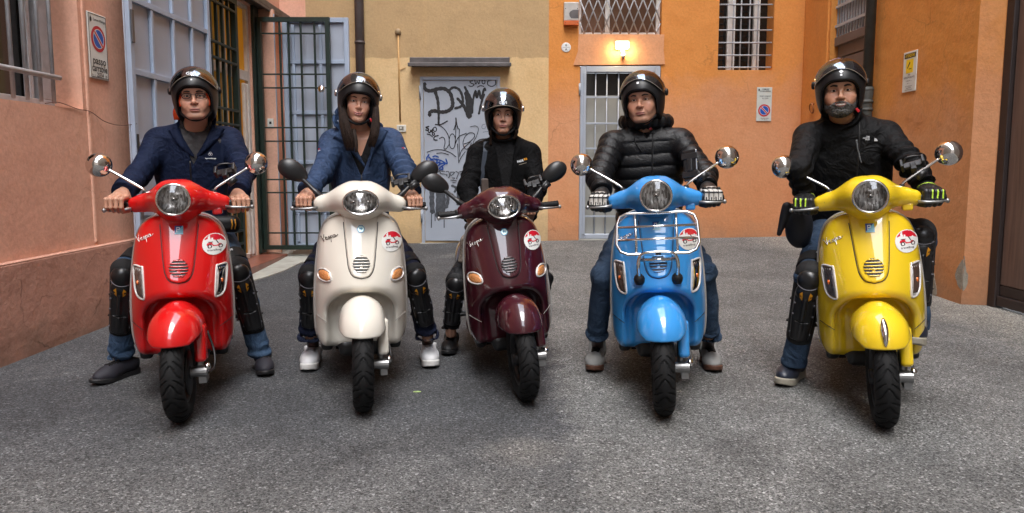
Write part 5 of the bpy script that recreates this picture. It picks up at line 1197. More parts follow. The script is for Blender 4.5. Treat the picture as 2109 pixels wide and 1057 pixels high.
def f_helmet_out(P, g=0.0):
    z = P[:, 2] - .036; Q = np.stack([P[:, 0], P[:, 1] - .014, np.where(z > 0, z, z * .60)], 1).astype(np.float32); return s_ell(Q, (0, 0, 0), (.1215 + g, .152 + g, .134 + g))
def f_helmet(P):
    d = f_helmet_out(P); d = smax(d, -f_helmet_out(P, -.020), .006); d = smax(d, -(P[:, 2] + .098 + .35 * np.clip(P[:, 1], -.06, .08)), .012)
    q = s_box(P, (0, -.20, -.084), (.088, .190, .130), .060); return smax(d, -q, .010)
def f_lining(P):
    d = smax(f_helmet_out(P, -.017), -f_helmet_out(P, -.046), .01); d = smax(d, -(P[:, 2] + .104), .01); return smax(d, -s_box(P, (0, -.20, -.085), (.079, .205, .125), .055), .012)
HELM = iso(f_helmet, (-.16, -.18, -.16), (.16, .21, .20), .0050); LINE = iso(f_lining, (-.15, -.17, -.14), (.15, .20, .17), .0055)
def visor_geo(zc, zs, g=.0085, nx=41, nt=30):
    """swept visor shell: one clean grid over the helmet's front"""
    a, b, c = .1215 + g, .152 + g, .134 + g; V = []; N = []
    for x in np.linspace(-.968, .968, nx) * a:
        k = sqrt(1 - (x / a) ** 2); ze = zc - (zc - zs) * (x / .13) ** 2 - .036; t0 = math.asin(np.clip(ze / (c * k), -.99, .99)) if ze > 0 else math.asin(np.clip(ze * .60 / (c * k), -.99, .99)); t1 = math.acos(np.clip(-.045 / (b * k), -.98, .98))
        for t in np.linspace(t0, max(t1, t0 + .02), nt):
            y, z = -b * k * cos(t), c * k * sin(t); n = np.array([x / a ** 2, y / b ** 2, (z if z > 0 else z * .6) / c ** 2]); V.append((x, y + .014, .036 + (z if z > 0 else z / .6))); N.append(n / np.linalg.norm(n))
    V, N = np.array(V), np.array(N); F = np.array([(i * nt + j, (i + 1) * nt + j, (i + 1) * nt + j + 1, i * nt + j + 1) for i in range(nx - 1) for j in range(nt - 1)]); m = len(V)
    V2 = V - N * .0028; E = [(i * nt, i * nt + m, (i + 1) * nt + m, (i + 1) * nt) for i in range(nx - 1)] + [(i * nt + nt - 1, (i + 1) * nt + nt - 1, (i + 1) * nt + nt - 1 + m, i * nt + nt - 1 + m) for i in range(nx - 1)]
    return np.concatenate([V, V2]), np.concatenate([F, F[:, ::-1] + m, np.array(E)]), np.concatenate([N, -N])
def front_y(f, x, z, y0=-.35, y1=.25, n=160):
    x = np.atleast_1d(np.asarray(x, np.float32)); z = np.atleast_1d(np.asarray(z, np.float32)); ys = np.linspace(y0, y1, n, dtype=np.float32)
    P = np.stack([np.repeat(x, n), np.tile(ys, len(x)), np.repeat(z, n)], 1); D = _ev(f, P).reshape(len(x), n) < 0
    i = np.where(D.any(1), D.argmax(1), n - 1); return ys[i]
def hand_f(reach=0.0, inflate=0.0, curl=1.0):
    def f(P):
        d = None
        for xi, ln, r in ((-.034, 1.0, .0100), (-.0115, 1.06, .0103), (.0110, 1.0, .0099), (.0320, .88, .0088)):
            m = (xi, .026, .040 if abs(xi) < .02 else .036); p = (xi, -.030 * ln - reach, .030); q = (xi * .97, -.034 * ln - reach, -.006); t = (xi * .94, -.008 - reach * .4, -.027 * ln)
            e = smin(smin(s_cap(P, m, p, r * 1.12, r * 1.02), s_cap(P, p, q, r * 1.02, r * .92), .005), s_cap(P, q, t, r * .92, r * .80), .004)
            d = e if d is None else smin(d, e, .0035)
            d = smin(d, s_cap(P, m, (xi * .55, .088, .048), r * 1.25, .017), .012)
        d = smin(d, s_ell(P, (0, .055, .034), (.038, .045, .020)), .015)
        th = s_chain(P, [(-.026, .070, .036), (-.050, .036, .006), (-.048, .004 - reach * .3, -.020), (-.030, -.020 - reach * .5, -.029)], [.017, .0135, .0115, .0088], .012)
        d = smin(d, th, .010); d = smin(d, s_cap(P, (0, .085, .046), (0, .130, .060), .0265, .0265), .02)
        return d - inflate
    return f
_HB = ((-.085, -.10, -.065), (.065, .165, .105))
HAND = {k: iso(hand_f(*a), *_HB, .0030) for k, a in dict(bare=(.004, 0.0), cover=(.030, .0), glove=(.004, .0045)).items()}

# ------------------------------------------------------------------ feet
def shoe_parts(kind):
    hi = kind == 'boot'; ch = kind == 'chunky'
    ol = spline(np.array([(.0, .0), (.030, -.008), (.036, -.04), (.032, -.09), (.042, -.16), (.047, -.205), (.040, -.25), (.018, -.278), (-.006, -.282), (-.030, -.265), (-.043, -.22), (-.041, -.16), (-.033, -.09), (-.036, -.04), (-.030, -.008)]), 3, True)
    sh_ = .036 if ch else (.030 if hi else .026)
    def f_sole(P):
        o = s_poly2(P[:, 0], P[:, 1], ol * 1.06); top = sh_ + .012 * np.clip(np.abs(P[:, 1] + .14) / .14, 0, 1.2) ** 2; bot = .020 * np.clip((-.19 - P[:, 1]) / .1, 0, 1) ** 2
        return smax(smax(o, P[:, 2] - top, .008), bot - P[:, 2], .006)
    def f_up(P):
        d = s_ell(P, (0, -.205, sh_ + .012), (.046, .072, .040)); d = smin(d, s_cap(P, (0, -.075, sh_ + .040), (0, -.18, sh_ + .018), .043, .040), .04)
        d = smin(d, s_ell(P, (0, -.036, sh_ + .030), (.036, .040, .055)), .03); zt = .135 if hi else (.080 if ch else .096)
        d = smin(d, s_cap(P, (0, -.055, sh_ + .05), (0, -.050, zt), .043, .041), .03); d = smax(d, P[:, 2] - zt - .02 * np.clip(-P[:, 1] - .03, -1, .06) / .06, .006)
        d = smax(d, -s_cap(P, (0, -.050, zt - .01), (0, -.050, zt + .1), .033), .006); return smax(d, sh_ - .006 - P[:, 2], .004)
    so = iso(f_sole, (-.07, -.31, -.015), (.07, .03, .07), .0042); up = iso(f_up, (-.07, -.31, .0), (.07, .03, .17), .0042)
    lac = []
    for i in range(6):
        y = -.095 - i * .017; x = .024 - .001 * i; zz = lambda xx, yy: float(-front_y(lambda Q: f_up(np.stack([Q[:, 0], np.full(len(Q), yy, np.float32), -Q[:, 1]], 1)), xx, 0.0, -.18, -.02)[0])
        for s in (1, -1):
            ks = np.linspace(0, 1, 7); lac.append(tube([(s * x * (1 - 2 * q), y - .014 * q, zz(s * x * (1 - 2 * q), y - .014 * q) + .0022) for q in ks], .0030, 6))
    return so, up, join(*lac)
SHOES = {k: shoe_parts(k) for k in ('trainer', 'chunky', 'boot')}

# ------------------------------------------------------------------ one rider
def Rz(a): return np.array([[cos(a), -sin(a), 0], [sin(a), cos(a), 0], [0, 0, 1.0]])
def release(o, root, label, cat):
    o.parent = None; o.location = root.location; o.rotation_euler = root.rotation_euler; tag(o, label, cat); return o
def build_person(s):
    yaw = s['yaw']; J = {k: WY(*v) for k, v in s['joints'].items()}
    rt = np.array([J['pelvis'][0], J['pelvis'][1], 0.0]); Ri = Rz(-yaw)
    L = lambda p: Ri @ (np.asarray(p, float) - rt)
    K = {k: L(v) for k, v in J.items()}
    # head frame
    hd = J['head']; ha = math.atan2(-hd[0], hd[1]) + s.get('turn', 0) - yaw
    Rh = Rz(ha) @ rot('X', s.get('nod', 0)) @ rot('Y', s.get('tilt', 0)); hs = s.get('hscale', 1.0); hp = K['head']
    o = dict(s['face']); o['neck'] = tuple(((K['neck'] + np.array([0, .01, -.03]) - hp) @ Rh) / hs)
    if s.get('chest'): o['chest'] = tuple(((L(WY(*s['chest'])) - hp) @ Rh) / hs)
    HV, HQ, HN = iso(lambda P: f_head(P, o), (-.11, -.16, min(-.22, (o.get('chest') or o['neck'])[2] - .07)), (.11, .14, .13), .0033); col = head_colour(HV, o)
    to = lambda V: (V * hs) @ Rh.T + hp
    parts = [(to(HV), HQ, HN @ Rh.T, col)]
    # hands
    sc = SCOOTERS[s['scooter']]; Mw = np.array(Matrix.LocRotScale(sc.location, sc.rotation_euler, sc.scale)); wr = {}; hands = {}
    for side, sg in (('L', -1), ('R', 1)):
        if s.get('hands') and side in s['hands']:
            wpos, Rg = s['hands'][side]; G = L(WY(*wpos)); R = np.array(Rg, float)
        else:
            g = Mw @ np.array([sg * .268, .320, .950, 1.0]); G = L(g[:3]); R = Ri @ Rz(sc.rotation_euler[2] + sg * .10) @ rot('Y', -sc.rotation_euler[1] * 0)
        R = R @ np.diag([sg, 1, 1]); k = s['hand_kind']; V, Q, N = HAND[k]; hsc = s.get('hand_scale', 1.0)
        hands[side] = ((V * hsc) @ R.T + G, Q[:, ::-1] if sg < 0 else Q, N @ R.T, V); wr[side] = R @ (np.array([0, .108, .054]) * hsc) + G
        if k != 'glove': parts.append((hands[side][0], hands[side][1], hands[side][2], np.tile(np.array(o.get('skin', (.46, .25, .175))) * .92, (len(V), 1))))
    A, B = K['pelvis'], K['neck']; Wd, Dp = s['wide'], s['deep']
    up = (B - A) / np.linalg.norm(B - A); LT = np.linalg.norm(B - A); sx = np.array([1.0, 0, 0]); sx = sx - up * (sx @ up); sx /= np.linalg.norm(sx); fy = np.cross(up, sx)
    def torso(P, g=0.0):
        Q = P - A.astype(np.float32); t = (Q @ up.astype(np.float32)) / LT; x = Q @ sx.astype(np.float32); y = Q @ fy.astype(np.float32)
        a = np.interp(t, [-.25, 0, .3, .65, .88, 1.0], np.array([.86, .88, .84, 1.0, .90, .50]) * Wd) + g; b = np.interp(t, [-.25, 0, .3, .65, .88, 1.0], np.array([.95, 1.0, 1.0, 1.0, .85, .55]) * Dp) + g
        r = ((np.abs(x) / a) ** 2.4 + (np.abs(y) / b) ** 2.4) ** (1 / 2.4); d = (r - 1) * np.minimum(a, b)
        d = smax(d, ((t - 1.0) * LT - g).astype(np.float32), .05); return smax(d, ((-.20 - t) * LT).astype(np.float32), .02).astype(np.float32)
    nax = (hp + Rh @ np.array([0, .02, -.08]) - B); nax /= np.linalg.norm(nax)
    ar = s.get('arm', 1.0); cuff = {}
    for sd in 'LR':
        d = K['el' + sd] - wr[sd]; d /= np.linalg.norm(d); cuff[sd] = (wr[sd] + d * s.get('cuff', .012), -d)
    style = s['style']
    def arm_d(P, sd, g=0.0):
        S_, E_, W_ = K['sh' + sd], K['el' + sd], wr[sd]
        c0, cd = cuff[sd]; W2 = c0 + cd * .05
        d = smin(s_cap(P, S_, E_, .070 * ar + g, .056 * ar + g), s_cap(P, E_, W2, .056 * ar + g, s.get('cuff_r', .044) * ar + g), .03)
        de = np.sqrt(((P - E_.astype(np.float32)) ** 2).sum(1)); ax = ((E_ - W_) / np.linalg.norm(E_ - W_)).astype(np.float32); t = (P - W_.astype(np.float32)) @ ax
        if style == 'puffer':
            ua = ((S_ - E_) / np.linalg.norm(S_ - E_)).astype(np.float32); tt = np.where(t < np.linalg.norm(E_ - W_) - .0, t, np.linalg.norm(E_ - W_) + (P - E_.astype(np.float32)) @ ua)
            d = d - (.0075 + .003 * wob(P, 12, 5)) * (np.abs(np.sin(tt * pi / .058 + .6 * wob(P, 12, 3))) ** .6 - .6) - .005 * wob(P, 20, 1)
        else:
            d = d - s.get('wrinkle', 1.0) * (.0085 * np.sin(t * 105 + 5.5 * wob(P, 12, 2)) * np.clip(.45 + 1.1 * wob(P, 15, 6), 0, 1) * np.exp(-(de / .14) ** 2) + .0070 * np.sin(t * 125 + 5 * wob(P, 14, 5)) * np.clip(.5 + 1.1 * wob(P, 17, 8), 0, 1) * np.exp(-((t - .05) / .07) ** 2) + .0060 * wob(P, 24, 4))
        return smax(d, ((P - c0.astype(np.float32)) @ cd.astype(np.float32)).astype(np.float32), .006)
    op = s.get('open')            # V opening: (z above pelvis as fraction where it starts, slope)
    cr = s.get('collar', dict(r=.072, h=.075, flare=.2, open=.02))
    def jacket(P):
        d = torso(P)
        if style == 'puffer':
            t = (P - A.astype(np.float32)) @ up.astype(np.float32); d = d - (.0105 + .003 * wob(P, 8, 4)) * (np.abs(np.sin(t * pi / .066 + .30 * wob(P, 8, 1))) ** .55 - .6) - .006 * wob(P * np.array([1, 1, .5], np.float32), 17, 2) - .0015 * wob(P, 40, 6)
        else: d = d - s.get('wrinkle', 1.0) * (.0095 * wob(P * np.array([1, 1, .5], np.float32), 18, 1) + .0055 * wob(P * np.array([1, 1, .45], np.float32), 42, 3))
        for sd in 'LR':
            S_ = K['sh' + sd]; d = smin(d, s_cap(P, B - up * .035, S_, .052, .066 * ar), .05); d = smin(d, arm_d(P, sd), .028)
        Q = P - B.astype(np.float32); h = Q @ nax.astype(np.float32); rv = Q - h[:, None] * nax.astype(np.float32); r = np.sqrt((rv ** 2).sum(1)); xx = Q @ sx.astype(np.float32); yy = Q @ fy.astype(np.float32)
        d = smax(d, -s_cap(P, B - nax * .02, B + nax * .2, cr['r'] - .012), .010)
        c = np.abs(r - (cr['r'] + cr['flare'] * np.clip(h, 0, 1)).astype(np.float32)) - cr.get('t', .008); c = smax(c, (h - cr['h'] + .12 * yy.clip(-1, 0) * 0).astype(np.float32), .010); c = smax(c, (-.05 - h).astype(np.float32), .01)
        if cr.get('open'): c = smax(c, -smax((np.abs(xx) - cr['open'] - cr.get('oslope', .5) * np.clip(h + .04, 0, 1)).astype(np.float32), (yy + .01).astype(np.float32), .01), .008)
        d = smin(d, c, .015)
        if op:
            t = (P - A.astype(np.float32)) @ up.astype(np.float32) / LT; w = (t - op[0]) * LT * op[1]; x = (P - A.astype(np.float32)) @ sx.astype(np.float32) - op[2] * 1.0
            wedge = smax((np.abs(x) - w).astype(np.float32), -(-torso(P, -.016)) * -1.0 if False else (-(torso(P, -.020))), .01)
            y = (P - A.astype(np.float32)) @ fy.astype(np.float32); wedge = smax(wedge, (y + .0).astype(np.float32), .01); d = smax(d, -wedge, .008)
        return d.astype(np.float32)
    def bounds(keys, m): Z = np.array([K[k] if k in K else wr[k[-1]] for k in keys]); return Z.min(0) - m, Z.max(0) + m
    lo, hi = bounds(['pelvis', 'neck', 'shL', 'shR', 'elL', 'elR', 'wrL', 'wrR'], .17); hi[2] = B[2] + .16; lo[2] = A[2] - .19
    root = bpy.data.objects.new('person', bpy.data.meshes.new('person')); COL.objects.link(root); root.location = rt; root.rotation_euler = (0, 0, yaw)
    tag(root, s['label'], 'person', 'riders astride the scooters')
    add('jacket', iso(jacket, lo, hi, .0072), s['jacket_mat'], root)
    if s.get('inner'):
        def inner(P):
            d = torso(P, -.012); Q = P - B.astype(np.float32); h = Q @ nax.astype(np.float32); rv = Q - h[:, None] * nax.astype(np.float32); r = np.sqrt((rv ** 2).sum(1))
            c = np.abs(r - .066 - .12 * np.clip(h, 0, 1)) - .008; c = smax(smax(c, h - s['inner'].get('h', .05), .01), -.06 - h, .01)
            if s['inner'].get('open'):
                xx = Q @ sx.astype(np.float32); yy = Q @ fy.astype(np.float32); c = smax(c, -smax((np.abs(xx) - .012 - .5 * np.clip(h + .05, 0, 1)).astype(np.float32), (yy + .01).astype(np.float32), .01), .008)
            d = smin(d, c, .012); d = smax(d, -s_cap(P, B - nax * .03, B + nax * .2, .056), .01)
            if s.get('bare'):
                t = (P - A.astype(np.float32)) @ up.astype(np.float32) / LT; x = (P - A.astype(np.float32)) @ sx.astype(np.float32); d = smax(d, -smax((np.abs(x) - (t - .70) * LT * .42).astype(np.float32), (P - A.astype(np.float32)) @ fy.astype(np.float32), .01), .006)
            return (d - .003 * wob(P, 40, 2)).astype(np.float32)
        l2, h2 = bounds(['pelvis', 'neck'], .24); h2[2] = B[2] + .13; add('shirt', iso(inner, l2, h2, .007), s['inner']['mat'], root)
    # front zip
    z0, z1 = s.get('zip', (None, None))
    if z0 is not None:
        zs = np.linspace(A[2] + LT * z0, A[2] + LT * z1, 14); ys = front_y(jacket, np.full(14, A[0] + s.get('zx', 0)), zs, A[1] - .4, A[1] + .2, 260)
        add('zip', tube(np.stack([np.full(14, A[0] + s.get('zx', 0)), ys - .0005, zs], 1), .0045, 6), s.get('zip_mat', M_BLACKP), root, smooth=True)
    # trousers
    lg = s.get('leg', 1.0); hipw = s.get('hip', .085); fl = s.get('flare', 1.0)
    hips = {'L': A + np.array([-hipw, 0, -.02]), 'R': A + np.array([hipw, 0, -.02])}
    def legs(P):
        d = s_ell(P, A + np.array([0, .0, -.02]), (Wd * .86, Dp * 1.0, .13))
        for sd in 'LR':
            H, N_, An = hips[sd], K['kn' + sd], K['an' + sd]; ax = (An - N_) / np.linalg.norm(An - N_); E = An + ax * .06
            e = smin(s_cap(P, H, N_, .092 * lg, .070 * lg), s_cap(P, N_, E, .062 * lg, .058 * lg * fl), .03)
            dk = np.sqrt(((P - N_.astype(np.float32)) ** 2).sum(1)); t = (P - N_.astype(np.float32)) @ ax.astype(np.float32)
            tt = (P - H.astype(np.float32)) @ ((N_ - H) / np.linalg.norm(N_ - H)).astype(np.float32); e = e - (.0080 * wob(P, 18, 3) + .0045 * wob(P, 38, 6) + .0075 * np.sin(tt * 85 + 5 * wob(P, 10, 4)) * np.clip(.3 + wob(P, 11, 2), 0, 1) + .0095 * np.clip(.4 + wob(P, 13, 8), 0, 1) * np.sin(t * 95 + 4 * wob(P, 14, 1)) * (np.exp(-(dk / .10) ** 2) + np.exp(-((t - np.linalg.norm(An - N_)) / .07) ** 2)))
            hz = An + ax * s.get('hem', .0); hd_ = np.array([ax[0] * .25, ax[1] * .25, ax[2]]); hd_ /= np.linalg.norm(hd_); e = smax(e, ((P - hz.astype(np.float32)) @ hd_.astype(np.float32)).astype(np.float32), .005)
            e = smax(e, -s_cap(P, An - ax * .03, An + ax * .2, .046 * fl), .004); d = smin(d, e, .03)
        return d.astype(np.float32)
    l3, h3 = bounds(['pelvis', 'knL', 'knR', 'anL', 'anR'], .17); h3[2] = A[2] + .13; l3[2] = min(K['anL'][2], K['anR'][2]) - .06
    add('trousers', iso(legs, l3, h3, .0084), s['trouser_mat'], root)
    # shoes
    for sd in 'LR':
        if 'toe' + sd not in K: continue
        T_, H_ = K['toe' + sd].copy(), K['heel' + sd].copy(); zg = s.get('foot_z', {}).get(sd, 0.0); T_[2] = H_[2] = zg; f = (T_ - H_); ln = s.get('shoe_len', .285); f /= np.linalg.norm(f); H_ = T_ - f * ln
        R = np.stack([np.cross(np.array([0, 0, 1.0]), -f) * -1.0, -f, np.array([0, 0, 1.0])], 1); R[:, 0] = np.cross(R[:, 1], R[:, 2]); k = ln / .285; so, up_, lc = SHOES[s['shoe']]
        g = lambda G: ((G[0] * k) @ R.T + H_, G[1]) + ((G[2] @ R.T,) if len(G) > 2 else ())
        sh_ = add('shoe', g(up_), s['shoe_mats'][0], root); add('sole', g(so), s['shoe_mats'][1], sh_); add('laces', g(lc), s['shoe_mats'][2], sh_, smooth=True)
        parts.append((*_ankle(H_ + R @ np.array([0, -.05, .07]), K['an' + sd] + np.array([0, 0, .03]), .034), np.tile(np.array(s.get('ankle_col', (.02, .02, .022))), (_ANKN, 1))))
    # body under the clothes: one simple continuous figure that carries head and hands
    def inner_body(P):
        d = torso(P, -.045 if not s.get('bare') else -.019)
        for sd in 'LR':
            d = smin(d, s_chain(P, [K['sh' + sd], K['el' + sd], wr[sd]], [.038, .03, .024], .02), .03); d = smin(d, s_chain(P, [hips[sd], K['kn' + sd], K['an' + sd]], [.06, .042, .032], .02), .03)
        return smin(d, s_cap(P, B - nax * .05, B + nax * .05, .045), .03)
    l4, h4 = bounds(['pelvis', 'neck', 'shL', 'shR', 'elL', 'elR', 'wrL', 'wrR', 'knL', 'knR', 'anL', 'anR'], .10); bv = iso(inner_body, l4, h4, .017 if not s.get('bare') else .012); parts.append((*bv, np.tile(np.array(o.get('skin', (.46, .25, .175))), (len(bv[0]), 1))))
    V = np.concatenate([p[0] for p in parts]); Nn = np.concatenate([p[2] for p in parts]); C = np.concatenate([p[3] for p in parts]); k = 0; Q = []
    for p in parts: Q.append(np.asarray(p[1]) + k); k += len(p[0])
    me = make_mesh('person', V, np.concatenate(Q), M_SKIN, None, True, Nn); at = me.attributes.new('skin_colour', 'FLOAT_COLOR', 'POINT'); at.data.foreach_set('color', np.concatenate([C, np.ones((len(C), 1))], 1).astype(np.float32).ravel())
    root.data = me
    # gloves
    if s['hand_kind'] == 'glove':
        for sd in 'LR':
            V, Q, N, V0 = hands[sd]; c = V0[np.asarray(HAND['glove'][1])].mean(1); fm = s['glove_paint'](c); gl = add('glove', (V, Q, N), s['glove_mats'], root, fmat=fm)
            if s.get('armour'):
                sg = -1 if sd == 'L' else 1; Rr = Ri @ Rz(sc.rotation_euler[2] + sg * .10) @ np.diag([sg, 1, 1]); Gp = V[0] - Rr @ V0[0]
                ka = iso(lambda P: np.minimum.reduce([s_ell(P, (x, .012, .052), (.0115, .020, .0085)) for x in (-.034, -.0115, .011, .032)]), (-.06, -.03, .03), (.06, .05, .075), .0028); add('knuckle_guard', (ka[0] @ Rr.T + Gp, ka[1][:, ::-1] if sg < 0 else ka[1], ka[2] @ Rr.T), M_PADSHELL, gl)
    hd3 = lambda V: (np.asarray(V) * hs) @ Rh.T + hp
    dirn = lambda N: np.asarray(N) @ Rh.T
    # eyes, brows
    for sg in (-1, 1):
        ey = lathe([(.0002, -.0125), (.0030, -.0122), (.0066, -.0107), (.0095, -.008), (.0128, -.002), (.0128, .004)], 20, 'y', caps=False); fm = [1] * 40 + [0] * 60
        fm = [1 if i < 2 else 0 for i in range(5) for _ in range(20)]
        add('eye', (hd3(ey[0] + np.array([sg * .031, -.0745, .0010])), ey[1]), [M_EYEW, M_IRIS], root, smooth=True, fmat=fm)
        xs = np.linspace(.014, .048, 9); bz = .0195 + .0050 * np.sin((xs - .014) / .034 * pi * .9) + s.get('brow_up', 0); by = front_y(lambda P: f_head(P, o), xs, bz, -.13, -.03)
        add('eyebrow', (hd3(tube(np.stack([sg * xs, by - .0005, bz], 1), 1.15 * np.array([.0022, .0034, .0038, .0037, .0034, .003, .0026, .002, .001]) * s.get('brow', 1.0), 6)[0]), tube(np.stack([sg * xs, by, bz], 1), .003, 6)[1]), s.get('brow_mat', M_BROW), root, smooth=True)
    # helmet
    he = add('helmet', (hd3(HELM[0] * s.get('helm', 1.0) * .96), HELM[1], dirn(HELM[2])), M_HELMET, root); hk = s.get('helm', 1.0) * .96
    add('lining', (hd3(LINE[0] * hk), LINE[1], dirn(LINE[2])), M_LINER, he)
    zc, zs_ = s.get('visor', (.105, .030)); vg = visor_geo(zc, zs_); add('visor', (hd3(vg[0] * hk), vg[1], dirn(vg[2])), M_VISOR, he)
    fvis = lambda P: f_helmet_out(P, .0105); xs = np.linspace(-.118, .118, 41); zz = zc - (zc - zs_) * (xs / .13) ** 2; ys = front_y(fvis, xs, zz, -.2, .1)
    add('visor_edge', (hd3(tube(np.stack([xs, ys + .001, zz], 1) * hk, .0013, 5)[0]), tube(np.stack([xs, ys, zz], 1), .001, 5)[1]), M_VEDGE, he, smooth=True)
    for sg in (-1, 1):
        add('visor_pivot', (hd3(move(lathe([(.001, .010), (.016, .008), (.020, .002), (.021, -.006)], 20, 'x'), (sg * .130, .028, .046), np.diag([sg, 1, 1]))[0] * hk), lathe([(.001, .010), (.016, .008), (.020, .002), (.021, -.006)], 20, 'x')[1]), s.get('pivot_mat', M_HELMET), he, smooth=True)
    xs = np.linspace(-1, 1, 17); st_ = np.stack([.088 * np.sign(xs) * np.abs(xs) ** .9, -.018 - .050 * (1 - np.abs(xs) ** 1.6), -.070 - .058 * (1 - np.abs(xs) ** 1.7)], 1) * hk
    add('chin_strap', (hd3(tube(st_, .0042, 8, flat=1.7)[0]), tube(st_, .0065, 8)[1]), M_BLACKSOFT, he, smooth=True)
    if s.get('strap_tab'): add('strap_tab', (hd3(move(box(-.006, .006, -.004, .004, -.012, .012), (.078, -.055, -.098), rot('Y', radians(-35)))[0]), box(0, 1, 0, 1, 0, 1)[1]), M_REDTAB, he, bevel=.002)
    if s.get('logo'):
        tg_ = text_geo(s['logo'], .024, .0006); X = tg_[0][:, 0] * 1.15; Z = s.get('logo_z', zc + .012) + tg_[0][:, 1]; Yy = front_y(fvis, X, Z, -.2, .1, 400); add('visor_lettering', (hd3(np.stack([X, Yy - .0012, Z], 1) * hk), tg_[1]), M_WHITEPRINT, he)
    if s.get('sizetag'):
        for (cx, cz, w, rt_) in s['sizetag']:
            q = np.array([(-1, -1), (1, -1), (1, 1), (-1, 1)]) * w / 2; c_, s_ = cos(rt_), sin(rt_); q = q @ np.array([[c_, s_], [-s_, c_]]) + [cx, cz]; Yy = front_y(lambda P: f_helmet_out(P, .001), q[:, 0], q[:, 1], -.2, .1, 400); add('size_sticker', (hd3(np.stack([q[:, 0], Yy - .001, q[:, 1]], 1) * hk), [(0, 1, 2, 3)]), M_WHITEPRINT, he)
    s['K'] = K; s['L'] = L; s['hd3'] = hd3; s['o'] = o; s['jf'] = jacket; s['A'] = A; s['LT'] = LT; s['B'] = B
    for fn in s.get('extras', []): fn(s, root)
    for sd in s.get('pads', ''): knee_pad(root, hips[sd], K['kn' + sd], K['an' + sd], lg * .90, s)
    return root
_ANKN = 0
def _ankle(a, b, r):
    global _ANKN
    V, F = tube([a, (np.asarray(a) + b) / 2, b], r, 12, caps=False); F = np.array(F); c = np.repeat(np.array([a, (np.asarray(a) + b) / 2, b]), 12, 0); N = V - c; N /= np.linalg.norm(N, axis=1)[:, None]; _ANKN = len(V); return V, F, N

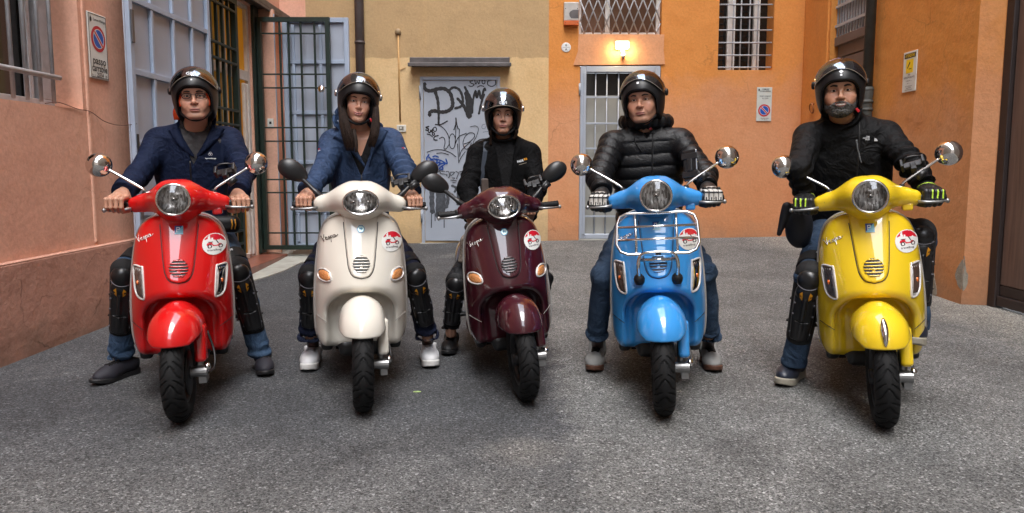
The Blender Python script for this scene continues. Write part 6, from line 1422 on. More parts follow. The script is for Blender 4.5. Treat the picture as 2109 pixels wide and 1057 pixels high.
def knee_pad(root, H, Kn, An, lg, s):
    ax = (An - Kn) / np.linalg.norm(An - Kn); th = (H - Kn) / np.linalg.norm(H - Kn); fr = np.array([0, -1.0, .15]) + .15 * np.array([np.sign(Kn[0]) * .4, 0, 0]); fr = fr - ax * (fr @ ax); fr /= np.linalg.norm(fr); sd = np.cross(fr, ax); sd /= np.linalg.norm(sd)
    zk = float(np.clip(np.linalg.norm(An - Kn) / .42, .74, 1.05))
    R = np.stack([sd, -fr, -ax * zk], 1)        # local x side, y back, z up the shin
    g = lambda G: (G[0] @ R.T + Kn, G[1]) + ((G[2] @ R.T,) if len(G) > 2 else ())
    thL = R.T @ th; thL = thL / np.linalg.norm(thL)
    def f_shell(P):
        d = s_ell(P, (0, -.062 * lg, .005), (.055, .040, .052)); d = smin(d, s_ell(P, (0, -.068 * lg, -.055), (.052, .032, .045)), .012)
        Q = P.copy(); Q[:, 1] = P[:, 1] + 9.0 * (P[:, 0] ** 2) * -1.0
        sh_ = s_box(Q, (0, -.078 * lg, -.185), (.056, .013, .125), .012); sh_ = smax(sh_, np.abs(P[:, 0]) - .058 + .10 * np.clip(-.16 - P[:, 2], 0, 1), .01)
        rib = s_cap(P, (0, -.090 * lg, -.09), (0, -.080 * lg, -.30), .012, .010); sh_ = smin(sh_, rib, .006); A2 = P.copy(); A2[:, 0] = np.abs(P[:, 0]); sh_ = smin(sh_, s_cap(A2, (.040, -.068 * lg, -.10), (.030, -.070 * lg, -.29), .010, .007), .006); sh_ = smax(sh_, -s_cap(A2, (.020, -.100 * lg, -.13), (.018, -.098 * lg, -.27), .0085), .004); sh_ = smax(sh_, -s_box(P, (0, -.10 * lg, -.205), (.07, .018, .0035), .002), .003)
        d = smin(d, sh_, .008); return d
    def f_foam(P):
        a = s_cap(P, (0, 0, .02), (0, 0, -.31), .079 * lg, .070 * lg); a = smax(a, -(-P[:, 1] - .012), .012); a = smax(a, -s_cap(P, (0, .006, .02), (0, .006, -.31), .062 * lg, .052 * lg), .004)
        b = smax(s_cap(P, (0, 0, 0), thL * .2, .082 * lg, .090 * lg), -s_cap(P, (0, 0, 0), thL * .25, .070 * lg, .080 * lg), .004); t = P @ thL.astype(np.float32); b = smax(smax(b, t - .115, .008), .045 - t, .008)
        return smin(a, b, .012)
    sh = add('knee_pad', g(iso(f_shell, (-.09, -.15, -.34), (.09, .03, .10), .0050)), M_PADSHELL, root)
    add('foam_backing', g(iso(f_foam, (-.12, -.13, -.35), (.12, .13, .19), .0060)), M_PADFOAM, sh)
    for z in (-.13, -.25): add('strap', g(tube([(.070 * lg * cos(t), .070 * lg * sin(t) - .004, z) for t in np.linspace(.0, pi, 20)], .010, 8, flat=.35)), M_PADFOAM, sh, smooth=True)
    for q in (-1, 1):
        for zz_ in (-.115, -.175, -.275): add('rivet', g(move(lathe([(.001, .004), (.004, .003), (.005, -.002)], 10, 'y'), (q * .046, float(front_y(f_shell, q * .046, zz_, -.14, .03, 200)[0]) - .001, zz_))), M_PADGREY, sh, smooth=True)
        pts = [(q * .018, -.044), (q * .030, -.056), (q * .027, -.078), (q * .014, -.092), (q * .014, -.066)]; ys = front_y(f_shell, [p[0] for p in pts], [p[1] for p in pts], -.14, .0, 300); add('amber_insert', g((np.stack([[p[0] for p in pts], ys - .0015, [p[1] for p in pts]], 1), [tuple(range(5))])), M_PADAMBER, sh)
    tg_ = text_geo('SULAITE', .016, .0006); base = thL * .085; e1 = np.array([1.0, 0, 0]); n_ = np.array([0, -1.0, 0]); n_ = n_ - thL * (n_ @ thL); n_ /= np.linalg.norm(n_); e1 = np.cross(thL, n_) * -1.0
    if e1[0] < 0: e1 = -e1
    P_t = base + n_ * (.0935 * lg) + tg_[0][:, :1] * 1.0 * e1 + tg_[0][:, 1:2] * thL - n_ * (6.0 * tg_[0][:, :1] ** 2); add('pad_lettering', g((P_t, tg_[1])), M_WHITEPRINT, sh)
    P_s = [(.046 * sin(t), -.0, .0) for t in (0, 1)]; e = np.linspace(-1, 1, 13); zs = .035 - .0 * e; xs = .050 * e; rim = np.stack([xs, front_y(f_shell, xs * .97, -.018 - .014 * (1 - e ** 2), -.14, .02, 300) - .001, -.018 - .014 * (1 - e ** 2)], 1); add('cup_edge', g(tube(rim, .0022, 6)), M_PADGREY, sh, smooth=True)

def chest_print(s, root, px, py, Yest, geo2d, m, name='chest_emblem', off=.0025):
    """flat print placed on the jacket front: geo2d (V2,F) in metres around (px,py)"""
    c = s['L'](WY(px, py, Yest)); V2, F = geo2d; X = c[0] + V2[:, 0]; Z = c[2] + V2[:, 1]; Y = front_y(s['jf'], X, Z, s['A'][1] - .45, s['A'][1] + .2, 300); Y0 = np.median(Y); Y = np.clip(Y, Y0 - .006, Y0 + .006); add(name, (np.stack([X, Y - off, Z], 1), F), m, root)
def ring2(cx, cy, r0, r1, n=20):
    a = np.linspace(0, 2 * pi, n, endpoint=False); V = np.concatenate([np.stack([cx + r * np.cos(a), cy + r * np.sin(a)], 1) for r in (r0, r1)]); return V, [(k, (k + 1) % n, n + (k + 1) % n, n + k) for k in range(n)]
def join2(*gs):
    V = np.concatenate([g[0] for g in gs]); F = []; k = 0
    for g in gs: F += [tuple(i + k for i in f) for f in g[1]]; k += len(g[0])
    return V, F
def shift2(g, dx, dy, a=0.0): c, s_ = cos(a), sin(a); V = g[0]; return np.stack([V[:, 0] * c - V[:, 1] * s_ + dx, V[:, 0] * s_ + V[:, 1] * c + dy], 1), g[1]

def lapel(s, root, inner, outer, Y, m, lift=.016, name='collar_flap'):
    jf, A = s['jf'], s['A']; I = spline(np.array([s['L'](WY(px, py, Y)) for px, py in inner]), 5); O = spline(np.array([s['L'](WY(px, py, Y)) for px, py in outer]), 5); n = len(I); rows = []
    for k, h in ((0, .35), (.25, .8), (.5, 1.0), (.75, .95), (1, .55)):
        Q = I * (1 - k) + O * k; y = front_y(jf, Q[:, 0], Q[:, 2], A[1] - .5, A[1] + .2, 300); y = np.minimum(y, np.median(y) + .05); ys = np.convolve(np.pad(y, 3, mode='edge'), np.ones(7) / 7, 'valid'); rows.append(np.stack([Q[:, 0], ys - lift * h, Q[:, 2]], 1))
    rows.append(rows[-1] + [0, .012, 0]); V = np.concatenate(rows); add(name, (V, [(r * n + i, r * n + i + 1, (r + 1) * n + i + 1, (r + 1) * n + i) for r in range(len(rows) - 1) for i in range(n - 1)]), m, root, smooth=True)
# --- individual details
def ex_red(s, root):
    hd3, o = s['hd3'], s['o']; f = lambda P: f_head(P, o)
    gl = None
    for sg in (-1, 1):
        lp = spline(np.array([(-.020, .009), (0, .011), (.021, .009), (.022, -.004), (.012, -.014), (-.008, -.014), (-.020, -.006)]), 3, True); P3 = np.stack([sg * (.033 + lp[:, 0]), -.101 + .35 * np.clip(np.abs(.033 + lp[:, 0]) - .02, 0, 1), lp[:, 1] + .001], 1)
        top = tube(P3, .0021, 6, closed=True); g = add('spectacles' if gl is None else 'rim', (hd3(top[0]), top[1]), M_FRAME, root if gl is None else gl, smooth=True); gl = gl or g
        lens = add('lens', (hd3(P3), [tuple(range(len(P3)))]), M_SPEC, gl)
        t = tube([(sg * .055, -.089, .006), (sg * .070, -.05, .007), (sg * .074, .0, .005)], .0013, 6); add('temple', (hd3(t[0]), t[1]), M_FRAME, gl, smooth=True)
    t = tube([(-.013, -.101, .004), (0, -.104, .007), (.013, -.101, .004)], .0011, 6); add('bridge', (hd3(t[0]), t[1]), M_FRAME, gl, smooth=True)
    a = np.linspace(-.25, pi + .25, 40); r = np.stack([.0715 * np.cos(a), -.052 - .024 * np.sin(a) ** 2, -.028 + .078 * np.sin(a)], 1); t = tube(r, .0055, 8); add('balaclava_edge', (hd3(t[0]), t[1]), M_ORANGELINER, root, smooth=True)
    B = s['B']; t = tube(spline([B + [-.085, -.01, .03], B + [-.088, -.02, .07], B + [-.075, -.02, .10]], 4), .016, 8, flat=.5); add('liner_collar', t, M_ORANGELINER, root, smooth=True)
    g = join2(ring2(-.0048, -.001, .0048, .0062), ring2(.0048, -.001, .0048, .0062), ring2(0, .005, .0048, .0062)); chest_print(s, root, 432, 317, 3.9, g, M_WHITEPRINT); tg_ = text_geo('Baymondsrupp', .0095, .0003); chest_print(s, root, 432, 326, 3.9, tg_, M_WHITEPRINT, 'chest_lettering')
    lapel(s, root, [(368, 262), (376, 278), (388, 300), (399, 318)], [(346, 268), (360, 292), (380, 312), (398, 325)], 3.9, C_NAVY); lapel(s, root, [(436, 262), (428, 278), (416, 300), (405, 318)], [(462, 264), (448, 288), (424, 312), (406, 325)], 3.95, C_NAVY)
    # waist pouch with yellow zip pulls
    c = s['L'](WY(455, 462, 3.92)); po = add('waist_pouch', iso(lambda P: s_box(P, c, (.10, .05, .045), .035) - .002 * wob(P, 50, 1), c - .14, c + .14, .006), M_BLACKSOFT, root); release(po, root, 'black waist pouch with yellow zip pulls on the navy jacket rider', 'pouch')
    for dx in (.055, .072): add('zip_pull', tube([c + [dx, -.054, .03], c + [dx + .004, -.056, .0], c + [dx - .002, -.055, -.025]], .003, 6), M_PADAMBER, po, smooth=True)
def ex_white(s, root):
    hd3, A = s['hd3'], s['A']; L = s['L']
    def lock(pts, rs, seed):
        P0 = np.array([L(WY(*p)) for p in pts]); S_ = spline(P0, 4); rr = np.interp(np.linspace(0, 1, len(S_)), np.linspace(0, 1, len(rs)), rs); g = []; rg = np.random.RandomState(seed)
        for j in range(330):
            u, v = rg.uniform(-1, 1), rg.uniform(-.45, .45); cut = rg.randint(max(4, len(S_) - 5), len(S_) + 1); ph = rg.uniform(0, 6)
            w = np.linspace(0, 1, cut)[:, None]; off = np.stack([u * rr[:cut] + .002 * np.sin(ph + 5 * w[:, 0]), v * rr[:cut] * .5 - .006 * (1 - u * u), np.zeros(cut)], 1)
            g.append(tube(S_[:cut] + off, np.linspace(.0019, .0007, cut), 4))
        return join(*g)
    h1 = add('hair', lock([(703, 214, 3.96), (709, 252, 3.92), (716, 282, 3.895), (721, 311, 3.885)], [.013, .024, .030, .022], 1), M_HAIRD, root, smooth=True)
    add('hair_lock', lock([(774, 216, 3.99), (774, 254, 3.95), (770, 280, 3.92), (764, 304, 3.91)], [.012, .020, .024, .016], 2), M_HAIRD, h1, smooth=True)
    add('hair_lock', lock([(728, 266, 3.955), (731, 282, 3.93), (733, 298, 3.915), (734, 314, 3.905)], [.008, .009, .008, .005], 3), M_HAIRD, h1, smooth=True)
    lapel(s, root, [(706, 262), (716, 280), (733, 306), (752, 338)], [(686, 285), (706, 296), (727, 318), (751, 345)], 4.0, C_STEEL); lapel(s, root, [(775, 262), (770, 282), (764, 306), (759, 338)], [(800, 268), (790, 290), (772, 312), (761, 345)], 4.0, C_STEEL)
    # hood folded behind the neck
    B = s['B']; c = B + np.array([0, .075, .005]); add('hood', iso(lambda P: s_ell(P, c, (.135, .06, .045)) - .005 * wob(P, 30, 2), c - .2, c + .2, .008), C_STEEL, root)
    for (px, py, m) in ((659, 308, M_REDTAB), (659, 311.5, M_WHITEPRINT), (830, 305, M_REDTAB), (833.5, 305.5, M_WHITEPRINT)): chest_print(s, root, px, py, 4.0, (np.array([(-.007, -.004), (.007, -.004), (.007, .004), (-.007, .004)]), [(0, 1, 2, 3)]), m, 'sleeve_tab')
def ex_burg(s, root):
    L, A, B = s['L'], s['A'], s['B']; jf = s['jf']
    def on(px, py, o=.004): c = L(WY(px, py, 4.45)); y = front_y(jf, c[0], c[2], A[1] - .5, A[1] + .2, 400)[0]; return np.array([c[0], y - o, c[2]])
    p = [on(1002, 292), on(1000, 312), on(997, 335), on(995, 358), on(994, 380)]; V = []
    for q in p: V += [q + [-.018, 0, 0], q + [.018, 0, 0], q + [.018, .004, 0], q + [-.018, .004, 0]]
    F = []
    for i in range(len(p) - 1):
        for k in range(4): F.append((i * 4 + k, i * 4 + (k + 1) % 4, (i + 1) * 4 + (k + 1) % 4, (i + 1) * 4 + k))
    bag = add('bag_strap', (np.array(V), F), mat('blue_grey_webbing', lin(54, 62, 74), .7, bump=.3, bscale=400), root)
    c = on(999, 398, .012); Mb = mat('brown_leather', lin(78, 66, 60), .55, var=.2, bump=.2, bscale=150); add('strap_leather', iso(lambda P: smin(s_box(P, c + [0, 0, .03], (.026, .007, .06), .006), s_box(P, c + [.012, 0, -.04], (.040, .007, .03), .006), .02), c - .12, c + .14, .005), Mb, bag)
    tg_ = text_geo('PADE', .0165, .0008); chest_print(s, root, 1072, 332, 4.4, shift2(tg_, 0, 0, .26), M_WHITEPRINT, 'chest_lettering'); tg2 = text_geo('RB', .0165, .0008); chest_print(s, root, 1081, 329, 4.4, shift2(tg2, .006, .003, .26), M_PADAMBER, 'chest_lettering')
    chest_print(s, root, 1077, 336, 4.4, shift2((np.array([(-.024, -.0012), (.024, -.0012), (.024, .0012), (-.024, .0012)]), [(0, 1, 2, 3)]), 0, -.004, .26), M_VEDGE, 'chest_lettering')
    hd3 = s['hd3']; t = tube(spline([(.078, -.012, -.07), (.086, -.02, -.10), (.080, -.02, -.135), (.066, -.02, -.15)], 4), [.014] * 6 + [.010] * 7, 8); add('hair', (hd3(t[0]), t[1]), M_HAIRD, root, smooth=True)
    t = tube(spline([(-.078, -.012, -.07), (-.082, -.02, -.11), (-.080, -.02, -.15), (-.078, -.02, -.19)], 4), [.012] * 6 + [.007] * 7, 8); add('hair', (hd3(t[0]), t[1]), M_HAIRD, root, smooth=True)
def ex_burg2(s, root):
    L = s['L']; c = L(WY(966, 498, 4.20)); d0 = L(WY(950, 535, 4.20)); u0 = L(WY(982, 462, 4.20))
    add('cardigan_hem', iso(lambda P: s_chain(P, [u0, c, d0], [.030, .044, .022], .03) - .006 * wob(P, 40, 3), np.minimum(u0, d0) - .08, np.maximum(u0, d0) + .08, .0065), mat('flecked_knit', lin(118, 108, 98), .9, var=.6, vscale=90, bump=.5, bscale=200), root)
def ex_blue(s, root):
    B = s['B']
    def f(P):
        Q = P - B.astype(np.float32); r = np.sqrt((Q[:, 0] / 1.12) ** 2 + (Q[:, 1] - .035) ** 2); zc = .030 + .09 * np.clip((Q[:, 1] + .02), -.06, .10) + .02 * np.abs(Q[:, 0]); d = np.sqrt((r - .112) ** 2 + ((Q[:, 2] - zc) * .70) ** 2) - .027
        return d - .008 * wob(P, 26, 2) - .002 * np.sin(np.arctan2(Q[:, 1], Q[:, 0]) * 17)
    c = B + np.array([0, .03, .03]); add('hood', iso(f, c - .20, c + .20, .0065), C_PUFF, root)
    L = s['L']; jf = s['jf']; A = s['A']; p = []
    for px, py in ((1307, 282), (1310, 296), (1318, 307), (1322, 313)): c = L(WY(px, py, 3.95)); p.append([c[0], front_y(jf, c[0], c[2], A[1] - .5, A[1] + .2, 300)[0] - .006, c[2]])
    add('hood_cord', tube(spline(p, 4), .003, 6), M_BLACKSOFT, root, smooth=True)
    add('collar_tab', move(box(-.006, .006, -.003, .003, -.018, .018), B + np.array([.02, -.088, .002])), M_REDTAB, root)
def ex_yellow(s, root):
    hd3, o = s['hd3'], s['o']
    def f(P):
        d = f_head(P, o) - .0052 - .0022 * wob(P, 420, 3) - .0015 * wob(P, 800, 5); Q = P.copy(); Q[:, 0] = np.abs(P[:, 0])
        reg = s_ell(P, (0, -.055, -.098), (.070, .075, .048)); reg = smin(reg, s_cap(Q, (.066, -.02, -.035), (.058, -.045, -.075), .016), .02); reg = smin(reg, s_cap(Q, (.0, -.098, -.0585), (.026, -.088, -.066), .0085), .008)
        d = smax(d, reg, .006); z2 = P[:, 2] - (o.get('smile', 0) * np.minimum((P[:, 0] / .025) ** 2, 1.6) * .010).astype(np.float32); return smax(d, -s_ell(np.stack([P[:, 0], P[:, 1], z2], 1), (0, -.10, -.0725), (.026, .03, .0095)), .005)
    b = iso(f, (-.095, -.14, -.16), (.095, .03, -.015), .0030); add('beard', (hd3(b[0]), b[1], b[2] @ (hd3(np.eye(3)) - hd3(np.zeros((3, 3))))), M_BEARD, root)
    t = tube([(-.020, -.0915, -.0660), (-.010, -.0945, -.0690), (0, -.0955, -.0700), (.010, -.0945, -.0690), (.020, -.0915, -.0660)], [.0015, .0042, .0048, .0042, .0015], 6); add('teeth', (hd3(t[0]), t[1]), M_EYEW, root, smooth=True)
    def arcs():
        g = [ring2(0, 0, .0001, .001)]; a = np.linspace(0, pi / 2, 10)
        for r0, r1 in ((.001, .0055), (.0065, .0105), (.0115, .015)): V = np.concatenate([np.stack([r * np.cos(a), r * np.sin(a)], 1) for r in (r0, r1)]); g.append((V, [(k, k + 1, 10 + k + 1, 10 + k) for k in range(9)]))
        return join2(*g[1:])
    chest_print(s, root, 1798, 288, 3.7, shift2(arcs(), .004, -.008), M_WHITEPRINT)
    for i, w in enumerate(('THE', 'NORTH', 'FACE')): chest_print(s, root, 1790, 282 + i * 3.0, 3.7, text_geo(w, .0085, .0003, 'RIGHT'), M_WHITEPRINT, 'chest_lettering')
    L, jf, A = s['L'], s['jf'], s['A']; p = []
    for px, py in ((1764, 288), (1765, 297), (1768, 312), (1771, 326), (1774, 336)): c = L(WY(px, py, 3.7)); p.append([c[0], front_y(jf, c[0], c[2], A[1] - .5, A[1] + .2, 300)[0] - .002, c[2]])
    add('pocket_zip', tube(spline(p, 4), [.0042] * 9 + [.003] * 8, 6), mat('zip_grey', lin(128, 132, 136), .35, .4), root, smooth=True)
    # dark shoulder bag hanging at the hip
    c = L(WY(1642, 462, 3.72)); hb = add('hip_bag', iso(lambda P: smin(s_ell(P, c + [.01, .02, -.01], (.068, .06, .115)), s_cap(P, c + [-.05, -.01, .09], c + [-.085, -.01, -.05], .024, .014), .025) - .007 * wob(P, 34, 4), c - .2, c + .2, .007), mat('dark_navy_bag', (.010, .011, .016), .6, bump=.2, bscale=200), root); release(hb, root, 'dark navy bag hanging at the hip of the bearded rider', 'bag')
def ex_knee_fold(s, root): pass

DOWN = rot('X', radians(-55))
PEOPLE = [
 dict(scooter='red', yaw=radians(20), label='person in navy jacket, glasses and jeans on the red scooter', style='soft', wide=.205, deep=.13, jacket_mat=C_NAVY, trouser_mat=J_BLUE, arm=1.08, wrinkle=1.3,
      joints=dict(head=(402, 203, 3.95), neck=(401, 259, 4.03), pelvis=(402, 452, 4.10), shL=(328, 294, 4.00), shR=(472, 290, 4.14), elL=(284, 362, 3.78), elR=(503, 350, 3.98), knL=(258, 562, 3.72), knR=(490, 560, 3.90), anL=(248, 738, 3.86), anR=(537, 733, 3.99),
                  toeL=(192, 800, 3.68), heelL=(268, 775, 3.90), toeR=(548, 783, 3.84), heelR=(540, 750, 4.1)), turn=radians(-5), tilt=radians(-3), nod=radians(-3),
      face=dict(skin=(.53, .285, .19), stubble=.25, eye=.0040, smile=.25), hand_kind='cover', collar=dict(r=.078, h=.072, flare=.42, open=.03, oslope=.9), open=(.62, .42, 0.0), inner=dict(mat=C_GREY, h=.065, open=1), zip=(.22, .62), shoe='trainer',
      shoe_mats=(mat('dark_trainer', lin(34, 33, 42), .7, bump=.3, bscale=400), mat('black_sole', (.013, .013, .014), .55), M_BLACKSOFT), shoe_len=.285, logo='GIVI', sizetag=[(0, .083, .008, 0)], pads='LR', extras=[ex_red]),
 dict(scooter='white', yaw=radians(12.5), label='person in steel blue jacket with long dark hair on the cream scooter', style='soft', wide=.178, deep=.115, jacket_mat=C_STEEL, trouser_mat=C_NAVYT, arm=1.04, wrinkle=1.5, hscale=.92, helm=1.05,
      joints=dict(head=(738, 212, 4.02), neck=(741, 260, 4.09), pelvis=(746, 455, 4.16), shL=(686, 297, 4.06), shR=(804, 293, 4.14), elL=(660, 360, 3.86), elR=(836, 356, 3.94), knL=(640, 566, 3.82), knR=(853, 564, 3.88), anL=(640, 694, 3.98), anR=(880, 692, 4.04),
                  toeL=(633, 772, 3.93), heelL=(648, 725, 4.2), toeR=(888, 763, 4.0), heelR=(880, 720, 4.3)), turn=radians(3), tilt=radians(5), bare=1,
      face=dict(skin=(.53, .285, .19), eye=.0048, smile=.8, lip=(.38, .12, .12), w=.93, neck_r=.048, fold=0, fem=1.0), hand_kind='bare', hand_scale=.92, collar=dict(r=.082, h=.085, flare=.55, open=.035, oslope=.8, t=.008), open=(.50, .40, 0.0), inner=dict(mat=C_TEE, h=-.02), zip=(.2, .52), shoe='chunky', flare=1.2, hem=.012, leg=.90,
      shoe_mats=(mat('white_leather', lin(228, 228, 230), .5, var=.05, vscale=30), mat('white_sole', lin(222, 220, 216), .5), mat('white_laces', lin(196, 196, 206), .7)), shoe_len=.30, logo='GIVI', pads='LR', brow=.8, brow_mat=M_HAIRD, extras=[ex_white], visor=(.108, .030), pivot_mat=MATS['chrome'], strap_tab=1),
 dict(scooter='burg', yaw=radians(6), label='person in black jacket with shoulder strap behind the burgundy scooter', style='soft', wide=.168, deep=.115, jacket_mat=C_BLACK, trouser_mat=C_BLACKT, arm=.95, hscale=.93, helm=1.04,
      joints=dict(head=(1036, 238, 4.42), neck=(1037, 282, 4.50), pelvis=(1040, 455, 4.50), shL=(984, 319, 4.50), shR=(1091, 317, 4.50), elL=(962, 388, 4.38), elR=(1108, 388, 4.38), knL=(940, 580, 4.22), knR=(1118, 580, 4.22), anL=(928, 686, 4.34), anR=(1102, 686, 4.40),
                  toeL=(921, 738, 4.28), heelL=(935, 700, 4.6), toeR=(1105, 735, 4.3), heelR=(1100, 700, 4.6)), turn=radians(0),
      face=dict(skin=(.46, .245, .16), eye=.0038, smile=.4, mouth=.0012, lip=(.36, .11, .11), w=.93, neck_r=.047, fold=0, fem=1.0), hand_kind='bare', hand_scale=.92, collar=dict(r=.068, h=.055, flare=.1, open=.01), open=(.18, .16, 0.0), inner=dict(mat=C_TEE, h=.06), shoe='trainer', hem=-.03, leg=.84, hands=dict(L=((974, 440, 4.16), DOWN), R=((1090, 438, 4.16), DOWN)),
      shoe_mats=(mat('black_trainer', (.012, .012, .013), .6), mat('black_sole', (.013, .013, .014), .55), M_BLACKSOFT), shoe_len=.27, logo='GIVI', logo_z=.068, pads='L', brow=.8, brow_mat=M_HAIRD, extras=[ex_burg, ex_burg2], visor=(.052, .018), pivot_mat=MATS['chrome'], ankle_col=(.40, .23, .17)),
 dict(scooter='blue', yaw=radians(-8), label='person in black quilted puffer and white gloves on the blue scooter', style='puffer', wide=.215, deep=.14, jacket_mat=C_PUFF, trouser_mat=J_DARK, arm=1.08,
      joints=dict(head=(1324, 210, 4.0), neck=(1330, 263, 4.08), pelvis=(1338, 458, 4.12), shL=(1262, 299, 4.06), shR=(1400, 294, 4.02), elL=(1234, 368, 3.86), elR=(1452, 360, 3.80), knL=(1243, 566, 3.78), knR=(1450, 560, 3.72), anL=(1229, 692, 3.98), anR=(1462, 692, 3.95),
                  toeL=(1221, 775, 3.92), heelL=(1232, 735, 4.2), toeR=(1472, 773, 3.92), heelR=(1455, 735, 4.2)), turn=radians(-11), tilt=radians(-4), nod=radians(-2),
      face=dict(skin=(.49, .25, .155), stubble=.15, eye=.0038, smile=.2, mouth=.0008, w=1.04), hand_kind='glove', glove_mats=[G_WHITE, G_BLACK], glove_paint=lambda c: ((c[:, 2] < -.002) | ((c[:, 1] > .03)) | ((c[:, 1] < .004) & (np.abs(c[:, 2] - .034) < .004)) | ((np.abs(np.abs((c[:, 0] + .0455) % .0225 - .01125) - .01125) < .0022) & (c[:, 1] < .0)) | ((np.abs((c[:, 0] + .0455) % .0225 - .01125) < .0032) & (c[:, 2] < .013) & (c[:, 1] < 0))).astype(int), armour=1,
      collar=dict(r=.080, h=.06, flare=.25, open=.03, oslope=.6, t=.012), zip=(.15, .93), open=(.90, .5, 0.0), inner=dict(mat=C_BLACK, h=.03, open=1), shoe='boot', leg=.97, hem=.02, hip=.095,
      shoe_mats=(mat('grey_suede', lin(142, 142, 140), .85, bump=.4, bscale=250, var=.1), mat('gum_sole', lin(86, 56, 42), .6), M_BLACKSOFT), shoe_len=.30, sizetag=[(0, .088, .012, 0)], extras=[ex_blue], visor=(.110, .030), zip_mat=M_BLACKSOFT),
 dict(scooter='yellow', yaw=radians(-20), label='bearded person in black shell jacket on the yellow scooter', style='soft', wide=.235, deep=.155, jacket_mat=C_SHELL, trouser_mat=J_DARK, arm=1.04, wrinkle=1.5, cuff_r=.048,
      joints=dict(head=(1730, 190, 3.72), neck=(1738, 244, 3.82), pelvis=(1752, 455, 3.92), shL=(1664, 284, 3.80), shR=(1822, 281, 3.76), elL=(1644, 346, 3.58), elR=(1882, 342, 3.52), knL=(1668, 570, 3.58), knR=(1893, 488, 3.52), anL=(1637, 742, 3.72), anR=(1885, 665, 3.50),
                  toeL=(1607, 806, 3.66), heelL=(1648, 775, 3.9), toeR=(1880, 700, 3.3), heelR=(1890, 700, 3.6)), turn=radians(2), tilt=radians(-2), foot_z=dict(R=.30),
      face=dict(skin=(.50, .265, .16), eye=.0044, smile=1.0, mouth=.0046, w=1.06, stubble=.6), hand_kind='glove', glove_mats=[G_BLACK, G_LIME], glove_paint=lambda c: (((np.abs((c[:, 0] + .0455) % .0225 - .01125) < .0030) & (c[:, 1] < .006) & (c[:, 2] > .002) & (c[:, 2] < .042) & (c[:, 0] > -.02)) | (np.abs(c[:, 1] - .058) < .0035) & (c[:, 2] > .045)).astype(int),
      collar=dict(r=.078, h=.075, flare=.12, open=0, t=.012), zip=(.2, .92), shoe='chunky', leg=1.05, hem=.03, hip=.10,
      shoe_mats=(mat('navy_leather_shoe', (.016, .020, .032), .38, bump=.1, bscale=200), mat('grey_sole', lin(150, 144, 130), .6), M_BLACKSOFT), shoe_len=.30, sizetag=[(0, .092, .015, pi / 4), (0, .074, .010, 0)], pads='LR', extras=[ex_yellow], visor=(.108, .030), brow=1.3, strap_tab=1),
]
import time as _t
for sp in PEOPLE:
    _t0 = _t.time(); build_person(sp); print('person', sp['scooter'], round(_t.time() - _t0, 2))
# ------------------------------------------------------------------ things fixed to the walls
def thing(name, label, cat, loc, group=None): return tag(empty(name, tuple(np.asarray(loc, float))), label, cat, group)
def roundel(P, pl, u, z, r, d0, par):
    P_('roundel', pl.disc(u, z, r, d0), M_SIGNRED, par)
    P_('blue_field', pl.disc(u, z, r * .72, d0 - .0012), M_SIGNBLUE, par); P_('white_ring', pl.ring(u, z, r * .70, r * .76, d0 - .0018), M_SIGNWHITE, par)
    a = radians(45); w = r * .085; L_ = r * .73; k = pl.ru
    for ww, m, dd in ((w * 1.9, M_SIGNWHITE, .0022), (w, M_SIGNRED, .0028)):
        pts = [(-L_, ww), (L_, ww), (L_, -ww), (-L_, -ww)]; P_('red_bar' if m is M_SIGNRED else 'bar_edge', pl.poly([(u + k * (x * cos(-a) - y * sin(-a)), z + x * sin(-a) + y * cos(-a)) for x, y in pts], d0 - dd), m, par)
# sign on the salmon wall
sg = thing('traffic_sign', 'tall white no-parking sign reading passo carrabile on the salmon wall', 'sign', PL.m(5.29, 1.97, 0))
P_('plate', PL.box(5.175, 5.41, 1.755, 2.21, -0.012, -0.001), M_SIGNWHITE, sg, bevel=.004)
for a, b, c, e in [(5.183, 5.187, 1.763, 2.202), (5.398, 5.402, 1.763, 2.202), (5.187, 5.398, 1.763, 1.767), (5.187, 5.398, 2.198, 2.202)]: P_('border_line', PL.box(a, b, c, e, -.0132, -.0121), M_INK, sg)
roundel(None, PL, 5.293, 2.035, .090, -.0135, sg)
P_('lettering', PL.text('passo', 5.293, 1.880, .074, -.0135, .0012), M_INK, sg); P_('lettering', PL.text('carrabile', 5.293, 1.828, .070, -.0135, .0010, squeeze=.78), M_INK, sg)
P_('lettering', PL.text('25554', 5.295, 1.782, .042, -.0135, .0008, squeeze=.8), M_INK, sg); P_('lettering', PL.text('Aut. n.', 5.215, 1.778, .020, -.0135), M_INK, sg); P_('lettering', PL.text('20', 5.370, 1.778, .026, -.0135, .0004), M_INK, sg)
P_('lettering', PL.text('Comune di Bologna', 5.318, 2.165, .024, -.0135, .0004, squeeze=.8), M_INK, sg)
P_('crest', PL.poly([(5.210, 2.14), (5.222, 2.152), (5.220, 2.172), (5.213, 2.178), (5.211, 2.190), (5.208, 2.178), (5.200, 2.172), (5.198, 2.152)], -.0135), M_INK, sg)
# sign on the orange back wall
s2 = thing('traffic_sign', 'small white no-parking plate on the orange back wall', 'sign', PB.m(3.235, 1.93, 0))
P_('plate', PB.box(3.142, 3.334, 1.722, 2.152, -0.014, -0.001), mat('sign_grey_white', lin(196, 202, 196), .4, var=.05), s2, bevel=.003)
roundel(None, PB, 3.240, 1.858, .078, -.0155, s2)
for tx, z, sz in (('COMUNE', 2.125, .026), ('DI BOLOGNA', 2.100, .026), ('PASSO CARRAIO', 2.038, .022), ('N. 12374', 2.010, .024), ('Rimozione forzata', 1.758, .016), ('Art. 158 C.d.S.', 1.742, .014)):
    P_('lettering', PB.text(tx, 3.248, z, sz, -.0155, .0003, squeeze=.85), M_INK, s2)
P_('crest', PB.disc(3.166, 2.118, .016, -.0155, 14, .009), M_INK, s2)
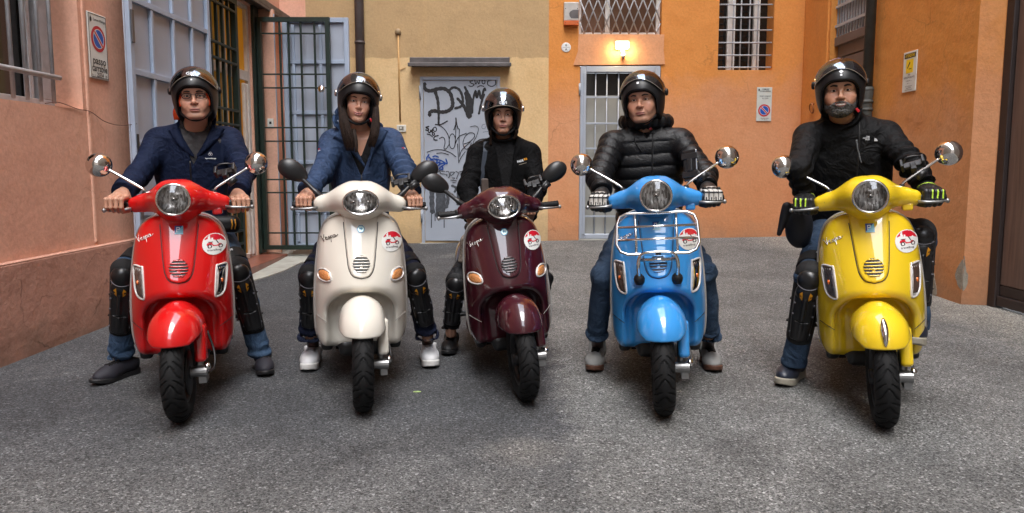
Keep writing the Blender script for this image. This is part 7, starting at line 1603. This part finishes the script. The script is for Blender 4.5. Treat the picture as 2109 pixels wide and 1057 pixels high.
# camera warning on the right-hand wall
s3 = thing('warning_sign', 'narrow white and yellow camera warning sign on the side wall', 'sign', PR.m(6.93, 2.02, 0)); uc = 6.93
P_('plate', PR.box(6.815, 7.045, 1.835, 2.205, -0.010, -0.001), M_SIGNWHITE, s3, bevel=.003)
P_('black_band', PR.box(6.835, 7.025, 2.145, 2.188, -.0112, -.0101), M_INK, s3); P_('lettering', PR.text('ATTENZIONE', uc, 2.166, .036, -.0120, .0006, squeeze=.72), M_SIGNYELLOW, s3)
P_('yellow_field', PR.box(6.870, 6.990, 2.008, 2.132, -.0112, -.0101), M_SIGNYELLOW, s3)
P_('camera_symbol', join(PR.poly([(6.985 - .012, 2.055), (6.985 - .024, 2.050), (6.985 - .068, 2.098), (6.985 - .056, 2.112)], -.0120), PR.poly([(6.94, 2.040), (6.895, 2.040), (6.895, 2.048), (6.94, 2.048)], -.0120)), M_INK, s3)
for tx, z, sz in (('AREA', 1.990, .020), ('VIDEOSORVEGLIATA', 1.966, .024), ('La registrazione ........', 1.936, .015), ('per ........', 1.914, .015), ('Art. 13 del Regolamento', 1.886, .014), ('Europeo 679/2016', 1.870, .014), ('protezione dei dati personali', 1.854, .013)):
    P_('lettering', PR.text(tx, uc, z, sz, -.0115, .0002, squeeze=.82), M_INK, s3)
# lit floodlight with sensor
lm = thing('wall_lamp', 'lit floodlight with motion sensor above the barred door', 'lamp', PB.m(1.395, 2.66, 0))
def Pm(u, z, d): return tuple(PB.m(u, z, d))
P_('lamp_housing', PB.box(1.305, 1.485, 2.612, 2.728, -0.062, -0.02), M_PLASTICW, lm, bevel=.02)
P_('lamp_bracket', PB.box(1.375, 1.41, 2.60, 2.70, -0.02, 0.0), M_PLASTICW, lm, bevel=.004)
V, Q, N = iso(lambda P: s_box(P, (0, 0, 0), (.088, .022, .052), .021), (-.12, -.05, -.08), (.12, .05, .08), .005); P_('lamp_glass', (V + PB.m(1.395, 2.672, -.075), Q, N), mat('lamp_glow', (1, .9, .6), .3, emit=(1.0, 0.66, 0.14, 1), emit_s=0.75), lm)
V, Q, N = iso(lambda P: s_ell(P, (0, 0, 0), (.03, .03, .034)), (-.06, -.06, -.06), (.06, .06, .06), .006); P_('sensor', (V + PB.m(1.41, 2.545, -.05), Q, N), M_PLASTICW, lm); P_('sensor_neck', PB.box(1.398, 1.422, 2.565, 2.605, -.06, -.04), M_PLASTICW, lm)
ll = bpy.data.lights.new('lamp_light', 'AREA'); ll.shape = 'RECTANGLE'; ll.size = .18; ll.size_y = .10; ll.energy = 1.7; ll.color = (1.0, .70, .34); lo_ = bpy.data.objects.new('lamp_light', ll); COL.objects.link(lo_); lo_.parent = lm; lo_.location = (0, -.105, 0); lo_.rotation_euler = (radians(68), 0, 0)
# electric box beside the lattice window
jb = thing('junction_box', 'grey electric box with orange base beside the lattice window', 'electric box', PB.m(0.75, 3.06, 0))
P_('box_body', PB.box(0.655, 0.842, 2.975, 3.20, -0.07, -0.001), mat('aluminium_box', lin(178, 174, 168), .45, .2, var=.12, vscale=12), jb, bevel=.006)
P_('box_base', PB.box(0.657, 0.840, 2.918, 2.973, -0.074, -0.001), mat('orange_box', lin(196, 92, 30), .5, var=.1), jb, bevel=.004)
P_('opening', PB.poly([(0.72, 3.06), (0.735, 3.085), (0.77, 3.105), (0.841, 3.105), (0.841, 3.0), (0.745, 3.0), (0.725, 3.03)], -.0712), M_STEEL, jb)
for u in (.675, .825): P_('screw', PB.disc(u, 3.12, .006, -.0715, 10), M_INK, jb); P_('screw', PB.disc(u, 2.945, .005, -.0755, 10), M_INK, jb)
hn = thing('house_number', 'round white enamel house number plaque reading 6 over A', 'number plaque', PB.m(.69, 2.65, 0))
P_('disc', (np.concatenate([PB.disc(.69, 2.652, .060, 0)[0], PB.disc(.69, 2.652, .060, -.006)[0], PB.disc(.69, 2.652, .052, -.009)[0]]), [(i, (i + 1) % 40, 40 + (i + 1) % 40, 40 + i) for i in range(40)] + [(40 + i, 40 + (i + 1) % 40, 80 + (i + 1) % 40, 80 + i) for i in range(40)] + [tuple(range(80, 120))]), M_ENAMEL, hn, smooth=False)
P_('lettering', PB.text('6', .69, 2.678, .045, -.0095, .0006), M_INK, hn); P_('lettering', PB.text('A', .69, 2.624, .045, -.0095, .0006), M_INK, hn); P_('line', PB.box(.645, .735, 2.650, 2.653, -.0098, -.0092), M_INK, hn)
# conduit, switch plate
cd = thing('cable_conduit', 'thin painted conduit with round cap on the ochre wall', 'conduit', PB.m(-1.445, 2.3, 0))
Mc = mat('painted_conduit', lin(186, 146, 92), .6, var=.08); P_('pipe', tube([PB.m(-1.448, 2.84, -.012), PB.m(-1.444, 2.3, -.012), PB.m(-1.438, 1.72, -.012)], .011, 8), Mc, cd, smooth=True)
P_('round_cap', move(lathe([(.0, -.035), (.034, -.035), (.040, -.02), (.040, 0)], 20, 'y', caps=False), PB.m(-1.449, 2.845, 0)), mat('cap_grey', lin(150, 128, 96), .6), cd, smooth=True)
P_('bracket', tube([PB.m(-1.45, 2.36, -.008), PB.m(-1.36, 2.40, -.008)], .005, 6), Mc, cd)
sw = thing('switch_plate', 'white switch plate low on the ochre wall beside the steel blue jacket', 'switch plate', PB.m(-1.42, 1.62, 0))
P_('plate', PB.box(-1.485, -1.365, 1.585, 1.675, -.018, -.001), M_PLASTICW, sw, bevel=.006); P_('socket', PB.box(-1.455, -1.395, 1.605, 1.655, -.0195, -.0185), mat('socket_grey', lin(120, 116, 104), .5), sw); P_('button', PB.box(-1.445, -1.42, 1.625, 1.648, -.022, -.0197), M_PLASTICW, sw, bevel=.002)
db = thing('doorbell', 'small white bell plate on the pier between the gates', 'doorbell', (-2.85, 8.64, 1.6)); P_('plate', box(-2.868, -2.795, 8.638, 8.655, 1.60, 1.70), M_PLASTICW, db, bevel=.006); P_('button', box(-2.845, -2.818, 8.632, 8.6375, 1.635, 1.665), M_INK, db, bevel=.003)
P_('jamb_face', box(-2.948, -2.765, 8.656, 8.71, 0.12, 2.95), M_PINK, LB)
# tethering ring
tr = thing('wall_ring', 'rusty iron tethering ring on the orange pilaster', 'ring', PR.m(9.06, 1.86, 0)); c = PR.m(9.06, 1.85, -.045)
P_('ring', tube([c + np.array([-.012 * sin(t), .055 * cos(t), .055 * sin(t)]) for t in np.linspace(0, 2 * pi, 28, endpoint=False)], .0085, 8, closed=True), M_RUST, tr, smooth=True); P_('staple', tube([PR.m(9.06, 1.905, -.02), PR.m(9.06, 1.91, -.05)], .012, 8), M_RUST, tr, smooth=True)
# drainpipes
dp = thing('drainpipe', 'brown drainpipe on the ochre back wall', 'drainpipe', PB.m(-1.925, 0.15, -.07))
P_('pipe', tube([PB.m(-1.925, z, -.07) for z in (.1, 4, TOPZ)], .058, 18), M_PIPE, dp, smooth=True)
for z in (0.9, 2.70): P_('pipe_clamp', tube([PB.m(-1.925, z - .016, -.07), PB.m(-1.925, z + .016, -.07)], .066, 18), M_PIPE, dp, smooth=True)
d2 = thing('drainpipe', 'old cast iron drainpipe beside the shuttered doorway', 'drainpipe', PR.m(7.60, 0.05, -.07))
P_('pipe', tube([PR.m(7.60, z, -.075) for z in (1.95, 5, TOPZ)], .050, 18), M_IRON, d2, smooth=True); P_('iron_foot', tube([PR.m(7.60, z, -.075) for z in (0.0, 1.0, 1.84, 1.90, 1.95)], [.058, .058, .058, .064, .056], 18), M_IRON, d2, smooth=True)
for z, r in ((1.92, .064), (1.80, .066), (1.72, .064), (1.0, .066)): P_('collar', tube([PR.m(7.60, z - .018, -.075), PR.m(7.60, z, -.075), PR.m(7.60, z + .018, -.075)], [r * .94, r * 1.04, r * .94], 18), M_IRON, d2, smooth=True)
wr_ = thing('sagging_wire', 'thin brown wire sagging from window sill to gate leaf', 'wire', PL.m(5.2, 1.5, -.01))
P_('wire', tube(spline([PL.m(4.70, 1.535, .02), PL.m(4.80, 1.55, -.006), PL.m(5.0, 1.525, -.006), PL.m(5.14, 1.515, -.016), PL.m(5.30, 1.46, -.02), PL.m(5.45, 1.44, -.05), PL.m(5.52, 1.455, -.14)], 8), .0026, 6), mat('brown_wire', lin(92, 60, 46), .7), wr_, smooth=True)
wh_ = thing('wall_ring', 'small grey hook ring high on the side wall', 'hook', PR.m(7.25, 2.95, 0)); c = PR.m(7.30, 3.02, -.04); P_('ring', tube([c + np.array([-.01 * sin(t), .05 * cos(t), .06 * sin(t)]) for t in np.linspace(0, 2 * pi, 24, endpoint=False)], .007, 8, closed=True), M_GREYBAR, wh_, smooth=True)
